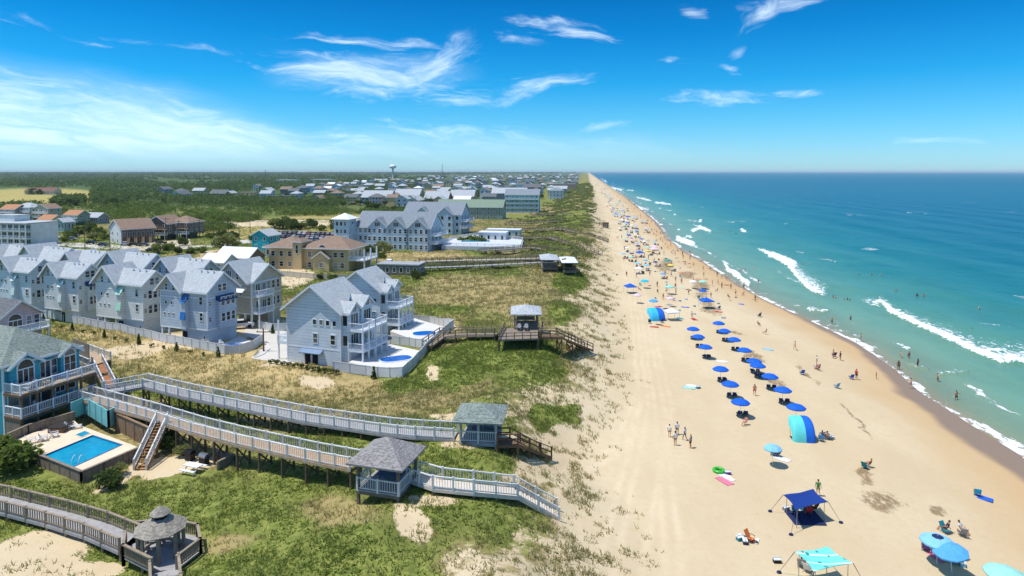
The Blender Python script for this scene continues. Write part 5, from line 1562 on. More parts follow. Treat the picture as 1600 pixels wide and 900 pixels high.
# oceanfront condominium
F = P(672, 393); B = Bld('condominium', 'long blue grey condominium with cross gables beside a white pool deck', 'apartment building', F, rad(-14), None, S_SKY, ROOFG)
Lc = solve_len(F, Vector((-math.cos(rad(14)), math.sin(rad(14)))), 552)
B.block(-Lc, 0, 0, 14, -.6, 9.4); B.gable(-Lc * .96, 0, 0, 14, 9.4, 5.6, 'x', .6)
for x in (-Lc * .66, -Lc * .42, -Lc * .14):
    B.block(x - 4, x + 4, -1.0, 6, -.6, 9.4); B.gable(x - 4, x + 4, -1.0, 7, 9.4, 3.6, 'y', .4); B.win('f', x, 9.6, 2.2, 1.6, -1.0, 'tri')
B.band(-Lc, 0, 0, 14, 6.2, .3)
for f in range(3):
    for k in range(15): 
        x = -Lc * (k + .5) / 15
        at = -1.0 if any(abs(x - q) < 4.0 for q in (-Lc * .66, -Lc * .42, -Lc * .14)) else 0
        B.win('f', x, .8 + 3.1 * f, 1.1, 1.6, at)
    for y in (3, 7, 11): B.win('r', y, .8 + 3.1 * f, 1.6, 1.9, 0, 'slide', name='door')
    if f: B.deck(.01, 3.0, 0, 13, 3.1 * f, 'frb', WHITE, WHITE)
B.block(-Lc - 5, -Lc + 1.5, -3.5, 6, -.6, 10.5); B.finish()
B2 = Bld('tower', 'square lookout tower with white pyramid roof at the condominium end', 'tower', B.F + Vector((-(Lc + 1.0) * math.cos(rad(14)) + 1, (Lc + 1.0) * math.sin(rad(14)) - 3.6, 0)), rad(-14), None, S_SKY, WROOF)
B2.block(-6.5, 0, -2.0, 4.5, -.5, 12.4); B2.hip(-6.5, 0, -2.0, 4.5, 12.4, 2.4, .9)
for f in range(4): 
    for x in (-5, -3.2, -1.5): B2.win('f', x, .9 + 3.0 * f, 1.0, 1.5, -2.0, 'none')
    B2.win('r', 1.2, .9 + 3.0 * f, 1.0, 1.5, 0, 'none')
B2.band(-6.5, 0, -2.0, 4.5, 6.0, .25)
B2.finish()
F = P(720, 366); Bc = Bld('condominium', 'rear wing of the blue grey condominium with seaward balconies', 'apartment building', F, rad(-12), None, S_SKY, ROOFG)
Bc.block(-30, 0, 0, 16, -.6, 10); Bc.gable(-30, 0, 0, 16, 10, 5.5, 'x', .6)
for x in (-8, -20): Bc.block(x - 4, x + 4, -1, 5, -.6, 10); Bc.gable(x - 4, x + 4, -1, 7, 10, 3.4, 'y', .4)
for f in range(3):
    for k in range(8): Bc.win('f', -30 * (k + .5) / 8, .8 + 3.2 * f, 1.3, 1.7, -1.0 if min(abs(-30 * (k + .5) / 8 - q) for q in (-8, -20)) < 4 else 0, 'none')
    for y in (3, 8, 13): Bc.win('r', y, .8 + 3.2 * f, 1.6, 1.9, 0, 'none')
    if f: Bc.deck(.01, 3.0, 0, 15, 3.2 * f, 'frb', WHITE, WHITE)
Bc.finish()
# white pool terrace
tp = [P(*q) for q in ((690, 391), (815, 390), (818, 380), (745, 372), (705, 380))]
tc_ = sum(tp, Vector()) / 5
tr_ = thing('pool_terrace', 'raised white pool terrace with railings beside the condominium', 'terrace', tc_)
m = MB(); m.prism([(v - tc_).xy[:] for v in tp], -1, 1.5); m.build('slab', WHITE2, tr_)
m = MB(); q_ = [(v - tc_) for v in tp]
for i in range(5): a_, b_ = q_[i].lerp(Vector(), .02), q_[(i + 1) % 5].lerp(Vector(), .02); rail_run(m, (a_.x, a_.y, 1.5), (b_.x, b_.y, 1.5), 1.1, .4, .08, 3)
m.build('railing', WHITE, tr_)
m = MB(); m.box(-9, -3, 1.502, 3, 3, 1.53); m.build('water', POOLW, tr_)
hs = simple('small white pool house with shaded openings on the terrace', (790, 381), 12, 7, 4.6, 'flat', S_WHITE, WROOF, -10, nw=4, floors=1)
simple('white flat roofed pavilion behind the pool house', (812, 372), 16, 6, 3.6, 'flat', S_WHITE, WROOF, -10, nw=5, floors=1)
# green roofed condominium, white condominium and others along the dune
simple('long green roofed motel behind the condominium', (785, 343), 44, 16, 8.0, 'gx', S_SAGE, mat('green_shingles', (124, 142, 122), .9, .1, 1), -8, nw=12, floors=3, rise=4.5, name='motel', cat='motel')
simple('white and blue condominium with stepped balconies near the dune', (842, 332), 26, 16, 13.5, 'gx', S_MINT, ROOFG, -6, name='condominium', cat='apartment building', nw=7, floors=4, rise=4.0, deck=True)
simple('grey roofed apartment block behind the white and blue condominium', (822, 318), 34, 20, 10, 'gx', S_GREY, ROOFGL, -6, name='apartment_block', cat='apartment building', nw=10, floors=3, rise=5.0)
simple('red brown hotel block far along the dune', (900, 296), 46, 20, 9, 'flat', mat('red_brown_wall', (170, 138, 124), .8, .1), ROOFGL, -4, name='hotel', cat='hotel', nw=12, floors=3)
simple('white beachfront house below the red brown hotel', (880, 312), 16, 12, 10, 'hip', S_WHITE, ROOFG, -6, nw=4, floors=3)
simple('brown shingled beach house next to the white beachfront house', (845, 302), 24, 14, 9, 'gx', S_BROWN, ROOFDK, -6, nw=5, floors=2)
# weathered rental row and its neighbours on the left
F = P(190, 383); rot = rad(-40); ex = Vector((math.cos(rot), math.sin(rot))); ey = Vector((-math.sin(rot), math.cos(rot)))
a = min(14, solve_len(F, -ex, 161)); b = solve_len(F, ey, 242)
Bw = Bld('rental_house', 'weathered wooden rental row with white end wall and outside stairs', 'house', F, rot, None, S_BROWN, ROOFBR)
Bw.block(-a, 0, 0.1, b, -.6, 6.8); Bw.gable(-a, 0, 0.1, b, 6.8, a * .27, 'y', .6)
Bw.deck(.01, 1.9, 0, b, 3.2, 'fr', PILING, GREYWOOD)
for k in range(7): Bw.win('r', b * (k + .5) / 7, 3.4, b / 16, 1.9, 0, 'none'); Bw.win('r', b * (k + .5) / 7, .6, b / 16, 1.7, 0, 'none'); Bw.post(1.75, b * k / 7 + .2, -.6, 6.5, .2, PILING)
for k in range(4):
    y = b * (.15 + .22 * k); m = MB(); m.bar((1.9, y, 3.2), (6.2, y - 1.6, .1), 1.1, .2); m.bar((1.9, y - .5, 4.2), (6.2, y - 2.1, 1.1), .08, .1); m.bar((1.9, y + .5, 4.2), (6.2, y - 1.1, 1.1), .08, .1); m.build('stair_flight', BRWOOD, Bw.o)
wl = MB(); wl.box(-a - .02, -.03, -.5, .02, .098, 6.75); wl.extr([(-a, -.03, 6.75), (0, -.03, 6.75), (-a / 2, -.03, 6.75 + a * .26)], (0, .12, 0)); wl.build('end_wall', S_WHITE, Bw.o)
for x in (-a * .3, -a * .7): Bw.win('f', x, 4.0, .9, 1.2, -.03); Bw.win('f', x, 1.0, .9, 1.2, -.03)
Bw.finish()
simple('dark weathered house with cross gables right of the rental row', (262, 375), 11, 11, 7.5, 'gy', S_BROWN, ROOFBR, -12, nw=3, floors=2, deck=True, stilts=2.4)
simple('dark weathered stilt house at the right end of the rental row', (296, 373), 11, 10, 7.4, 'hip', S_BROWN, ROOFBR, -12, nw=3, floors=2, deck=True, stilts=2.4)
F = P(50, 384)
Bh = Bld('hotel', 'grey hotel block with white framed balconies behind the townhouses', 'hotel', F, rad(-14), None, S_CREAM, ROOFGL)
Bh.block(-26, 0, 0, 12, -.6, 9.2); Bh.r.box(-26.3, -2.6, 9.2, .3, 12.3, 9.6); Bh.block(-26, -14, 4, 11, 9.61, 12.0); Bh.r.box(-26.2, 3.8, 12, -13.8, 11.2, 12.25)
for f in range(3):
    Bh.deck(-26, 0, -2.4, -.01, 3.1 * f + .1, 'flr', WHITE, WHITE, .25)
    for k in range(8): Bh.win('f', -26 * (k + .5) / 8, 3.1 * f + .15, 2.2, 2.2, 0, 'slide', name='door')
for k in range(9): Bh.post(-26 * k / 8 if k else -.1, -2.35, -.6, 9.2, .3)
Bh.finish()
for (lb, pc, w, dp, h, rk, wl, rf, st) in (
    ('grey house with orange tinted roof behind the hotel', (24, 344), 12, 9, 7, 'gx', S_GREY, mat('orange_shingles', (176, 128, 92), .9, .1, 1), 2.4), ('white two storey house with balconies behind the hotel', (48, 344), 14, 10, 8, 'hip', S_WHITE, ROOFGL, 2.4),
    ('taupe gabled house between the hotel and the teal cottage', (76, 346), 11, 9, 8, 'gy', S_TAUPE, ROOFBR, 2.4), ('orange roofed tan cottage right of the hotel', (80, 358), 9, 8, 5, 'gx', S_TAN, MATS['orange_shingles'], 0), ('sage green cottage with orange roof', (122, 352), 10, 8, 6, 'gx', S_SAGE, MATS['orange_shingles'], 2.0), ('long grey bungalow behind the green hedge', (153, 350), 13, 8, 4, 'gx', S_GREY, ROOFGL, 0), ('teal gabled cottage in front of the hedge', (100, 362), 6, 6, 5, 'gy', S_MINT, ROOFGL, 0)):
    simple(lb, pc, w, dp, h, rk, wl, rf, -14, nw=3, floors=2 if h > 5 else 1, stilts=st, deck=st > 0)
F = P(84, 303); simple('long low building with red roof at the edge of the field', (84, 304), 42, 14, 5, 'gx', S_TAUPE, mat('maroon_roof', (120, 84, 76), .8, .1), -4, nw=8, floors=1)

# sheltered walks on the dune further along
boardwalk('boardwalk', 'brown dune walk from the farther pool to the lookout deck', 'boardwalk', [P(668, 549, 1.0), P(690, 534, 1.1), P(735, 531, 1.0), P(778, 531, 1.0)], 1.7, GREYWOOD, RAILG, PILING, sup=3.5, style='plain')
zl = ground(*P(810, 528).xy) + 1.1
lk = [PZ(778, 529, zl), PZ(842, 527, zl), PZ(848, 510, zl), PZ(788, 511, zl)]
c0 = sum(lk, Vector()) / 4; lo = thing('lookout_deck', 'brown timber lookout deck on the dune crest', 'deck', Vector((c0.x, c0.y, ground(c0.x, c0.y))))
m = MB(); m.prism([(v - c0).xy[:] for v in lk], 1.1 - .25, 1.1); m.build('deck', GREYWOOD, lo)
m = MB(); qq = [(v - c0) for v in lk]
for a_, b_ in ((0, 1), (3, 0), (1, 2)):
    A, B_ = Vector((qq[a_].x, qq[a_].y, 1.1)), Vector((qq[b_].x, qq[b_].y, 1.1))
    for hh in (.5, 1.0): m.bar(A + Vector((0, 0, hh)), B_ + Vector((0, 0, hh)), .12, .1)
    for k in range(6): q = A.lerp(B_, k / 5); m.box(q.x - .07, q.y - .07, q.z, q.x + .07, q.y + .07, q.z + 1.05)
m.build('railing', RAILG, lo)
for v in qq: m = MB(); v = v * .95; m.box(v.x - .15, v.y - .15, -1, v.x + .15, v.y + .15, .85); m.build('post', PILING, lo)
sh = [PZ(800, 513, zl), PZ(838, 513, zl), PZ(843, 501, zl), PZ(806, 501, zl)]
shelter('pavilion', 'small lookout shelter with pale grey hip roof on the dune crest', sh, zl, 2.3, 1.0, ROOFGL, GREYWOOD, deckm=GREYWOOD, railm=RAILG, rails='b', over=.55)
for k, (px, lb) in enumerate(((811, 'pale slatted chair left of the pair facing the sea on the lookout deck'), (822, 'pale slatted chair right of the pair facing the sea on the lookout deck'))):
    adirondack(lb, PZ(px, 515, zl + .01), rad(170), GREYDECK)
boardwalk('boardwalk', 'brown stairs descending from the lookout deck to the beach', 'stairs', [PZ(842, 524, zl), PZ(874, 525, zl), P(920, 547, .15)], 1.7, BRWOOD, RAILG, BRWOOD, stairs=(1,), sup=3, style='plain')
# long walk farther on, with low grey deck house, toilet cabin and two shelters
boardwalk('boardwalk', 'long grey dune walk passing the blue toilet cabin', 'boardwalk', [P(606, 428, 1.0), P(660, 424, 1.2), P(740, 421, 1.2), P(820, 417, 1.2), P(872, 414, 1.2)], 2.2, GREYDECK, RAILG, PILING, sup=5, style='plain')
boardwalk('boardwalk', 'pale dune walk running just behind the long grey walk', 'boardwalk', [P(655, 412, .8), P(740, 410, .9), P(840, 408, 1.0), P(890, 412, 1.0)], 2.0, mat('pale_boards', (180, 172, 158), .9, .1), RAILG, PILING, sup=5, style='plain')
zl = ground(*P(870, 416).xy) + 1.0
shelter('pavilion', 'grey roofed dune shelter at the end of the long walk', [PZ(844, 419, zl), PZ(868, 419, zl), PZ(871, 411, zl), PZ(848, 411, zl)], zl, 2.3, .9, ROOFGL, GREYWOOD, deckm=GREYWOOD, railm=RAILG, rails='f')
zl = ground(*P(890, 424).xy) + .8
shelter('pavilion', 'white roofed dune shelter near the beach edge', [PZ(876, 424, zl), PZ(896, 424, zl), PZ(899, 415, zl), PZ(880, 415, zl)], zl, 2.4, .6, WROOF, GREYWOOD, deckm=GREYWOOD, railm=RAILG, rails='fr')
simple('low grey deck house at the landward end of the dune walk', (654, 432), 13, 6, 3.2, 'flat', GREYWOOD, ROOFGL, -10, name='deck_house', cat='hut', nw=6, floors=1)
tl = thing('toilet_cabin', 'bright blue portable toilet cabin by the dune walk', 'portable toilet', P(609, 418), rad(-10))
m = MB(); m.box(-.75, -.75, .05, .75, .75, 2.5); m.build('cabin', mat('toilet_blue', (28, 84, 160), .5, .05), tl); m = MB(); m.extr([(-.8, -.8, 2.5), (-.8, .8, 2.5), (-.8, .5, 2.8), (-.8, -.5, 2.8)], (1.6, 0, 0)); m.build('roof', WHITE, tl); m = MB(); m.box(-.45, -.78, .15, .45, -.752, 2.2); m.build('door', mat('toilet_door', (50, 104, 176), .5, .05), tl)
for k, (a_, b_, c_, lb) in enumerate((((750, 396), (830, 392), (918, 400), 'grey dune walk beside the white pool terrace'), ((800, 375), (860, 376), (938, 399), 'weathered dune walk curving to the beach beyond the terrace'), ((810, 362), (880, 362), (950, 378), 'long weathered dune walk ending above the beach tents'), ((790, 352), (870, 349), (948, 353), 'dark dune walk ending in a small beach platform'), ((830, 340), (880, 336), (935, 344), 'narrow dune walk in front of the white and blue condominium'))):
    boardwalk('boardwalk', lb, 'boardwalk', [P(*a_, 1.0), P(*b_, 1.3), P(*c_, .5)], 2.2, GREYWOOD, RAILG, PILING, sup=7, style='plain', group='dune walks beyond the terrace')
simple('small brown lifeguard hut at the end of the dark dune walk', (951, 357), 3.4, 3.0, 3.0, 'flat', S_BROWN, BRWOOD, -6, name='beach_hut', cat='hut', nw=1, floors=1)

# ================================================================ roads and parking
def ribbon(name, pts, w, mt, off=.06):
    W_ = [P(*q) for q in pts]; vs = []; fs = []
    fine = []
    for a_, b_ in zip(W_, W_[1:]):
        n = max(1, int((b_ - a_).length / 6))
        fine += [a_.lerp(b_, k / n) for k in range(n)]
    fine.append(W_[-1])
    for i, p in enumerate(fine):
        d = (fine[min(i + 1, len(fine) - 1)] - fine[max(i - 1, 0)]).xy.normalized(); s_ = Vector((d.y, -d.x))
        for t in (-1, -.5, 0, .5, 1):
            x, y = p.x + s_.x * w / 2 * t, p.y + s_.y * w / 2 * t; vs.append((x, y, ground(x, y) + off))
    for i in range(len(fine) - 1):
        for k in range(4): fs.append((i * 5 + k, i * 5 + k + 1, i * 5 + 6 + k, i * 5 + 5 + k))
    m = MB(); m.add(vs, fs); return structure(m.build(name, mt, smooth=True))
ribbon('road', [(-60, 384), (60, 381), (150, 384), (240, 389), (330, 384), (395, 376), (450, 381), (560, 397)], 11, CONC, .1)
ribbon('road', [(300, 350), (380, 346), (470, 345), (540, 346), (600, 341), (680, 318)], 9, SANDROAD, .12)
ribbon('road', [(600, 341), (640, 325), (720, 306), (800, 292)], 10, SANDROAD, .14)
sheet('parking_lot', [P(*q) for q in ((428, 378), (545, 384), (548, 364), (438, 361))], ASPH, .16)
sheet('parking_lot', [P(*q) for q in ((190, 392), (300, 386), (296, 374), (214, 380))], SANDROAD, .2)

# ---- cars
CARM = {}
def car_proto():
    root = thing('parked_car', 'parked car', 'car', (0, 0, 0))
    m = MB()
    pf = [(-2.2, .35), (-2.25, .75), (-2.1, .95), (-1.5, 1.0), (1.0, .98), (2.05, .85), (2.2, .6), (2.15, .35)]
    m.extr([(x, -.88, z) for x, z in pf], (0, 1.76, 0)); 
    top = [(-1.7, 1.0), (-1.25, 1.5), (.35, 1.52), (1.05, .98)]
    m.extr([(-1.2, -.68, 1.47), (.32, -.68, 1.49), (.25, -.62, 1.56), (-1.15, -.62, 1.55)], (0, 1.36, 0))
    m.build('body', mat('car_white', (200, 202, 204), .3, .03, spec=.6), root)
    m = MB(); m.extr([(x, -.76, z - .005) for x, z in top], (0, 1.52, 0)); m.build('window', DKGLASS, root)
    for x in (-1.35, 1.35):
        for y in (-.8, .8):
            w = MB(); w.tube((x, y - .12, .33), (x, y + .12, .33), .34, .34, 12); w.build('wheel', mat('tyre_rubber', (28, 28, 28), .9, .1), root)
    for y in (-.6, .6):
        w = MB(); w.box(2.12, y - .16, .58, 2.215, y + .16, .74); w.build('headlight', TRIM, root)
        w = MB(); w.box(-2.27, y - .14, .62, -2.2, y + .14, .8); w.build('tail_light', mat('red_lens', (150, 20, 18), .3, .05), root)
    return root
car0 = car_proto(); car_used = [False]
CCOL = [('white', (210, 212, 214)), ('black', (30, 32, 36)), ('dark blue', (34, 52, 92)), ('silver', (160, 164, 168)), ('grey', (96, 100, 106)), ('red', (140, 34, 30)), ('tan', (164, 148, 122))]
def car(px, py, ang, ci, label, group):
    nm, c = CCOL[ci]; mt = mat('car_' + nm.replace(' ', '_'), c, .3, .03, spec=.6)
    p = P(px, py, .22)
    o = dup(car0, p, rad(ang), label, group, mats={'body': mt})
    return o
for (px, py, ang, ci, lb) in ((86, 374, 5, 0, 'white car on the street behind the townhouses'), (112, 376, 10, 3, 'silver pickup shaped car beside a parked trailer on the street'), (116, 371, 8, 4, 'grey car parked on the verge left of two dark cars'), (143, 382, 0, 1, 'black car left of a similar one on the street'), (162, 385, -8, 2, 'dark blue car next to the black car on the street'), (197, 384, 20, 0, 'white car in front of the rental row end wall'), (209, 385, 15, 1, 'black car below the rental row stairs'), (225, 385, 10, 4, 'grey car right of the black car below the rental stairs'), (252, 382, 30, 1, 'dark car in front of the weathered cross gable house'), (238, 394, -5, 1, 'black car behind the townhouse roofs near the bushes'), (379, 513, 20, 0, 'white car parked in the carport of the taupe house'), (560, 333, 0, 4, 'grey car alone on the sandy road'), (412, 384, 60, 3, 'silver car beside the turquoise cottage'), (372, 396, 20, 0, 'white car behind the white metal roof')):
    car(px, py, ang, ci, lb, None)
k = 0
rows_ = [(430, 366, 540, 369), (434, 372, 546, 376), (452, 379, 552, 382)]
for ri, (x0, y0, x1, y1) in enumerate(rows_):
    for i in range(15):
        t = (i + .5) / 15; ci = rnd.choice([2, 1, 2, 0, 3, 4, 2, 5 if rnd.random() < .3 else 1])
        rn = ('back', 'middle', 'front')[ri]
        car(x0 + (x1 - x0) * t, y0 + (y1 - y0) * t, 78 + rnd.uniform(-4, 4), ci, f'{CCOL[ci][0]} car in the {rn} parking row, {ordn[i]} from the turquoise cottage', 'cars in the full parking lot')
for o in [car0] + list(car0.children): bpy.data.objects.remove(o)
# ---- poles, tower and mast
def pole(label, px, py, h):
    o = thing('utility_pole', label, 'utility pole', P(px, py))
    m = MB(); m.tube((0, 0, -.5), (0, 0, h), .17, .11, 8); m.build('pole', PILING, o)
    m = MB(); m.bar((-1.2, 0, h - .6), (1.2, 0, h - .6), .12, .14); m.build('crossarm', PILING, o)
    m = MB()
    for x in (-1.0, 0, 1.0): m.lathe([(0, 0), (.07, 0), (.07, .2), (0, .22)], 6, (x, .1, h - .53))
    m.build('insulator', GREYWOOD, o)
    return o
for (px, py, h, lb) in ((334, 384, 10, 'tall wooden pole where the street bends'), (357, 378, 10, 'wooden utility pole right of the street bend'), (391, 365, 10, 'wooden utility pole standing in the dry field'), (312, 373, 9, 'utility pole near the weathered stilt house'), (260, 379, 11, 'utility pole before the weathered cross gable house'), (133, 391, 9, 'utility pole behind the townhouse roofs'), (172, 394, 8, 'short utility pole beside the dark blue car'), (280, 379, 10, 'utility pole in front of the stilt house porch'), (374, 380, 7, 'thin pole beside the sandy street'), (563, 342, 9, 'utility pole beside the sandy road near the tower'), (412, 549, 4, 'short pale lamp post on the driveway verge')):
    pole(lb, px, py, h)
for k in range(14):
    t_ = k / 13; px = 600 + 215 * t_; py = 342 - 52 * t_ ** .8
    pole('utility pole in the line beside the far sandy road', px, py, 10)['group'] = 'utility poles along the far sandy road'
p_ = P(614, 283); 
wt_ = thing('water_tower', 'white water tower with wide round tank above the town', 'water tower', p_)
sc_w = (p_.y) / 1000.0
hh = 26 * sc_w
m = MB(); m.lathe([(3.2 * sc_w, -.5), (1.5 * sc_w, 3 * sc_w), (1.3 * sc_w, hh * .72), (2.2 * sc_w, hh * .76), (0, hh * .76)], 16); m.build('stem', WHITE2, wt_, smooth=True)
m = MB(); m.lathe([(0, hh * .74), (4.2 * sc_w, hh * .77), (5.6 * sc_w, hh * .84), (5.2 * sc_w, hh * .92), (2.5 * sc_w, hh * .99), (0, hh)], 20); m.build('tank', WHITE, wt_, smooth=True)
m = MB(); m.tube((.5, 0, hh * .98), (.5, 0, hh * 1.15), .12 * sc_w, .06 * sc_w, 6); m.build('antenna', GREYWOOD, wt_)
for (px, py, pt, lb) in ((180, 310, 272, 'tall thin lattice mast above the green thicket'), (319, 296, 272, 'thin radio mast behind the far houses'), (691, 275, 257, 'slim mast on the horizon beside the town'), (415, 284, 266, 'faint mast over the far woods')):
    p_ = P(px, py); top = (py - pt) / 1000.0 * p_.y
    o = thing('radio_mast', lb, 'mast', p_, 0)
    r_ = .35 * p_.y / 500
    for k in range(3): a_ = 2.09 * k; m = MB(); m.tube((r_ * math.cos(a_), r_ * math.sin(a_), 0), (r_ * .5 * math.cos(a_), r_ * .5 * math.sin(a_), top), .06 * p_.y / 300, .05 * p_.y / 300, 4); m.build('leg', GREYWOOD, o)
    m = MB()
    for k in range(24): z = top * k / 24; a_, b_ = 2.09 * (k % 3), 2.09 * ((k + 1) % 3); rr = r_ * (1 - .5 * k / 24); m.bar((rr * math.cos(a_), rr * math.sin(a_), z), (rr * math.cos(b_), rr * math.sin(b_), z + top / 24), .07, .07)
    m.build('bracing', GREYWOOD, o)
# ================================================================ dune grass: one countless cover, blades and leaf sprays
R = np.random.default_rng(5)
def cells(weight, n):
    w = weight.ravel().astype(np.float64); w = w / w.sum()
    k = R.choice(w.size, size=n, p=w)
    return k
dx_ = np.gradient(GX, axis=1); dy_ = np.gradient(GY, axis=0); AREA = np.abs(dx_ * dy_)
vis = (PXg > -140) & (PXg < 1100) & (GY > 30)
fall = AREA * np.minimum(1, (75.0 / np.hypot(GX, GY)) ** 1.6) * vis * (GY < 420)
# nothing grows through pool decks, patios, drives or houses: simple keep-out discs
KEEP = []
for o in list(SC.objects):
    if o.parent is None and o.get('category') in ('house', 'townhouse', 'swimming pool', 'apartment building', 'pool', 'terrace', 'hotel'):
        for ch in o.children:
            if ch.type == 'MESH' and ch.name.split('.')[0] in ('wall', 'pool_deck'):
                me = ch.data; co = np.empty(len(me.vertices) * 3); me.vertices.foreach_get('co', co); co = co.reshape(-1, 3)
                a_ = o.rotation_euler.z; KEEP.append((o.location.x, o.location.y, math.cos(a_), math.sin(a_), co[:, 0].min(), co[:, 0].max(), co[:, 1].min(), co[:, 1].max()))
free = np.ones(GX.shape, bool)
for (ox, oy, c_, s_, x0, x1, y0, y1) in KEEP:
    lx = (GX - ox) * c_ + (GY - oy) * s_; ly = -(GX - ox) * s_ + (GY - oy) * c_
    free &= ~((lx > x0 - .3) & (lx < x1 + .3) & (ly > y0 - .3) & (ly < y1 + .3))
for pts in ([(190, 740), (262, 755), (335, 745), (360, 722), (300, 708), (240, 714)], [(385, 560), (440, 572), (475, 566), (455, 520), (430, 512), (380, 510)], [(0, 690), (127, 752), (228, 702), (120, 640)], [(188, 850), (195, 880), (237, 898), (237, 905), (292, 905), (320, 862), (310, 832), (215, 826)], [(520, 582), (630, 592), (715, 512), (600, 500)],
            [(50, 492), (374, 556), (416, 534), (380, 500), (60, 460)], [(556, 780), (628, 790), (655, 745), (560, 760)], [(700, 690), (800, 694), (790, 660), (715, 660)]):
    free &= ~inpoly(PXg, PYg, pts)
fall = fall * free
def tufts(name, n, weight, blades, h0, h1, width, lean, mt, attr):
    k = cells(weight, n)
    x = GX.ravel()[k] + (R.random(n) - .5) * np.abs(dx_).ravel()[k]; y = GY.ravel()[k] + (R.random(n) - .5) * np.abs(dy_).ravel()[k]
    z = hgt(x, y) - .03
    dist = np.hypot(x, y); sc = np.clip(dist / 75.0, .85, 2.2) ** .6
    N = n * blades
    X = np.repeat(x, blades) + R.normal(0, .16, N) * np.repeat(sc, blades); Y = np.repeat(y, blades) + R.normal(0, .16, N) * np.repeat(sc, blades); Z = np.repeat(z, blades)
    hh = R.uniform(h0, h1, N) * np.repeat(R.uniform(.6, 1.2, n) * sc, blades); a = R.uniform(0, 2 * np.pi, N); ln = R.uniform(.2, 1.0, N) * lean * hh; la = R.uniform(0, 2 * np.pi, N)
    w = width * np.repeat(sc, blades) * R.uniform(.6, 1.3, N)
    v = np.empty((N, 3, 3))
    v[:, 0] = np.stack([X - np.cos(a) * w, Y - np.sin(a) * w, Z], -1); v[:, 1] = np.stack([X + np.cos(a) * w, Y + np.sin(a) * w, Z], -1)
    v[:, 2] = np.stack([X + np.cos(la) * ln, Y + np.sin(la) * ln, Z + hh], -1)
    at = {q: np.repeat(np.repeat(np.clip(vv.ravel()[k] + R.normal(0, .12, n), 0, 1), blades), 3) for q, vv in attr.items()}
    o = npmesh(name, v.reshape(-1, 3), np.arange(N * 3).reshape(-1, 3), mt, at, smooth=False, tris=True)
    return stuff(o)
gmt, nt, b = newmat('dune_grass_blades')
geo = nt.new('ShaderNodeNewGeometry'); rr = geo.outputs['Random Per Island']
cg = nt.mix(nt.ss(.2, .8, nt.attr('green')), lin((158, 148, 104)), lin((118, 131, 66)))
cg = nt.mix(nt.math('MULTIPLY', nt.attr('dry'), .8), cg, lin((196, 176, 128)))
cg = nt.mix(nt.math('MULTIPLY', rr, .25), cg, lin((88, 92, 50)))
leafy(gmt, nt, b, cg, .45)
spr = np.clip(cov, 0, 1) ** 1.0 * (0.25 + .75 * sst(.35, .65, fbm(GX / 2.2, GY / 2.2, 201, 3)))
edge = sst(-4, 3, d) * sst(26, 6, d) * sst(.54, .64, fbm(GX / 1.7, GY / 1.7, 222, 3)) * 1.6
t_ = tufts('dune_grass', 72000, fall * np.maximum(np.maximum(spr, edge), .22 * (d > 2) * sst(.5, .62, fbm(GX / 1.3, GY / 1.3, 251, 3))), 5, .2, .52, .05, .9, gmt, dict(green=grn, dry=dry))
# leafy creepers in the green hollows
gm2, nt, b = newmat('creeper_leaves')
geo = nt.new('ShaderNodeNewGeometry'); rr = geo.outputs['Random Per Island']
c2 = nt.mix(rr, lin((98, 119, 46)), lin((144, 155, 74))); c2 = nt.mix(nt.ss(.4, .7, nt.noise(geo.outputs['Position'], .35, 4)), c2, lin((96, 112, 50)))
leafy(gm2, nt, b, c2, .4)
tufts('creeping_vines', 27000, fall * np.clip(grn - .45, 0, 1) * (cov > .4) * (.3 + .7 * sst(.4, .6, fbm(GX / 3, GY / 3, 301, 3))), 4, .1, .26, .14, 1.8, gm2, dict(green=grn))


# ================================================================ thickets and woods
def clumps(name, C, rad_, hgt_, nleaf, lsize, mt, rg=R):
    """C n x 3 clump feet; leaf sprays over the upper shell of each clump"""
    n = len(C); N = n * nleaf
    c = np.repeat(C, nleaf, 0); r = np.repeat(rad_, nleaf); h = np.repeat(hgt_, nleaf)
    u = rg.random(N) ** .6; a = rg.random(N) * 2 * np.pi; rad2 = np.sqrt(1 - (u * .98) ** 2) * rg.uniform(.6, 1.05, N)
    p = np.stack([c[:, 0] + r * rad2 * np.cos(a), c[:, 1] + r * rad2 * np.sin(a), c[:, 2] + h * (u * .9 + .05) * rg.uniform(.8, 1.05, N)], -1)
    s = np.repeat(lsize, nleaf) * rg.uniform(.5, 1.3, N)
    A = rg.normal(0, 1, (N, 3)); A[:, 2] *= .55; A /= np.linalg.norm(A, axis=1)[:, None]
    B_ = np.cross(A, rg.normal(0, 1, (N, 3))); B_ /= np.linalg.norm(B_, axis=1)[:, None]
    A *= s[:, None]; B_ *= (s * .7)[:, None]
    v = np.stack([p - A, p + B_, p + A, p - B_], 1).reshape(-1, 3)
    return stuff(npmesh(name, v, np.arange(N * 4).reshape(-1, 4), mt, smooth=False))


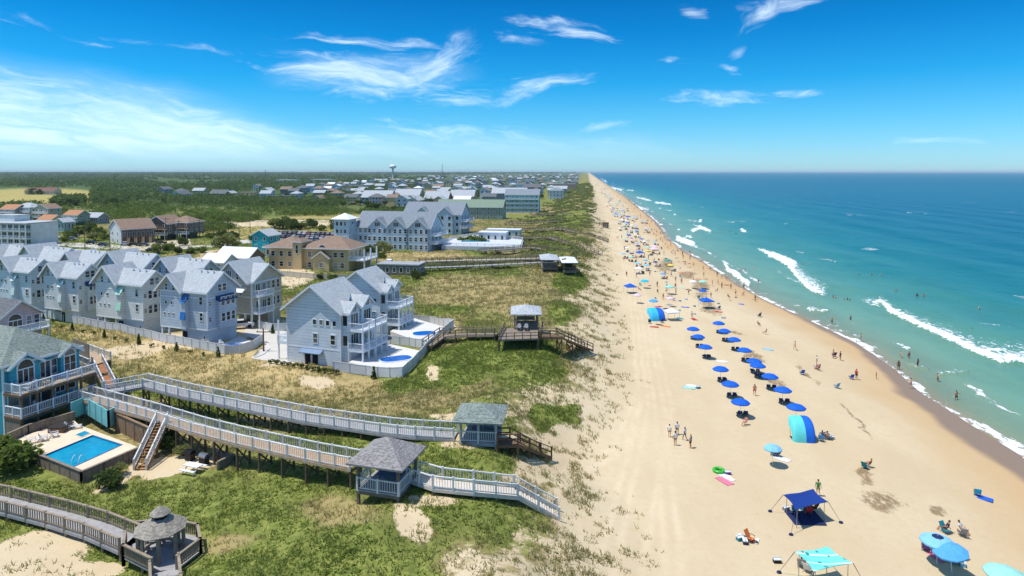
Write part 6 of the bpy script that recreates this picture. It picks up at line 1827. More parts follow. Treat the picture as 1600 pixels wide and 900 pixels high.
def pick(polys, n, rg=R, minpx=0):
    out = []
    while len(out) < n:
        pl = polys[rg.integers(len(polys))]
        xs = [q[0] for q in pl]; ysq = [q[1] for q in pl]
        x = rg.uniform(min(xs), max(xs), 60); y = rg.uniform(min(ysq), max(ysq), 60)
        k = inpoly(x, y, pl)
        for a_, b_ in zip(x[k][:20], y[k][:20]): out.append((a_, b_))
    rg.shuffle(out)
    return out[:n]
THK = leafmat('thicket_leaves', (64, 86, 40), (92, 114, 52), (116, 132, 70), .06)
WOOD = leafmat('woodland_leaves', (58, 80, 50), (78, 100, 58), (94, 114, 68), .02)
TP = [[(62, 346), (70, 332), (110, 322), (200, 318), (330, 320), (300, 334), (270, 342), (160, 347)], [(165, 345), (280, 340), (330, 322), (430, 322), (540, 332), (470, 338), (380, 340), (310, 352), (300, 358), (230, 340)],
      [(300, 345), (330, 336), (410, 342), (380, 348)], [(296, 366), (300, 352), (330, 352), (372, 357), (330, 362)], [(140, 342), (170, 320), (240, 318), (280, 330), (200, 345)], [(440, 338), (470, 326), (520, 328), (560, 334), (520, 338)],
      [(600, 336), (640, 324), (665, 330), (640, 340)], [(560, 334), (585, 326), (610, 330), (600, 338)]]
pts = pick(TP, 2300); C = np.array([tuple(P(x, y)) for x, y in pts])
dd_ = np.hypot(C[:, 0], C[:, 1])
clumps('thicket', C, R.uniform(1.8, 4.2, len(C)), R.uniform(1.8, 4.4, len(C)), 46, .42 * np.ones(len(C)) * np.clip(dd_ / 450, .8, 1.6), THK)
WP = [[(0, 292), (0, 274), (200, 274), (260, 290), (180, 296), (140, 293)], [(0, 276), (0, 271), (620, 271), (600, 277), (300, 282)], [(170, 318), (210, 290), (260, 286), (420, 284), (500, 290), (380, 300), (330, 318), (250, 318)], [(250, 300), (420, 276), (640, 274), (620, 284), (520, 296), (400, 300)], [(78, 322), (95, 314), (132, 314), (130, 322)], [(142, 320), (145, 300), (160, 296), (200, 306), (190, 322)], [(240, 319), (330, 312), (470, 316), (560, 322), (500, 328), (300, 322)], [(48, 304), (52, 296), (66, 296), (66, 304)],
      [(560, 300), (620, 282), (660, 276), (700, 276), (640, 300)], [(620, 330), (680, 306), (760, 300), (740, 312)], [(480, 318), (560, 296), (620, 290), (600, 312)], [(0, 332), (40, 328), (70, 330), (60, 345), (10, 338)]]
pts = pick(WP, 6800); C = np.array([tuple(P(x, y)) for x, y in pts])
dd_ = np.hypot(C[:, 0], C[:, 1])
clumps('woodland', C, R.uniform(3.0, 6.0, len(C)) * np.clip(dd_ / 900, .8, 3.5), R.uniform(5, 9.5, len(C)), 26, np.clip(dd_ / 800, .7, 5.0), WOOD)
pts = pick([[(-40, 272.5), (-40, 269.2), (860, 269.2), (900, 270.5), (700, 273)], [(-40, 276), (-40, 270), (560, 270), (560, 275)]], 2900); C = np.array([tuple(P(x, y)) for x, y in pts]); dd_ = np.hypot(C[:, 0], C[:, 1])
clumps('far_woods', C, R.uniform(5, 9, len(C)) * np.clip(dd_ / 900, .8, 9), R.uniform(7, 12, len(C)), 14, np.clip(dd_ / 500, 1, 22), WOOD)

nn_ = 2600; k = cells(AREA * sst(3, 9, d) * sst(60, 35, d) * (GY > 190) * (GY < 1500) * (200.0 / GY) ** 1.5 * sst(.5, .62, fbm(GX / 6, GY / 10, 401, 3)), nn_)
C = np.stack([GX.ravel()[k] + R.normal(0, .6, nn_), GY.ravel()[k] + R.normal(0, .8, nn_), GZ.ravel()[k]], -1); dd_ = np.hypot(C[:, 0], C[:, 1])
clumps('dune_scrub', C, R.uniform(.9, 2.2, nn_) * np.clip(dd_ / 500, .8, 2), R.uniform(.6, 1.3, nn_) * np.clip(dd_ / 500, .8, 2), 18, np.clip(dd_ / 900, .35, 1.2), LEAFO)
# single shrubs and trees of the middle ground
for (px, py, kd, sc, lb) in ((350, 392, 'olive', 2.2, 'large olive green shrub beside the sandy street'), (362, 388, 'olive', 1.4, 'olive shrub leaning on the larger one by the street'), (286, 384, 'darkbush', 1.6, 'dark windswept shrub right of the stilt house'), (262, 392, 'bush', 1.7, 'green shrub between street and townhouse roofs'), (248, 396, 'olive', 1.4, 'pale shrub behind the townhouse roofs'), (278, 398, 'darkbush', 1.3, 'dark shrub behind the sky blue townhouse'), (298, 396, 'bush', 1.5, 'green shrub near the back row right end'), (315, 395, 'bush', 1.3, 'low green shrub left of the white roof'),
                            (66, 372, 'bush', 2.0, 'bright green shrub right of the hotel'), (110, 372, 'bush', 1.8, 'green shrub before the teal gabled cottage'), (125, 366, 'bush', 2.2, 'leafy green shrub in front of the long bungalow'), (140, 364, 'darkbush', 2.4, 'tall dark shrub in front of the long bungalow'), (155, 368, 'bush', 2.2, 'big green shrub beside the white end wall'), (148, 376, 'olive', 1.5, 'pale shrub by the street near the dark cars'), (100, 378, 'bush', 1.3, 'small street side shrub near the trailer'), (164, 374, 'bush', 1.6, 'round shrub touching the white end wall'),
                            (442, 358, 'darkbush', 3.0, 'dark tree like shrub left of the parking lot'), (456, 360, 'darkbush', 2.8, 'dark shrub behind the parking lot corner'), (470, 358, 'bush', 2.4, 'green shrub behind the parking lot'), (488, 356, 'darkbush', 2.2, 'dark shrub behind the middle of the parking lot'), (503, 360, 'bush', 1.8, 'light green shrub behind the parking lot'), (526, 362, 'darkbush', 2.6, 'dark shrub at the condominium end of the parking lot'), (535, 358, 'darkbush', 2.8, 'tall dark shrub by the lookout tower'), (430, 356, 'olive', 2.0, 'olive shrub in the dry field near the parking lot'), (330, 372, 'bush', 1.6, 'green roadside shrub under the utility poles'), (346, 372, 'darkbush', 1.8, 'dark roadside shrub between two utility poles'), (366, 374, 'darkbush', 1.6, 'dark shrub right of the utility poles'), (396, 378, 'darkbush', 1.6, 'dark shrub beside the turquoise cottage'),
                            (572, 400, 'darkbush', 1.9, 'dark shrub right of the tan house'), (585, 398, 'bush', 1.7, 'green shrub between tan house and condominium'), (562, 404, 'darkbush', 1.5, 'low dark shrub under the tan house balcony'), (600, 396, 'olive', 1.7, 'olive shrub below the condominium wall'), (596, 404, 'bush', 1.3, 'small shrub near the blue toilet cabin'), (725, 382, 'bush', 2.0, 'palm green shrub on the pool terrace edge'), (740, 380, 'bush', 2.1, 'bright green shrub behind the pool terrace'), (752, 381, 'bush', 1.8, 'leafy shrub beside the small pool house'), (886, 425, 'darkbush', 1.5, 'dark shrub beneath the white roofed dune shelter'), (650, 436, 'darkbush', 1.2, 'dark shrub beside the deck house'), (520, 438, 'bush', .9, 'green shrub on the bank below the tan house'), (500, 437, 'darkbush', .8, 'dark shrub by the pale garden wall')):
    plant(kd, 'shrub', lb, 'shrub', P(px, py), sc)

# ================================================================ the far town: copies of a few houses
PROT = []
FARCOL = [('white', S_WHITE), ('pale blue', S_LBLUE), ('grey', S_GREY), ('tan', S_TAN), ('yellow', S_YEL), ('pink', S_PINK), ('blue', S_SKY), ('brown', S_BROWN)]
FROOF = [('grey', ROOFGL), ('brown', ROOFBR), ('dark', ROOFDK), ('white', WROOF)]
for (kind, w, dp, h, fl, st) in (('hip', 12, 10, 8.2, 2, 2.2), ('gx', 13, 9, 8.0, 2, 2.2), ('gy', 9, 11, 9.2, 3, 0), ('gx', 17, 11, 6.2, 2, 0), ('flat', 26, 13, 7.0, 2, 0)):
    PROT.append((kind, simple('far house proto', (760, 330), w, dp, h, kind, S_WHITE, ROOFGL, 0, nw=4 if w > 10 else 2, floors=fl, stilts=st, group='x', winw=1.5).o))
KW = {'hip': 'hip roofed', 'gx': 'gabled', 'gy': 'narrow gabled', 'flat': 'flat roofed'}
placed = []
def far_house(px, py, zone, ki=None):
    p = P(px, py)
    ki = ki if ki is not None else rnd.choices(range(5), (30, 30, 16, 16, 8))[0]
    kd, pr = PROT[ki]; cn, cm_w = rnd.choices(FARCOL, (30, 16, 18, 10, 5, 4, 12, 8))[0]; rn, rm = rnd.choices(FROOF, (48, 24, 24, 5))[0]
    lab = f'{cn} {KW[kd]} house with {rn} roof {zone}'
    return dup(pr, p, rad(rnd.choice([-8, -8, 82, -14]) + rnd.uniform(-4, 4)), lab, f'{cn} {KW[kd]} houses with {rn} roofs {zone}', rnd.uniform(.85, 1.15), {'wall': cm_w, 'roof': rm})
def ok(px, py, sp):
    m = (py - 268) / 31.0 * sp
    for (a_, b_) in placed:
        if abs(a_ - px) < m and abs(b_ - py) < m * .28: return False
    placed.append((px, py)); return True
for q in ((318, 309), (330, 311), (300, 312), (371, 311), (352, 312), (404, 299), (397, 309), (408, 311), (420, 311), (429, 316), (454, 306), (478, 304), (466, 308), (474, 313), (454, 317), (285, 308), (270, 306)):
    if ok(q[0], q[1], 9): far_house(q[0], q[1], 'at the edge of the woods')
n = 0
for t in range(6000):
    if n >= 282: break
    px = rnd.uniform(490, 925); lim = np.interp(px, (490, 560, 640, 760, 860, 925), (320, 326, 331, 322, 310, 292)); py = 273.5 + (lim - 273.5) * rnd.random() ** 1.7
    lo = np.interp(px, (490, 600, 700, 925), (296, 284, 276, 273))
    if py < lo: continue
    if px > np.interp(py, (273, 285, 300, 320), (905, 905, 895, 880)): continue
    if ok(px, py, 12.5):
        zone = 'in the near part of the far town' if py > 305 else ('in the middle of the far town' if py > 287 else 'on the skyline of the far town')
        far_house(px, py, zone); n += 1
for k_, pr in PROT:
    for ch in list(pr.children):
        for g in list(ch.children): bpy.data.objects.remove(g)
        bpy.data.objects.remove(ch)
    bpy.data.objects.remove(pr)
for (px, py, w, lb) in ((460, 285, 55, 'long flat white supermarket roof in the woods'), (515, 284, 60, 'red fronted store block beside the white supermarket'), (630, 283, 70, 'wide white store roof at the foot of the water tower'), (655, 316, 26, 'pale motel block in the near far town'), (610, 320, 28, 'blue grey motel block below the far town'), (740, 318, 24, 'grey apartment house behind the green motel'), (700, 322, 22, 'sandy coloured motel beside the thicket')):
    s_ = max(1.0, P(px, py).y / 1000)
    simple(lb, (px, py), w, 20 * s_, 7, 'flat' if py < 300 else 'gx', S_WHITE if 'white' in lb else (S_SKY if 'blue' in lb else (mat('red_front', (140, 70, 64), .8, .1) if 'red' in lb else S_TAN)), WROOF if 'white' in lb else ROOFGL, -6, name='store' if py < 300 else 'motel', cat='store' if py < 300 else 'motel', nw=8, floors=2, winw=2)
# trees among the far houses
tproto = plant('tree', 'tree', 'tree', 'tree', (0, 0, 0), 1.0)
n = 0
for t in range(2000):
    if n >= 130: break
    px = rnd.uniform(480, 900); lim = np.interp(px, (480, 560, 640, 760, 860, 900), (322, 330, 334, 324, 314, 296)); py = 276 + (lim - 276) * rnd.random()
    if py < np.interp(px, (480, 600, 700, 925), (298, 286, 278, 276)): continue
    if px > np.interp(py, (273, 285, 300, 320), (895, 895, 885, 870)): continue
    s_ = rnd.uniform(.7, 1.25); o = dup(tproto, P(px, py), rnd.random() * 6, 'dark green tree standing among the far town houses', 'trees among the far town houses', s_); n += 1
for c_ in list(tproto.children): bpy.data.objects.remove(c_)
bpy.data.objects.remove(tproto)
# ================================================================ people
def skin_mesh(name, V, E_, Rr, root, sub=1):
    me = bpy.data.meshes.new(name); me.from_pydata(V, E_, []); o = bpy.data.objects.new(name, me); COL.objects.link(o)
    md = o.modifiers.new('s', 'SKIN'); md.use_smooth_shade = True
    for i, r in enumerate(Rr):
        sv_ = me.skin_vertices[0].data[i]; sv_.radius = r if isinstance(r, tuple) else (r, r); sv_.use_root = (i == root)
    if sub: o.modifiers.new('u', 'SUBSURF').levels = sub
    dg = bpy.context.evaluated_depsgraph_get(); ev = o.evaluated_get(dg)
    r = bpy.data.meshes.new_from_object(ev); r.name = name
    bpy.data.objects.remove(o)
    return r
JN = ['pel', 'wai', 'che', 'nec', 'hed', 'top', 'hl', 'kl', 'al', 'tl', 'hr', 'kr', 'ar', 'tr', 'sl', 'el', 'wl', 'dl', 'sr', 'er', 'wr', 'dr']
JR = [.14, .125, .155, .058, .085, .082, .088, .062, .042, .036, .088, .062, .042, .036, .066, .045, .033, .034, .066, .045, .033, .034]
JE = [(0, 1), (1, 2), (2, 3), (3, 4), (4, 5), (0, 6), (6, 7), (7, 8), (8, 9), (0, 10), (10, 11), (11, 12), (12, 13), (2, 14), (14, 15), (15, 16), (16, 17), (2, 18), (18, 19), (19, 20), (20, 21)]
def pose(kind):
    J = dict(pel=(0, 0, .95), wai=(0, .0, 1.12), che=(0, .01, 1.33), nec=(0, .01, 1.5), hed=(0, -.02, 1.6), top=(0, -.01, 1.69), hl=(.1, 0, .9), kl=(.11, -.03, .5), al=(.11, .02, .08), tl=(.13, -.14, .035), hr=(-.1, 0, .9), kr=(-.11, -.03, .5), ar=(-.11, .02, .08), tr=(-.13, -.14, .035),
             sl=(.18, .01, 1.41), el=(.25, .04, 1.13), wl=(.27, -.05, .88), dl=(.27, -.08, .79), sr=(-.18, .01, 1.41), er=(-.25, .04, 1.13), wr=(-.27, -.05, .88), dr=(-.27, -.08, .79))
    if kind == 'walk':
        J.update(kl=(.11, -.2, .52), al=(.11, -.22, .1), tl=(.12, -.37, .06), kr=(-.11, .05, .5), ar=(-.11, .34, .14), tr=(-.12, .24, .035), el=(.25, .14, 1.15), wl=(.26, .12, .9), dl=(.26, .10, .81), er=(-.25, -.08, 1.14), wr=(-.26, -.24, .93), dr=(-.26, -.3, .85))
    elif kind == 'sit':
        J.update(pel=(0, .02, .40), wai=(0, .1, .56), che=(0, .2, .77), nec=(0, .24, .93), hed=(0, .22, 1.03), top=(0, .22, 1.12), hl=(.1, -.04, .38), kl=(.13, -.46, .46), al=(.13, -.62, .09), tl=(.14, -.77, .05), hr=(-.1, -.04, .38), kr=(-.13, -.46, .46), ar=(-.13, -.62, .09), tr=(-.14, -.77, .05),
                 sl=(.18, .2, .85), el=(.28, .05, .62), wl=(.24, -.2, .56), dl=(.2, -.28, .55), sr=(-.18, .2, .85), er=(-.28, .05, .62), wr=(-.24, -.2, .56), dr=(-.2, -.28, .55))
    elif kind == 'lie':
        J.update(pel=(0, 0, .13), wai=(0, .18, .12), che=(0, .4, .13), nec=(0, .57, .13), hed=(0, .67, .14), top=(0, .76, .14), hl=(.1, -.05, .11), kl=(.13, -.46, .12), al=(.14, -.88, .06), tl=(.16, -.95, .17), hr=(-.1, -.05, .11), kr=(-.13, -.44, .3), ar=(-.13, -.74, .06), tr=(-.15, -.88, .05),
                 sl=(.18, .47, .12), el=(.34, .26, .09), wl=(.3, .02, .06), dl=(.29, -.06, .06), sr=(-.18, .47, .12), er=(-.34, .3, .09), wr=(-.38, .05, .06), dr=(-.38, -.03, .06))
    elif kind == 'wade':
        J.update(el=(.4, .0, 1.2), wl=(.58, -.1, 1.15), dl=(.66, -.13, 1.13), er=(-.4, .0, 1.2), wr=(-.58, -.1, 1.15), dr=(-.66, -.13, 1.13), kl=(.17, -.06, .5), al=(.2, .02, .08), tl=(.23, -.13, .035), kr=(-.16, .0, .5), ar=(-.19, .1, .08), tr=(-.21, -.05, .035))
    return J
SKINT = [mat('skin_light', (214, 168, 138), .55, .04), mat('skin_tan', (184, 128, 96), .55, .04), mat('skin_dark', (110, 72, 52), .55, .05)]
HAIRM = [mat('hair_brown', (62, 42, 28), .7, .2), mat('hair_dark', (28, 22, 20), .7, .2), mat('hair_blond', (176, 140, 84), .7, .15)]
CLO = {}
def cloth(nm, c):
    return mat('cloth_' + nm.replace(' ', '_'), c, .8, .08)
for nm, c in (('navy', (30, 42, 84)), ('red', (184, 44, 44)), ('black', (30, 30, 34)), ('white', (226, 226, 224)), ('teal', (30, 140, 150)), ('blue', (36, 92, 190)), ('grey', (140, 142, 146)), ('pink', (214, 120, 140)), ('green', (60, 130, 70)), ('orange', (220, 120, 50)), ('khaki', (150, 134, 100))): CLO[nm] = cloth(nm, c)
PPL = {}
def person_proto(kind, outfit):
    k = (kind, outfit)
    if k in PPL: return PPL[k]
    J = pose(kind); V = [J[j] for j in JN]
    Rr = list(JR)
    if outfit == 'suit': Rr[2] = .14; Rr[0] = .15; Rr[14] = Rr[18] = .056
    body = skin_mesh('person', V, JE, Rr, 0)
    # face and fingers belong to the one body mesh
    m = MB(); h = Vector(J['hed']); t = Vector(J['top']); up = (t - h).normalized()
    fw = Vector((0, -1, 0)) if kind != 'lie' else Vector((0, 0, 1)); sd = up.cross(fw).normalized()
    fc = h + up * .03 + fw * .082
    m.tube(fc + up * .012, fc - up * .02 + fw * .022, .008, .014, 6)
    for s_ in (-1, 1):
        m.blob(fc + up * .022 + sd * (.03 * s_), (.011, .011, .009), 6); m.blob(h + up * .03 + sd * (.085 * s_), (.014, .02, .028), 6)
    m.bar(fc - up * .045 + sd * .022, fc - up * .045 - sd * .022, .012, .01)
    for w_, d_, s_ in (('wl', 'dl', 1), ('wr', 'dr', -1)):
        a, b_ = Vector(J[w_]), Vector(J[d_]); dr = (b_ - a).normalized(); sx = dr.cross(Vector((1, 0, 0))).normalized()
        for f in range(4):
            o_ = sx * ((f - 1.5) * .018); L = (.065, .078, .072, .056)[f]
            p0 = b_ + o_ + dr * .01; p1 = p0 + dr * (L * .55); p2 = p1 + dr * (L * .4) + Vector((-s_ * .014, 0, 0)); m.tube(p0, p1, .009, .008, 5); m.tube(p1, p2, .008, .006, 5)
        p0 = a.lerp(b_, .5) - sx * .03; m.tube(p0, p0 - sx * .025 + dr * .045, .010, .007, 5)
    bm_ = m.mesh('x', SKINT[0])
    import bmesh
    bb = bmesh.new(); bb.from_mesh(body); bb.from_mesh(bm_); bb.to_mesh(body); bb.free()
    body.materials.clear(); body.materials.append(SKINT[0])
    for p_ in body.polygons: p_.use_smooth = True
    root = link('person', body); tag(root, 'person', 'person')
    def lerp(a, b_, t): return tuple(x + (y - x) * t for x, y in zip(J[a], J[b_]))
    if outfit in ('trunks', 'shirt'):
        V2 = [J['pel'], lerp('pel', 'wai', .45), J['hl'], lerp('hl', 'kl', .72), J['hr'], lerp('hr', 'kr', .72)]
        sm_ = skin_mesh('shorts', V2, [(0, 1), (0, 2), (2, 3), (0, 4), (4, 5)], [.158, .142, .105, .092, .105, .092], 0); sm_.materials.append(CLO['navy']); link('shorts', sm_, root)
    if outfit in ('shirt', 'suit'):
        V2 = [lerp('pel', 'wai', .2), J['wai'], J['che'], lerp('che', 'nec', .55)]; E2 = [(0, 1), (1, 2), (2, 3)]; R2 = [.155, .142, .168, .085]
        if outfit == 'shirt':
            V2 += [J['sl'], lerp('sl', 'el', .62), J['sr'], lerp('sr', 'er', .62)]; E2 += [(2, 4), (4, 5), (2, 6), (6, 7)]; R2 += [.08, .068, .08, .068]
        else:
            V2[0] = J['pel']; R2 = [.16, .135, .15, .05]
        sm_ = skin_mesh('top', V2, E2, R2, 1); sm_.materials.append(CLO['white']); link('shirt' if outfit == 'shirt' else 'swimsuit', sm_, root)
    m = MB(); c = t + up * .0 - fw * .018
    m.blob(h + up * .055 - fw * .022, (.098, .098, .098) if kind != 'lie' else (.098, .098, .098), 10)
    if outfit == 'suit': m.blob(h - up * .05 - fw * .075, (.07, .045, .13), 8)
    hm = m.mesh('hair', HAIRM[0], True); link('hair', hm, root)
    PPL[k] = root
    return root
PKEEP = []
PN = {'stand': 'standing', 'walk': 'walking', 'sit': 'sitting', 'lie': 'lying down', 'wade': 'wading with arms spread'}
def person(loc, kind, outfit, col, top, label, rz=None, group=None, sc=1.0, zoff=0.0, hair=None, skin=None):
    pr = person_proto(kind, outfit)
    o = dup(pr, Vector(loc) + Vector((0, 0, zoff)), rnd.random() * 6.28 if rz is None else rz, label, group, sc * rnd.uniform(.95, 1.04),
            {'person': SKINT[rnd.choice([0, 0, 1, 1, 2]) if skin is None else skin], 'shorts': CLO[col], 'shirt': CLO[top], 'swimsuit': CLO[col], 'hair': HAIRM[rnd.randrange(3) if hair is None else hair]})
    return o


# ================================================================ beach furniture prototypes (first at the origin, copied, then removed)
def part(m, name, mt, par, smooth=False): return m.build(name, mt, par, smooth=smooth)
def umbrella_proto(r=1.25, h=2.05, n=8, ring=None):
    o = thing('beach_umbrella', 'umbrella', 'umbrella')
    m = MB()
    vs = [(0, 0, h + .42)]; prof = [(.35, .37), (.7, .22), (1.0, -.02)]
    for q, dz in prof:
        for k in range(n * 2):
            a = math.pi * k / n; s_ = 1.0 if k % 2 == 0 else .955
            vs.append((r * q * s_ * math.cos(a), r * q * s_ * math.sin(a), h + dz + (0 if k % 2 == 0 else -.012)))
    N = n * 2
    fs = [(0, 1 + k, 1 + (k + 1) % N) for k in range(N)]
    for i in range(2): fs += [(1 + i * N + k, 1 + (i + 1) * N + k, 1 + (i + 1) * N + (k + 1) % N, 1 + i * N + (k + 1) % N) for k in range(N)]
    o_ = len(vs)
    for k in range(N): x, y, z = vs[1 + 2 * N + k]; vs.append((x * .995, y * .995, z - .13))
    fs += [(1 + 2 * N + k, o_ + k, o_ + (k + 1) % N, 1 + 2 * N + (k + 1) % N) for k in range(N)]
    m.add(vs, fs); part(m, 'canopy', CLO['blue'], o)
    m = MB(); m.tube((0, 0, -.4), (0, 0, h + .5), .025, .02, 8); part(m, 'pole', TRIM, o)
    m = MB()
    for k in range(n): a = 2 * math.pi * k / n; m.tube((0, 0, h + .36), (r * .95 * math.cos(a), r * .95 * math.sin(a), h - .05), .012, .008, 4)
    part(m, 'rib', TRIM, o) if False else None
    return o
def chair_proto():
    o = thing('beach_chair', 'chair', 'beach chair')
    m = MB(); m.extr([(-.27, -.28, .34), (-.27, .2, .27), (-.27, .2, .24), (-.27, -.28, .31)], (.54, 0, 0)); part(m, 'seat', CLO['blue'], o)
    m = MB(); m.extr([(-.27, .2, .27), (-.27, .52, .92), (-.27, .55, .91), (-.27, .23, .26)], (.54, 0, 0)); part(m, 'backrest', CLO['blue'], o)
    for s_ in (-1, 1):
        m = MB(); m.tube((.29 * s_, -.3, 0), (.29 * s_, .54, .93), .016, .016, 6) if False else m.tube((.29 * s_, .19, .26), (.29 * s_, .54, .93), .016, .016, 6)
        m.tube((.29 * s_, -.3, .32), (.29 * s_, .42, .02), .016, .016, 6); m.tube((.29 * s_, -.26, .0), (.29 * s_, .22, .27), .016, .016, 6); part(m, 'frame', STEEL, o)
        m = MB(); m.box(.26 * s_, -.25, .5, .33 * s_, .3, .53); m.tube((.295 * s_, -.2, .3), (.295 * s_, -.2, .5), .014, .014, 6); part(m, 'armrest', BRWOOD, o)
    return o
def lounger_proto():
    o = thing('beach_lounger', 'lounger', 'lounger')
    m = MB(); m.box(-.29, -1.25, .28, .29, .1, .33); part(m, 'seat', CLO['blue'], o)
    m = MB(); m.extr([(-.29, .1, .28), (-.29, .7, .72), (-.29, .68, .76), (-.29, .1, .33)], (.58, 0, 0)); part(m, 'backrest', CLO['blue'], o)
    for x in (-.26, .26):
        for y in (-1.1, .05): m = MB(); m.box(x - .025, y - .025, 0, x + .025, y + .025, .28); part(m, 'leg', BRWOOD, o)
    return o
def cooler_proto():
    o = thing('cooler_box', 'cooler', 'cooler')
    m = MB(); m.box(-.3, -.19, 0, .3, .19, .3); part(m, 'box', CLO['blue'], o)
    m = MB(); m.box(-.315, -.205, .301, .315, .205, .38); part(m, 'lid', TRIM, o)
    m = MB(); m.box(-.34, -.02, .2, -.316, .02, .34); m.box(.316, -.02, .2, .34, .02, .34); m.bar((-.33, 0, .34), (-.33, 0, .46), .02, .02); m.bar((.33, 0, .34), (.33, 0, .46), .02, .02); m.bar((-.33, 0, .46), (.33, 0, .46), .03, .03); part(m, 'handle', GREYWOOD, o)
    return o
def towel_proto():
    m = MB(); vs = []
    for i in range(7):
        for j in range(9): vs.append((-.5 + i / 6 + .02 * math.sin(j * 2.1), -.95 + 1.9 * j / 8, .04 + .02 * math.sin(i * 1.7 + j * 1.1)))
    fs = [(i * 9 + j, (i + 1) * 9 + j, (i + 1) * 9 + j + 1, i * 9 + j + 1) for i in range(6) for j in range(8)]
    n = len(vs); vs2 = vs + [(x, y, z - .03) for x, y, z in vs]
    ring = [j for j in range(9)] + [i * 9 + 8 for i in range(1, 7)] + [6 * 9 + j for j in range(7, -1, -1)] + [i * 9 for i in range(5, 0, -1)]
    m.add(vs2, fs + [tuple(q + n for q in f[::-1]) for f in fs] + [(ring[k], ring[k] + n, ring[(k + 1) % len(ring)] + n, ring[(k + 1) % len(ring)]) for k in range(len(ring))])
    o = m.build('beach_towel', CLO['white'], None, smooth=True); return tag(o, 'towel', 'towel')
def popup_proto():
    o = thing('canopy_tent', 'tent', 'canopy tent')
    for x in (-1.5, 1.5):
        for y in (-1.5, 1.5): m = MB(); m.tube((x, y, -.1), (x, y, 2.1), .03, .03, 6); part(m, 'leg', STEEL, o)
    m = MB()
    ring = [(-1.55, -1.55), (1.55, -1.55), (1.55, 1.55), (-1.55, 1.55)]
    vs = [(x, y, 1.9) for x, y in ring] + [(x, y, 2.12) for x, y in ring] + [(0, 0, 2.95)] + [(x * .98, y * .98, 2.08) for x, y in ring] + [(0, 0, 2.9)]
    fs = [(k, (k + 1) % 4, 4 + (k + 1) % 4, 4 + k) for k in range(4)] + [(4 + k, 4 + (k + 1) % 4, 8) for k in range(4)] + [(9 + (k + 1) % 4, 9 + k, 13) for k in range(4)]
    m.add(vs, fs); part(m, 'canopy', CLO['blue'], o)
    return o
PRO = dict(u=umbrella_proto(), c=chair_proto(), l=lounger_proto(), k=cooler_proto(), t=towel_proto(), p=popup_proto())
BLUEU = mat('umbrella_blue', (14, 92, 196), .75, .06); CLO['umbrella blue'] = BLUEU
for nm, c in (('light blue', (130, 190, 220)), ('mint', (150, 206, 190)), ('sea green', (40, 146, 136)), ('sky', (84, 160, 214)), ('cyan', (40, 180, 214)), ('yellow', (226, 200, 90)), ('purple', (110, 80, 150)), ('navy blue', (28, 56, 120)), ('pale pink', (224, 196, 204))): CLO[nm] = cloth(nm, c)
def put(kind, loc, col, label, rz=None, group=None, sc=None, tilt=0.0):
    names = {'u': ['canopy'], 'c': ['seat', 'backrest'], 'l': ['seat', 'backrest'], 'k': ['box'], 't': ['beach_towel'], 'p': ['canopy']}[kind]
    o = dup(PRO[kind], loc, rnd.random() * 6.28 if rz is None else rz, label, group, sc, {n_: CLO[col] for n_ in names})
    if tilt: o.rotation_euler = (tilt * math.cos(1.3), tilt * math.sin(1.3), o.rotation_euler.z)
    return o
def under(px, py, h):
    z = 1.9
    for _ in range(4):
        q = PZ(px, py, z + h); z = ground(q.x, q.y)
    return Vector((q.x, q.y, z))
# ---- the hired umbrellas in two rows, loungers in their shade
rowA = [(1083, 514), (1091, 526), (1102, 542), (1126, 576.5), (1141, 600), (1157, 628)]
rowB = [(1123, 505), (1132, 517), (1147, 530.5), (1163, 547), (1178, 564), (1184, 571), (1203, 588), (1223, 609), (1244, 636)]
for rn, row in (('landward', rowA), ('seaward', rowB)):
    for i, (px, py) in enumerate(row):
        b_ = under(px, py, 2.05)
        put('u', b_, 'umbrella blue', f'royal blue umbrella in the {rn} hired row, {ordn[len(row) - 1 - i]} from the teal and blue tent', group='royal blue hired umbrellas', rz=rad(22))
        s_ = Vector((.35, .15, 0))
        for k in (-1, 1):
            q = b_ + s_ + Vector((.42 * k, .1, 0)); q.z = ground(q.x, q.y)
            put('l', q, 'navy', f'{"left" if k < 0 else "right"} navy lounger under {ordn[len(row) - 1 - i]} {rn} blue umbrella from the teal tent', rz=rad(160 + rnd.uniform(-8, 8)), group='navy loungers under the hired umbrellas')
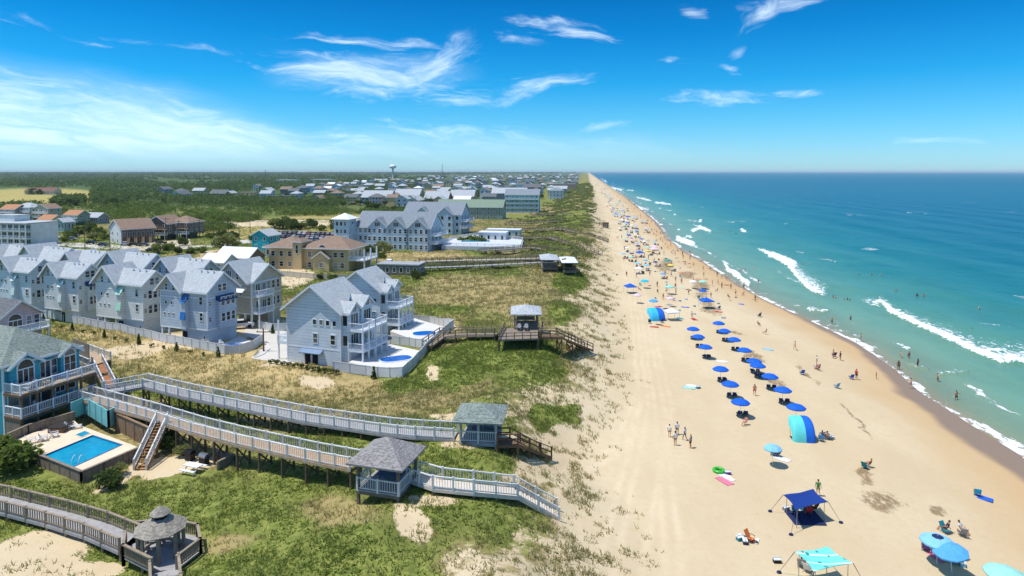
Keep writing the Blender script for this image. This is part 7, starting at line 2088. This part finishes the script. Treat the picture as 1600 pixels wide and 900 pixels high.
# ---- single umbrellas, tents and canopies
for (px, py, col, r_, lb) in ((1207.5, 700, 'light blue', 1.0, 'pale blue umbrella alone near the teal and blue tent'), (1465, 845, 'light blue', 1.35, 'pale blue umbrella with navy crown above the family camp'), (1489, 859, 'sky', 1.35, 'bright blue tilted umbrella beside the pale blue one'), (1571, 896, 'mint', 1.5, 'pale mint umbrella seaward of the family camp umbrellas'),
                              (1043.5, 407, 'sea green', 1.35, 'sea green umbrella alone by the shoreline crowd'), (1046, 448, 'mint', 1.3, 'pale mint umbrella in the middle of the crowd'), (1021, 470, 'sky', 1.15, 'blue umbrella behind the cyan tent'), (1083, 440, 'white', 1.1, 'white umbrella beside the pale mint one near the water'), (1098, 440, 'mint', 1.2, 'pale mint umbrella beside the white one near the water'), (1098, 454, 'umbrella blue', 1.1, 'royal blue umbrella behind the flat blue canopy'), (1007, 439, 'cyan', 1.2, 'cyan umbrella right of the flat blue canopy'), (996, 461, 'pale pink', 1.0, 'pale pink umbrella left of the crowd'), (1047, 466, 'pale pink', .9, 'pale pink umbrella above a pink chair')):
    b_ = under(px, py, 2.05)
    put('u', b_, col, lb, sc=(r_ / 1.25, r_ / 1.25, 1.0), tilt=rad(9) if 'tilted' in lb else 0)
    if 'crown' in lb:
        m = MB(); m.lathe([(.42, 2.415), (.2, 2.48), (0, 2.5)], 16); m.lathe([(.42, 2.415), (0, 2.4)], 16); top_ = [o for o in SC.objects if o.get('label') == lb][0]; m.build('crown_panel', CLO['navy'], top_)
for (px, py, col, lb) in ((985, 444, 'umbrella blue', 'flat royal blue canopy tent left of the cyan umbrella'), (1049, 483, 'white', 'white canopy tent right of the cyan tent'), (1104, 466, 'umbrella blue', 'royal blue canopy tent nearest the water')):
    put('p', under(px, py, 2.4), col, lb, rz=rad(10), sc=.9)
def dome_tent(label, px, py, c1, c2, w, dp, h, rz):
    p = P(px, py); o = thing('beach_tent', label, 'beach tent', p, rz)
    n, k_ = 10, 10
    for (m0, m1, nm, col) in ((0, .55, 'flysheet', c1), (.55, 1.0, 'side_panel', c2)):
        m = MB(); vs = []
        for th in (0, .04):
            for i in range(n + 1):
                u = m0 + (m1 - m0) * i / n; x = -w / 2 + w * u; sq = (1 - abs(2 * u - 1) ** 8) ** .5
                for j in range(k_ + 1):
                    a = math.pi * .5 * j / k_ * 1.15; y = dp * (.55 - math.cos(a)) * (.55 + .45 * sq); z = (h * math.sin(a) * (.8 + .2 * sq)) * (.72 + .28 * sq) - th
                    vs.append((x, y + th, max(z, 0)))
        N = (n + 1) * (k_ + 1)
        f1_ = [(i * (k_ + 1) + j, (i + 1) * (k_ + 1) + j, (i + 1) * (k_ + 1) + j + 1, i * (k_ + 1) + j + 1) for i in range(n) for j in range(k_)]
        m.add(vs, f1_ + [tuple(N + q for q in f[::-1]) for f in f1_]); m.build(nm, col, o, smooth=True)
    m = MB()
    for x in (-w / 2 + .15, w / 2 - .15): m.tube((x, dp * .3, 0), (x, dp * .45, h * .9), .02, .02, 6)
    m.build('pole', STEEL, o)
    m = MB(); m.box(-w / 2 + .1, -dp * .3, .01, w / 2 - .1, dp * .4, .04); m.build('floor_mat', CLO['navy'], o)
    return o
dome_tent('large teal and blue beach tent near the seaward umbrella row', 1254, 687, mat('tent_teal', (96, 206, 204), .7, .05), mat('tent_blue', (22, 100, 200), .7, .05), 2.8, 2.2, 2.5, rad(-6))
dome_tent('cyan and blue tent amid the crowded beach', 1026, 500, mat('tent_cyan', (60, 180, 220), .7, .05), mat('tent_blue', (22, 100, 200)), 3.6, 2.6, 2.4, rad(8))
def sail(label, pts, col, legs, h, hang):
    """a stretched shade sail: pts corner pixels of the cloth, guyed to sand anchors"""
    C_ = [under(px, py, h + (hang if i in (0, 1) else 0)) + Vector((0, 0, h + (hang if i in (0, 1) else 0))) for i, (px, py) in enumerate(pts)]
    c = sum(C_, Vector()) / 4; base = Vector((c.x, c.y, ground(c.x, c.y)))
    o = thing('shade_sail', label, 'shade canopy', base)
    m = MB(); n = 10; vs = []
    for th in (0, .03):
        for i in range(n + 1):
            for j in range(n + 1):
                u, v = i / n, j / n; p = C_[0].lerp(C_[1], u).lerp(C_[3].lerp(C_[2], u), v) - base
                edge = 1 - .10 * (math.sin(math.pi * u) * (abs(2 * v - 1)) + math.sin(math.pi * v) * abs(2 * u - 1))
                q = (p - (c - base)); q.x *= edge; q.y *= edge; p = (c - base) + q
                p.z += -.18 * math.sin(math.pi * u) * math.sin(math.pi * v) - th + .03 * math.sin(u * 9) * math.sin(v * 7); vs.append(p)
    N = (n + 1) ** 2; f_ = [(i * (n + 1) + j, (i + 1) * (n + 1) + j, (i + 1) * (n + 1) + j + 1, i * (n + 1) + j + 1) for i in range(n) for j in range(n)]
    m.add(vs, f_ + [tuple(N + q for q in f[::-1]) for f in f_]); m.build('canopy', col, o, smooth=True)
    for k in range(4):
        p = C_[k] - base; g = p.copy(); g.z = ground(C_[k].x, C_[k].y) - base.z
        inn = p.lerp(c - base, .16); gi = inn.copy(); gi.z = ground(inn.x + base.x, inn.y + base.y) - base.z
        m = MB(); m.tube(gi, (inn.x, inn.y, inn.z - .03), .03, .025, 6); m.build('pole', STEEL, o)
        out = (p - (c - base)); out.z = 0; out = out.normalized() * 1.15; a = g + out; a.z = ground(a.x + base.x, a.y + base.y) - base.z
        m = MB(); m.tube(p, a + Vector((0, 0, .08)), .028, .012, 5); m.build('guy_line', CLO['navy'], o)
        m = MB(); m.blob(a + Vector((0, 0, .08)), (.22, .16, .13), 8); m.build('anchor_bag', CLO['navy'], o)
    return o
navy_sail = sail('navy stretched shade sail guyed to sand bags on the open beach', [(1243, 797), (1294, 784), (1271, 764), (1224, 773)], mat('navy_cloth', (22, 54, 128), .75, .07), 4, 1.9, 0)
gm_ = MB(); gm_.box(-1.5, -1.3, .02, 1.5, 1.2, .05); gm_.build('ground_mat', CLO['navy'], navy_sail)
# the printed turquoise sail
tq, nt, b = newmat('turquoise_print')
tcn = nt.new('ShaderNodeTexCoord'); vo = nt.new('ShaderNodeTexVoronoi'); nt.l.new(tcn.outputs['Object'], vo.inputs['Vector']); vo.inputs['Scale'].default_value = 1.35
wv = nt.new('ShaderNodeTexWave', wave_type='BANDS', bands_direction='Y'); nt.l.new(tcn.outputs['Object'], wv.inputs[0]); wv.inputs['Scale'].default_value = .28; wv.inputs['Distortion'].default_value = 1.2
cc = nt.mix(nt.ss(.9, .97, wv.outputs['Fac']), lin((112, 210, 204)), lin((206, 236, 226)))
cc = nt.mix(nt.ss(.26, .18, vo.outputs['Distance']), cc, lin((36, 140, 140)))
nt.put(b.inputs['Base Color'], cc); b.inputs['Roughness'].default_value = .75
sail('turquoise printed shade sail at the bottom of the beach', [(1272, 893), (1333, 880), (1294, 854), (1242, 862)], tq, 4, 2.1, 0)
# ---- towels, rings, camps
m = MB()
vs = []; nA_, nB_ = 22, 10
for i in range(nA_):
    for j in range(nB_):
        a, t = 2 * math.pi * i / nA_, 2 * math.pi * j / nB_; r_ = .44 + .17 * math.cos(t); vs.append((r_ * math.cos(a), r_ * math.sin(a), .17 + .17 * math.sin(t)))
m.add(vs, [(i * nB_ + j, ((i + 1) % nA_) * nB_ + j, ((i + 1) % nA_) * nB_ + (j + 1) % nB_, i * nB_ + (j + 1) % nB_) for i in range(nA_) for j in range(nB_)])
tag(m.build('swim_ring', mat('lime_vinyl', (60, 176, 50), .3, .06, spec=.5), None, P(1123, 737), 0, True), 'lime green inflatable ring beside the patterned towel', 'swim ring').scale = (1.15, 1.15, 1.0)
for (kd, px, py, col, rz, lb) in (('t', 1135, 746, 'white', 20, 'white patterned towel spread next to the lime green ring'), ('t', 1132, 752, 'pink', 25, 'pink towel below the white one near the lime ring'), ('k', 1137, 741, 'purple', 0, 'purple cooler on the white towel near the lime ring'), ('t', 1168, 842, 'white', 60, 'white towel under the pile of beach bags'), ('k', 1156, 844, 'teal', 20, 'teal cooler left of the white towel pile'), ('k', 1164, 849, 'navy', 80, 'navy cooler in front of the white towel pile'), ('c', 1173, 846, 'orange', 40, 'low orange chair on the white towel pile'), ('t', 1221, 717, 'white', 40, 'small white towel by the pale blue umbrella'),
                                  ('c', 1208, 711, 'navy', 160, 'navy chair in the shade of the pale blue umbrella'), ('c', 1214, 712, 'black', 200, 'black chair right of the navy one under the pale blue umbrella'), ('t', 1081, 603, 'white', 70, 'white towel with bags left of the landward umbrellas'), ('k', 1091, 607, 'teal', 10, 'teal cooler beside the white towel left of the landward umbrellas'), ('t', 1076, 606, 'mint', 75, 'mint towel left of the landward umbrellas'), ('c', 1285, 683, 'light blue', 200, 'pale blue chair right of the teal and blue tent'), ('c', 1290, 686, 'white', 240, 'white chair in the group right of the tent'), ('c', 1283, 689, 'sky', 150, 'sky blue chair in the group right of the tent'), ('k', 1299, 686, 'grey', 0, 'grey cooler right of the tent group'),
                                  ('c', 1352, 732, 'teal', 130, 'teal folding chair alone below the wrack line'), ('c', 1527, 774, 'cyan', 150, 'turquoise chair alone near the wet sand'), ('t', 1534, 778, 'blue', 50, 'blue towel beside the lone turquoise chair'), ('c', 1478, 833, 'teal', 20, 'teal chair behind the two camp umbrellas'), ('c', 1503, 837, 'grey', 170, 'grey chair at the edge of the family camp'), ('c', 1446, 860, 'purple', 150, 'purple chair left of the pale blue camp umbrella'), ('c', 1458, 860, 'black', 200, 'black chair under the pale blue camp umbrella'), ('c', 1467, 863, 'black', 160, 'second black chair under the pale blue camp umbrella'), ('c', 1484, 876, 'navy', 200, 'navy chair under the tilted blue umbrella'), ('c', 1494, 880, 'navy', 170, 'navy chair right of its twin under the tilted umbrella'), ('k', 1508, 874, 'white', 30, 'white cooler right of the tilted blue umbrella'), ('k', 1504, 884, 'light blue', 60, 'pale blue cooler before the tilted blue umbrella'), ('t', 1460, 868, 'pink', 20, 'pink towel in front of the camp chairs'),
                                  ('c', 1242, 800, 'teal', 160, 'teal chair under the left edge of the navy shade sail'), ('c', 1262, 803, 'red', 180, 'red chair beneath the navy shade sail'), ('c', 1270, 798, 'black', 200, 'black chair beneath the navy shade sail'), ('k', 1256, 797, 'teal', 20, 'teal cooler beneath the navy shade sail'), ('k', 1228, 797, 'grey', 20, 'grey cooler at the guy line of the navy sail'), ('c', 1252, 885, 'grey', 160, 'grey chair beside the turquoise shade sail'), ('k', 1214, 879, 'black', 0, 'small black bag alone on open sand'), ('c', 1262, 893, 'white', 140, 'white chair beneath the turquoise shade sail'),
                                  ('c', 1303, 557, 'navy', 190, 'navy chair left of the standing pair near the wet sand'), ('c', 1275, 576, 'pale pink', 190, 'pale pink chair of the trio above the wrack line'), ('c', 1330, 592, 'blue', 180, 'blue chair near the red dressed person by the wet sand'), ('c', 1307, 606, 'sky', 200, 'sky blue chair alone above the wrack line'), ('t', 1200, 546, 'light blue', 60, 'pale blue towel right of the seaward umbrellas'), ('t', 1128, 565, 'white', 70, 'white towel beside the landward umbrella shade'), ('c', 1186, 495, 'navy', 190, 'navy chair alone above the seaward umbrellas'), ('c', 1123, 483, 'blue', 190, 'blue chair above the start of the seaward row'), ('c', 1253, 585, 'blue', 180, 'blue folding chair left of the trio'), ('t', 1022, 511, 'red', 80, 'red towel in front of the cyan tent'), ('t', 1040, 510, 'orange', 60, 'orange towel in front of the cyan tent'), ('c', 1015, 505, 'navy', 170, 'navy chair at the left of the cyan tent'), ('c', 1034, 504, 'navy', 190, 'navy chair at the right of the cyan tent'), ('k', 964, 430, 'black', 0, 'dark bin standing alone on the landward sand')):
    put(kd, P(px, py), CLO and col, lb, rz=rad(rz))
# seated and standing people near at hand
W5 = [(1046, 683, 'white', 'khaki', 'person in a white shirt and khaki shorts at the landward side of the walking group'), (1058, 679, 'white', 'black', 'person in a white shirt and black shorts behind the walking group'), (1055, 696, 'white', 'khaki', 'person in a white shirt at the near end of the walking group'), (1070, 688, 'white', 'grey', 'person in a white shirt with grey shorts between the walking pair'), (1079, 700, 'grey', 'black', 'person in a grey shirt on the seaward side of the walking group')]
for i, (px, py, tp_, sh_, lb) in enumerate(W5): person(P(px, py), 'walk' if i % 2 else 'stand', 'shirt', sh_, tp_, lb, rad(150 + 20 * i), 'people walking in a group')
ONE = [(1179, 618, 'walk', 'trunks', 'red', 'white', 'shirtless person in red trunks walking between the umbrella rows'), (1165, 664, 'sit', 'suit', 'pink', 'white', 'person in a pink swimsuit sitting below the landward umbrellas'), (1242, 547, 'walk', 'suit', 'red', 'white', 'person in a red swimsuit walking towards the water'), (1302, 560, 'stand', 'trunks', 'navy', 'white', 'person in navy trunks standing by the navy chair near wet sand'), (1313, 563, 'stand', 'shirt', 'black', 'navy', 'person in a navy shirt near the wet sand'), (1276, 570, 'stand', 'shirt', 'grey', 'white', 'person in a white shirt behind the trio of chairs'), (1279, 579, 'sit', 'suit', 'black', 'white', 'person in a black swimsuit sitting with the trio'), (1338, 593, 'stand', 'shirt', 'black', 'red', 'person in a red shirt by the blue chair'), (1369, 592, 'stand', 'trunks', 'orange', 'white', 'child sized person in orange trunks at the foam edge'), (1423, 607, 'wade', 'trunks', 'khaki', 'white', 'person in khaki trunks bending in the backwash'), (1404, 578, 'stand', 'trunks', 'black', 'white', 'person in black trunks ankle deep near the wash'), (1434, 575, 'stand', 'suit', 'orange', 'white', 'person in an orange swimsuit knee deep in the wash'), (1494, 627, 'wade', 'trunks', 'black', 'white', 'person in black trunks wading far right of the wash'), (1300, 507, 'stand', 'trunks', 'black', 'white', 'person in black trunks in shallow water off the seaward row'), (1329, 503, 'stand', 'trunks', 'navy', 'white', 'person in navy trunks in the shallows beyond'), (1345, 534, 'stand', 'trunks', 'green', 'white', 'person in green trunks in the shallows at the wet sand'),
       (1502, 832, 'sit', 'shirt', 'grey', 'white', 'person in a white shirt sitting on the grey camp chair'), (1478, 831, 'sit', 'shirt', 'black', 'navy', 'person in a navy shirt sitting behind the camp umbrellas'), (1278, 775, 'stand', 'shirt', 'khaki', 'green', 'person in a green shirt standing behind the navy shade sail'), (1255, 888, 'sit', 'suit', 'white', 'white', 'person in a white swimsuit sitting by the turquoise sail'), (1263, 800, 'sit', 'trunks', 'red', 'white', 'person in red trunks sitting under the navy shade sail'), (1358, 730, 'sit', 'suit', 'black', 'white', 'person in a black swimsuit by the teal folding chair'), (1285, 685, 'sit', 'suit', 'teal', 'white', 'person in a teal swimsuit sitting in the group right of the tent'), (1292, 687, 'sit', 'trunks', 'blue', 'white', 'person in blue trunks sitting in the group right of the tent'), (1485, 874, 'sit', 'trunks', 'navy', 'white', 'person in navy trunks under the tilted blue umbrella'), (1457, 858, 'sit', 'suit', 'black', 'white', 'person in a black swimsuit under the pale blue camp umbrella'), (1170, 845, 'lie', 'suit', 'orange', 'white', 'person in an orange swimsuit lying on the white towel pile'), (1030, 508, 'lie', 'trunks', 'red', 'white', 'person in red trunks lying before the cyan tent'), (1081, 498, 'walk', 'trunks', 'navy', 'white', 'person in navy trunks walking above the first landward umbrella'), (979, 432, 'stand', 'suit', 'red', 'white', 'person in a red swimsuit standing left of the crowd'), (1188, 494, 'sit', 'trunks', 'red', 'white', 'person in red trunks in the lone navy chair'), (1180, 471, 'walk', 'suit', 'orange', 'white', 'person in an orange swimsuit walking along the wet sand'), (1196, 522, 'sit', 'suit', 'navy', 'white', 'person in a navy swimsuit sitting seaward of the umbrella rows'), (1185, 509, 'sit', 'trunks', 'black', 'white', 'person in black trunks sitting seaward of the umbrella rows')]
for (px, py, kd, of, c1, c2, lb) in ONE:
    p = P(px, py) if py < 900 else P(px, py)
    z = 0
    sea_ = p.z < .05
    person(p, kd, of, c1, c2, lb, None, None, .68 if 'child' in lb else 1.0)
# bathers in the sea
bath = [(1245, 433, 0), (1302, 464, 1), (1306, 465, 2), (1319, 469, 3), (1324, 468, 4), (1328, 469, 5), (1342, 428, 0), (1362, 430, 1), (1376, 430, 2), (1330, 449, 3), (1400, 454, 4), (1443, 462, 5), (1433, 461, 0), (1530, 482, 1), (1519, 516, 2), (1265, 411, 3), (1254, 413, 4), (1185, 443, 5), (1164, 424, 0), (1178, 421, 1), (1158, 425, 2), (1225, 402, 3), (1210, 396, 4), (1082, 347, 5), (1107, 352, 0), (1095, 345, 1), (1150, 365, 2), (1140, 361, 3), (1175, 381, 4), (1270, 447, 5), (1420, 560, 0), (1465, 596, 2), (1407, 559, 3)]
BC = ['navy', 'red', 'black', 'teal', 'orange', 'grey']
for i, (px, py, k) in enumerate(bath):
    p = PZ(px, py, 0); fl = float(hgt(p.x, p.y)); dep = min(max(-fl, .3), 1.15)
    person((p.x, p.y, -dep), 'wade' if i % 3 else 'stand', 'trunks' if i % 2 else 'suit', BC[k], 'white', f'bather wearing {BC[k]} {"in the breakers beyond the crowd" if px < 1200 else "out among the waves"}', None, f'bathers in {BC[k]} {"in the breakers" if px < 1200 else "out among the waves"}')
# ---- the crowd further along
TOEP = ([268.5, 275, 285, 310, 350, 400, 440, 470], [912, 917, 925, 938, 950, 955, 962, 972])
WATP = ([268.5, 275, 285, 310, 345, 374, 406, 430, 468], [913, 922, 938, 977, 1022, 1044, 1094, 1128, 1192])
spots = []
def free_spot(px, py, sp):
    m_ = (py - 268) / 33.0 * sp
    for a_, b_ in spots:
        if abs(a_ - px) < m_ and abs(b_ - py) < m_ * .45: return False
    spots.append((px, py)); return True
UC = ['umbrella blue', 'light blue', 'white', 'sky', 'mint', 'sea green', 'navy blue', 'red', 'yellow', 'pale pink', 'cyan']
CNAME = {'umbrella blue': 'royal blue'}
def band(py, t): return float(np.interp(py, *TOEP) + (np.interp(py, *WATP) - np.interp(py, *TOEP)) * t)
n = 0
CENT = []
for k in range(34):
    py = 284 + (432 - 284) * ((k + rnd.random()) / 34) ** 1.15; CENT.append((py, rnd.triangular(.14, .62, .26) if rnd.random() < .75 else rnd.uniform(.4, .7)))
for _ in range(6000):
    if n >= 100: break
    cy_, ct = rnd.choice(CENT); py = cy_ + rnd.gauss(0, .035) * (cy_ - 266); t_ = ct + rnd.gauss(0, .075)
    if not (.08 < t_ < .8) or py > 440 or (py > 405 and rnd.random() < .6): continue
    px = band(py, t_)
    if not free_spot(px, py, 2.3): continue
    col = rnd.choices(UC, (18, 16, 18, 14, 8, 7, 8, 2, 2, 4, 6))[0]; nm = CNAME.get(col, col); zone = 'in the near crowd' if py > 380 else ('in the middle crowd' if py > 325 else 'on the far beach')
    p = P(px, py); pop = rnd.random() < .16
    if pop: put('p', p, col, f'{nm} canopy tent {zone}', group=f'{nm} canopy tents {zone}', sc=rnd.uniform(.7, .95))
    else: put('u', p, col, f'{nm} beach umbrella {zone}', group=f'{nm} umbrellas {zone}', sc=rnd.uniform(.7, .98))
    n += 1
    for k in range(3 if py > 330 else 1):
        cc_ = rnd.choice(['navy', 'blue', 'teal', 'grey', 'black', 'white', 'red', 'black']); q = p + Vector((rnd.uniform(-.6, 1.6), rnd.uniform(-1.6, .8), 0)); q.z = ground(q.x, q.y)
        put('c', q, cc_, f'{cc_} chair set under an umbrella {zone}', rz=rad(180 + rnd.uniform(-50, 50)), group=f'{cc_} chairs {zone}')
n = 0
for _ in range(4000):
    if n >= 165: break
    py = 290 + (470 - 290) * rnd.random() ** 1.1; px = band(py, rnd.choice([rnd.triangular(.1, .8, .35), rnd.uniform(.75, 1.0)]))
    if not free_spot(px, py, 1.3): continue
    zone = 'in the near crowd' if py > 380 else ('in the middle crowd' if py > 325 else 'on the far beach')
    c1 = rnd.choice(['navy', 'red', 'black', 'teal', 'blue', 'pink', 'green', 'orange']); kd = rnd.choice(['stand', 'stand', 'walk', 'sit', 'lie']); of = rnd.choice(['trunks', 'suit'])
    person(P(px, py), kd, of, c1, 'white', f'person {PN[kd]} in {c1} {"trunks" if of == "trunks" else "swimsuit"} {zone}', None, f'people {PN[kd]} in {c1} {of} {zone}'); n += 1
n = 0
for _ in range(2000):
    if n >= 60: break
    py = 330 + (500 - 330) * rnd.random(); px = band(min(py, 468), rnd.triangular(.15, .9, .4))
    if not free_spot(px, py, 1.6): continue
    zone = 'in the near crowd' if py > 380 else 'in the middle crowd'
    cc_ = rnd.choice(['navy', 'blue', 'teal', 'grey', 'black', 'white', 'red', 'orange', 'light blue', 'mint'])
    kd = rnd.choice(['t', 't', 'c', 'k']); w_ = {'t': 'towel', 'c': 'chair', 'k': 'cooler'}[kd]
    put(kd, P(px, py), cc_, f'{cc_} {w_} lying on open sand {zone}' if kd == 't' else f'{cc_} {w_} standing on open sand {zone}', group=f'{cc_} {w_}s on open sand {zone}'); n += 1
# prototypes away
for pr in list(PRO.values()) + list(PPL.values()):
    for ch in list(pr.children): bpy.data.objects.remove(ch)
    bpy.data.objects.remove(pr)
# report duplicate single labels (for the builder's own check)
seen_ = {}
for o in SC.objects:
    if o.parent is None and o.get('label') and not o.get('group'):
        seen_.setdefault(o['label'], []).append(o.name)
for k, v in seen_.items():
    if len(v) > 1: print('SAME LABEL', k, v)
# ---------------------------------------------------------------- sea air
hm = MB(); hm.box(-30000, -40, -6, 30000, 43000, 62)
hz = hm.build('haze', None) if False else None
me = bpy.data.meshes.new('haze'); me.from_pydata(hm.v, [], hm.f); me.update()
hm_ = bpy.data.materials.new('haze_air'); hm_.use_nodes = True
t = hm_.node_tree; t.nodes.clear()
out = t.nodes.new('ShaderNodeOutputMaterial'); pv = t.nodes.new('ShaderNodeVolumePrincipled')
pv.inputs['Color'].default_value = (.80, .95, 1, 1); pv.inputs['Density'].default_value = 4.5e-5; pv.inputs['Anisotropy'].default_value = .0
t.links.new(pv.outputs[0], out.inputs['Volume'])
me.materials.append(hm_)
hz = link('haze', me); stuff(hz)
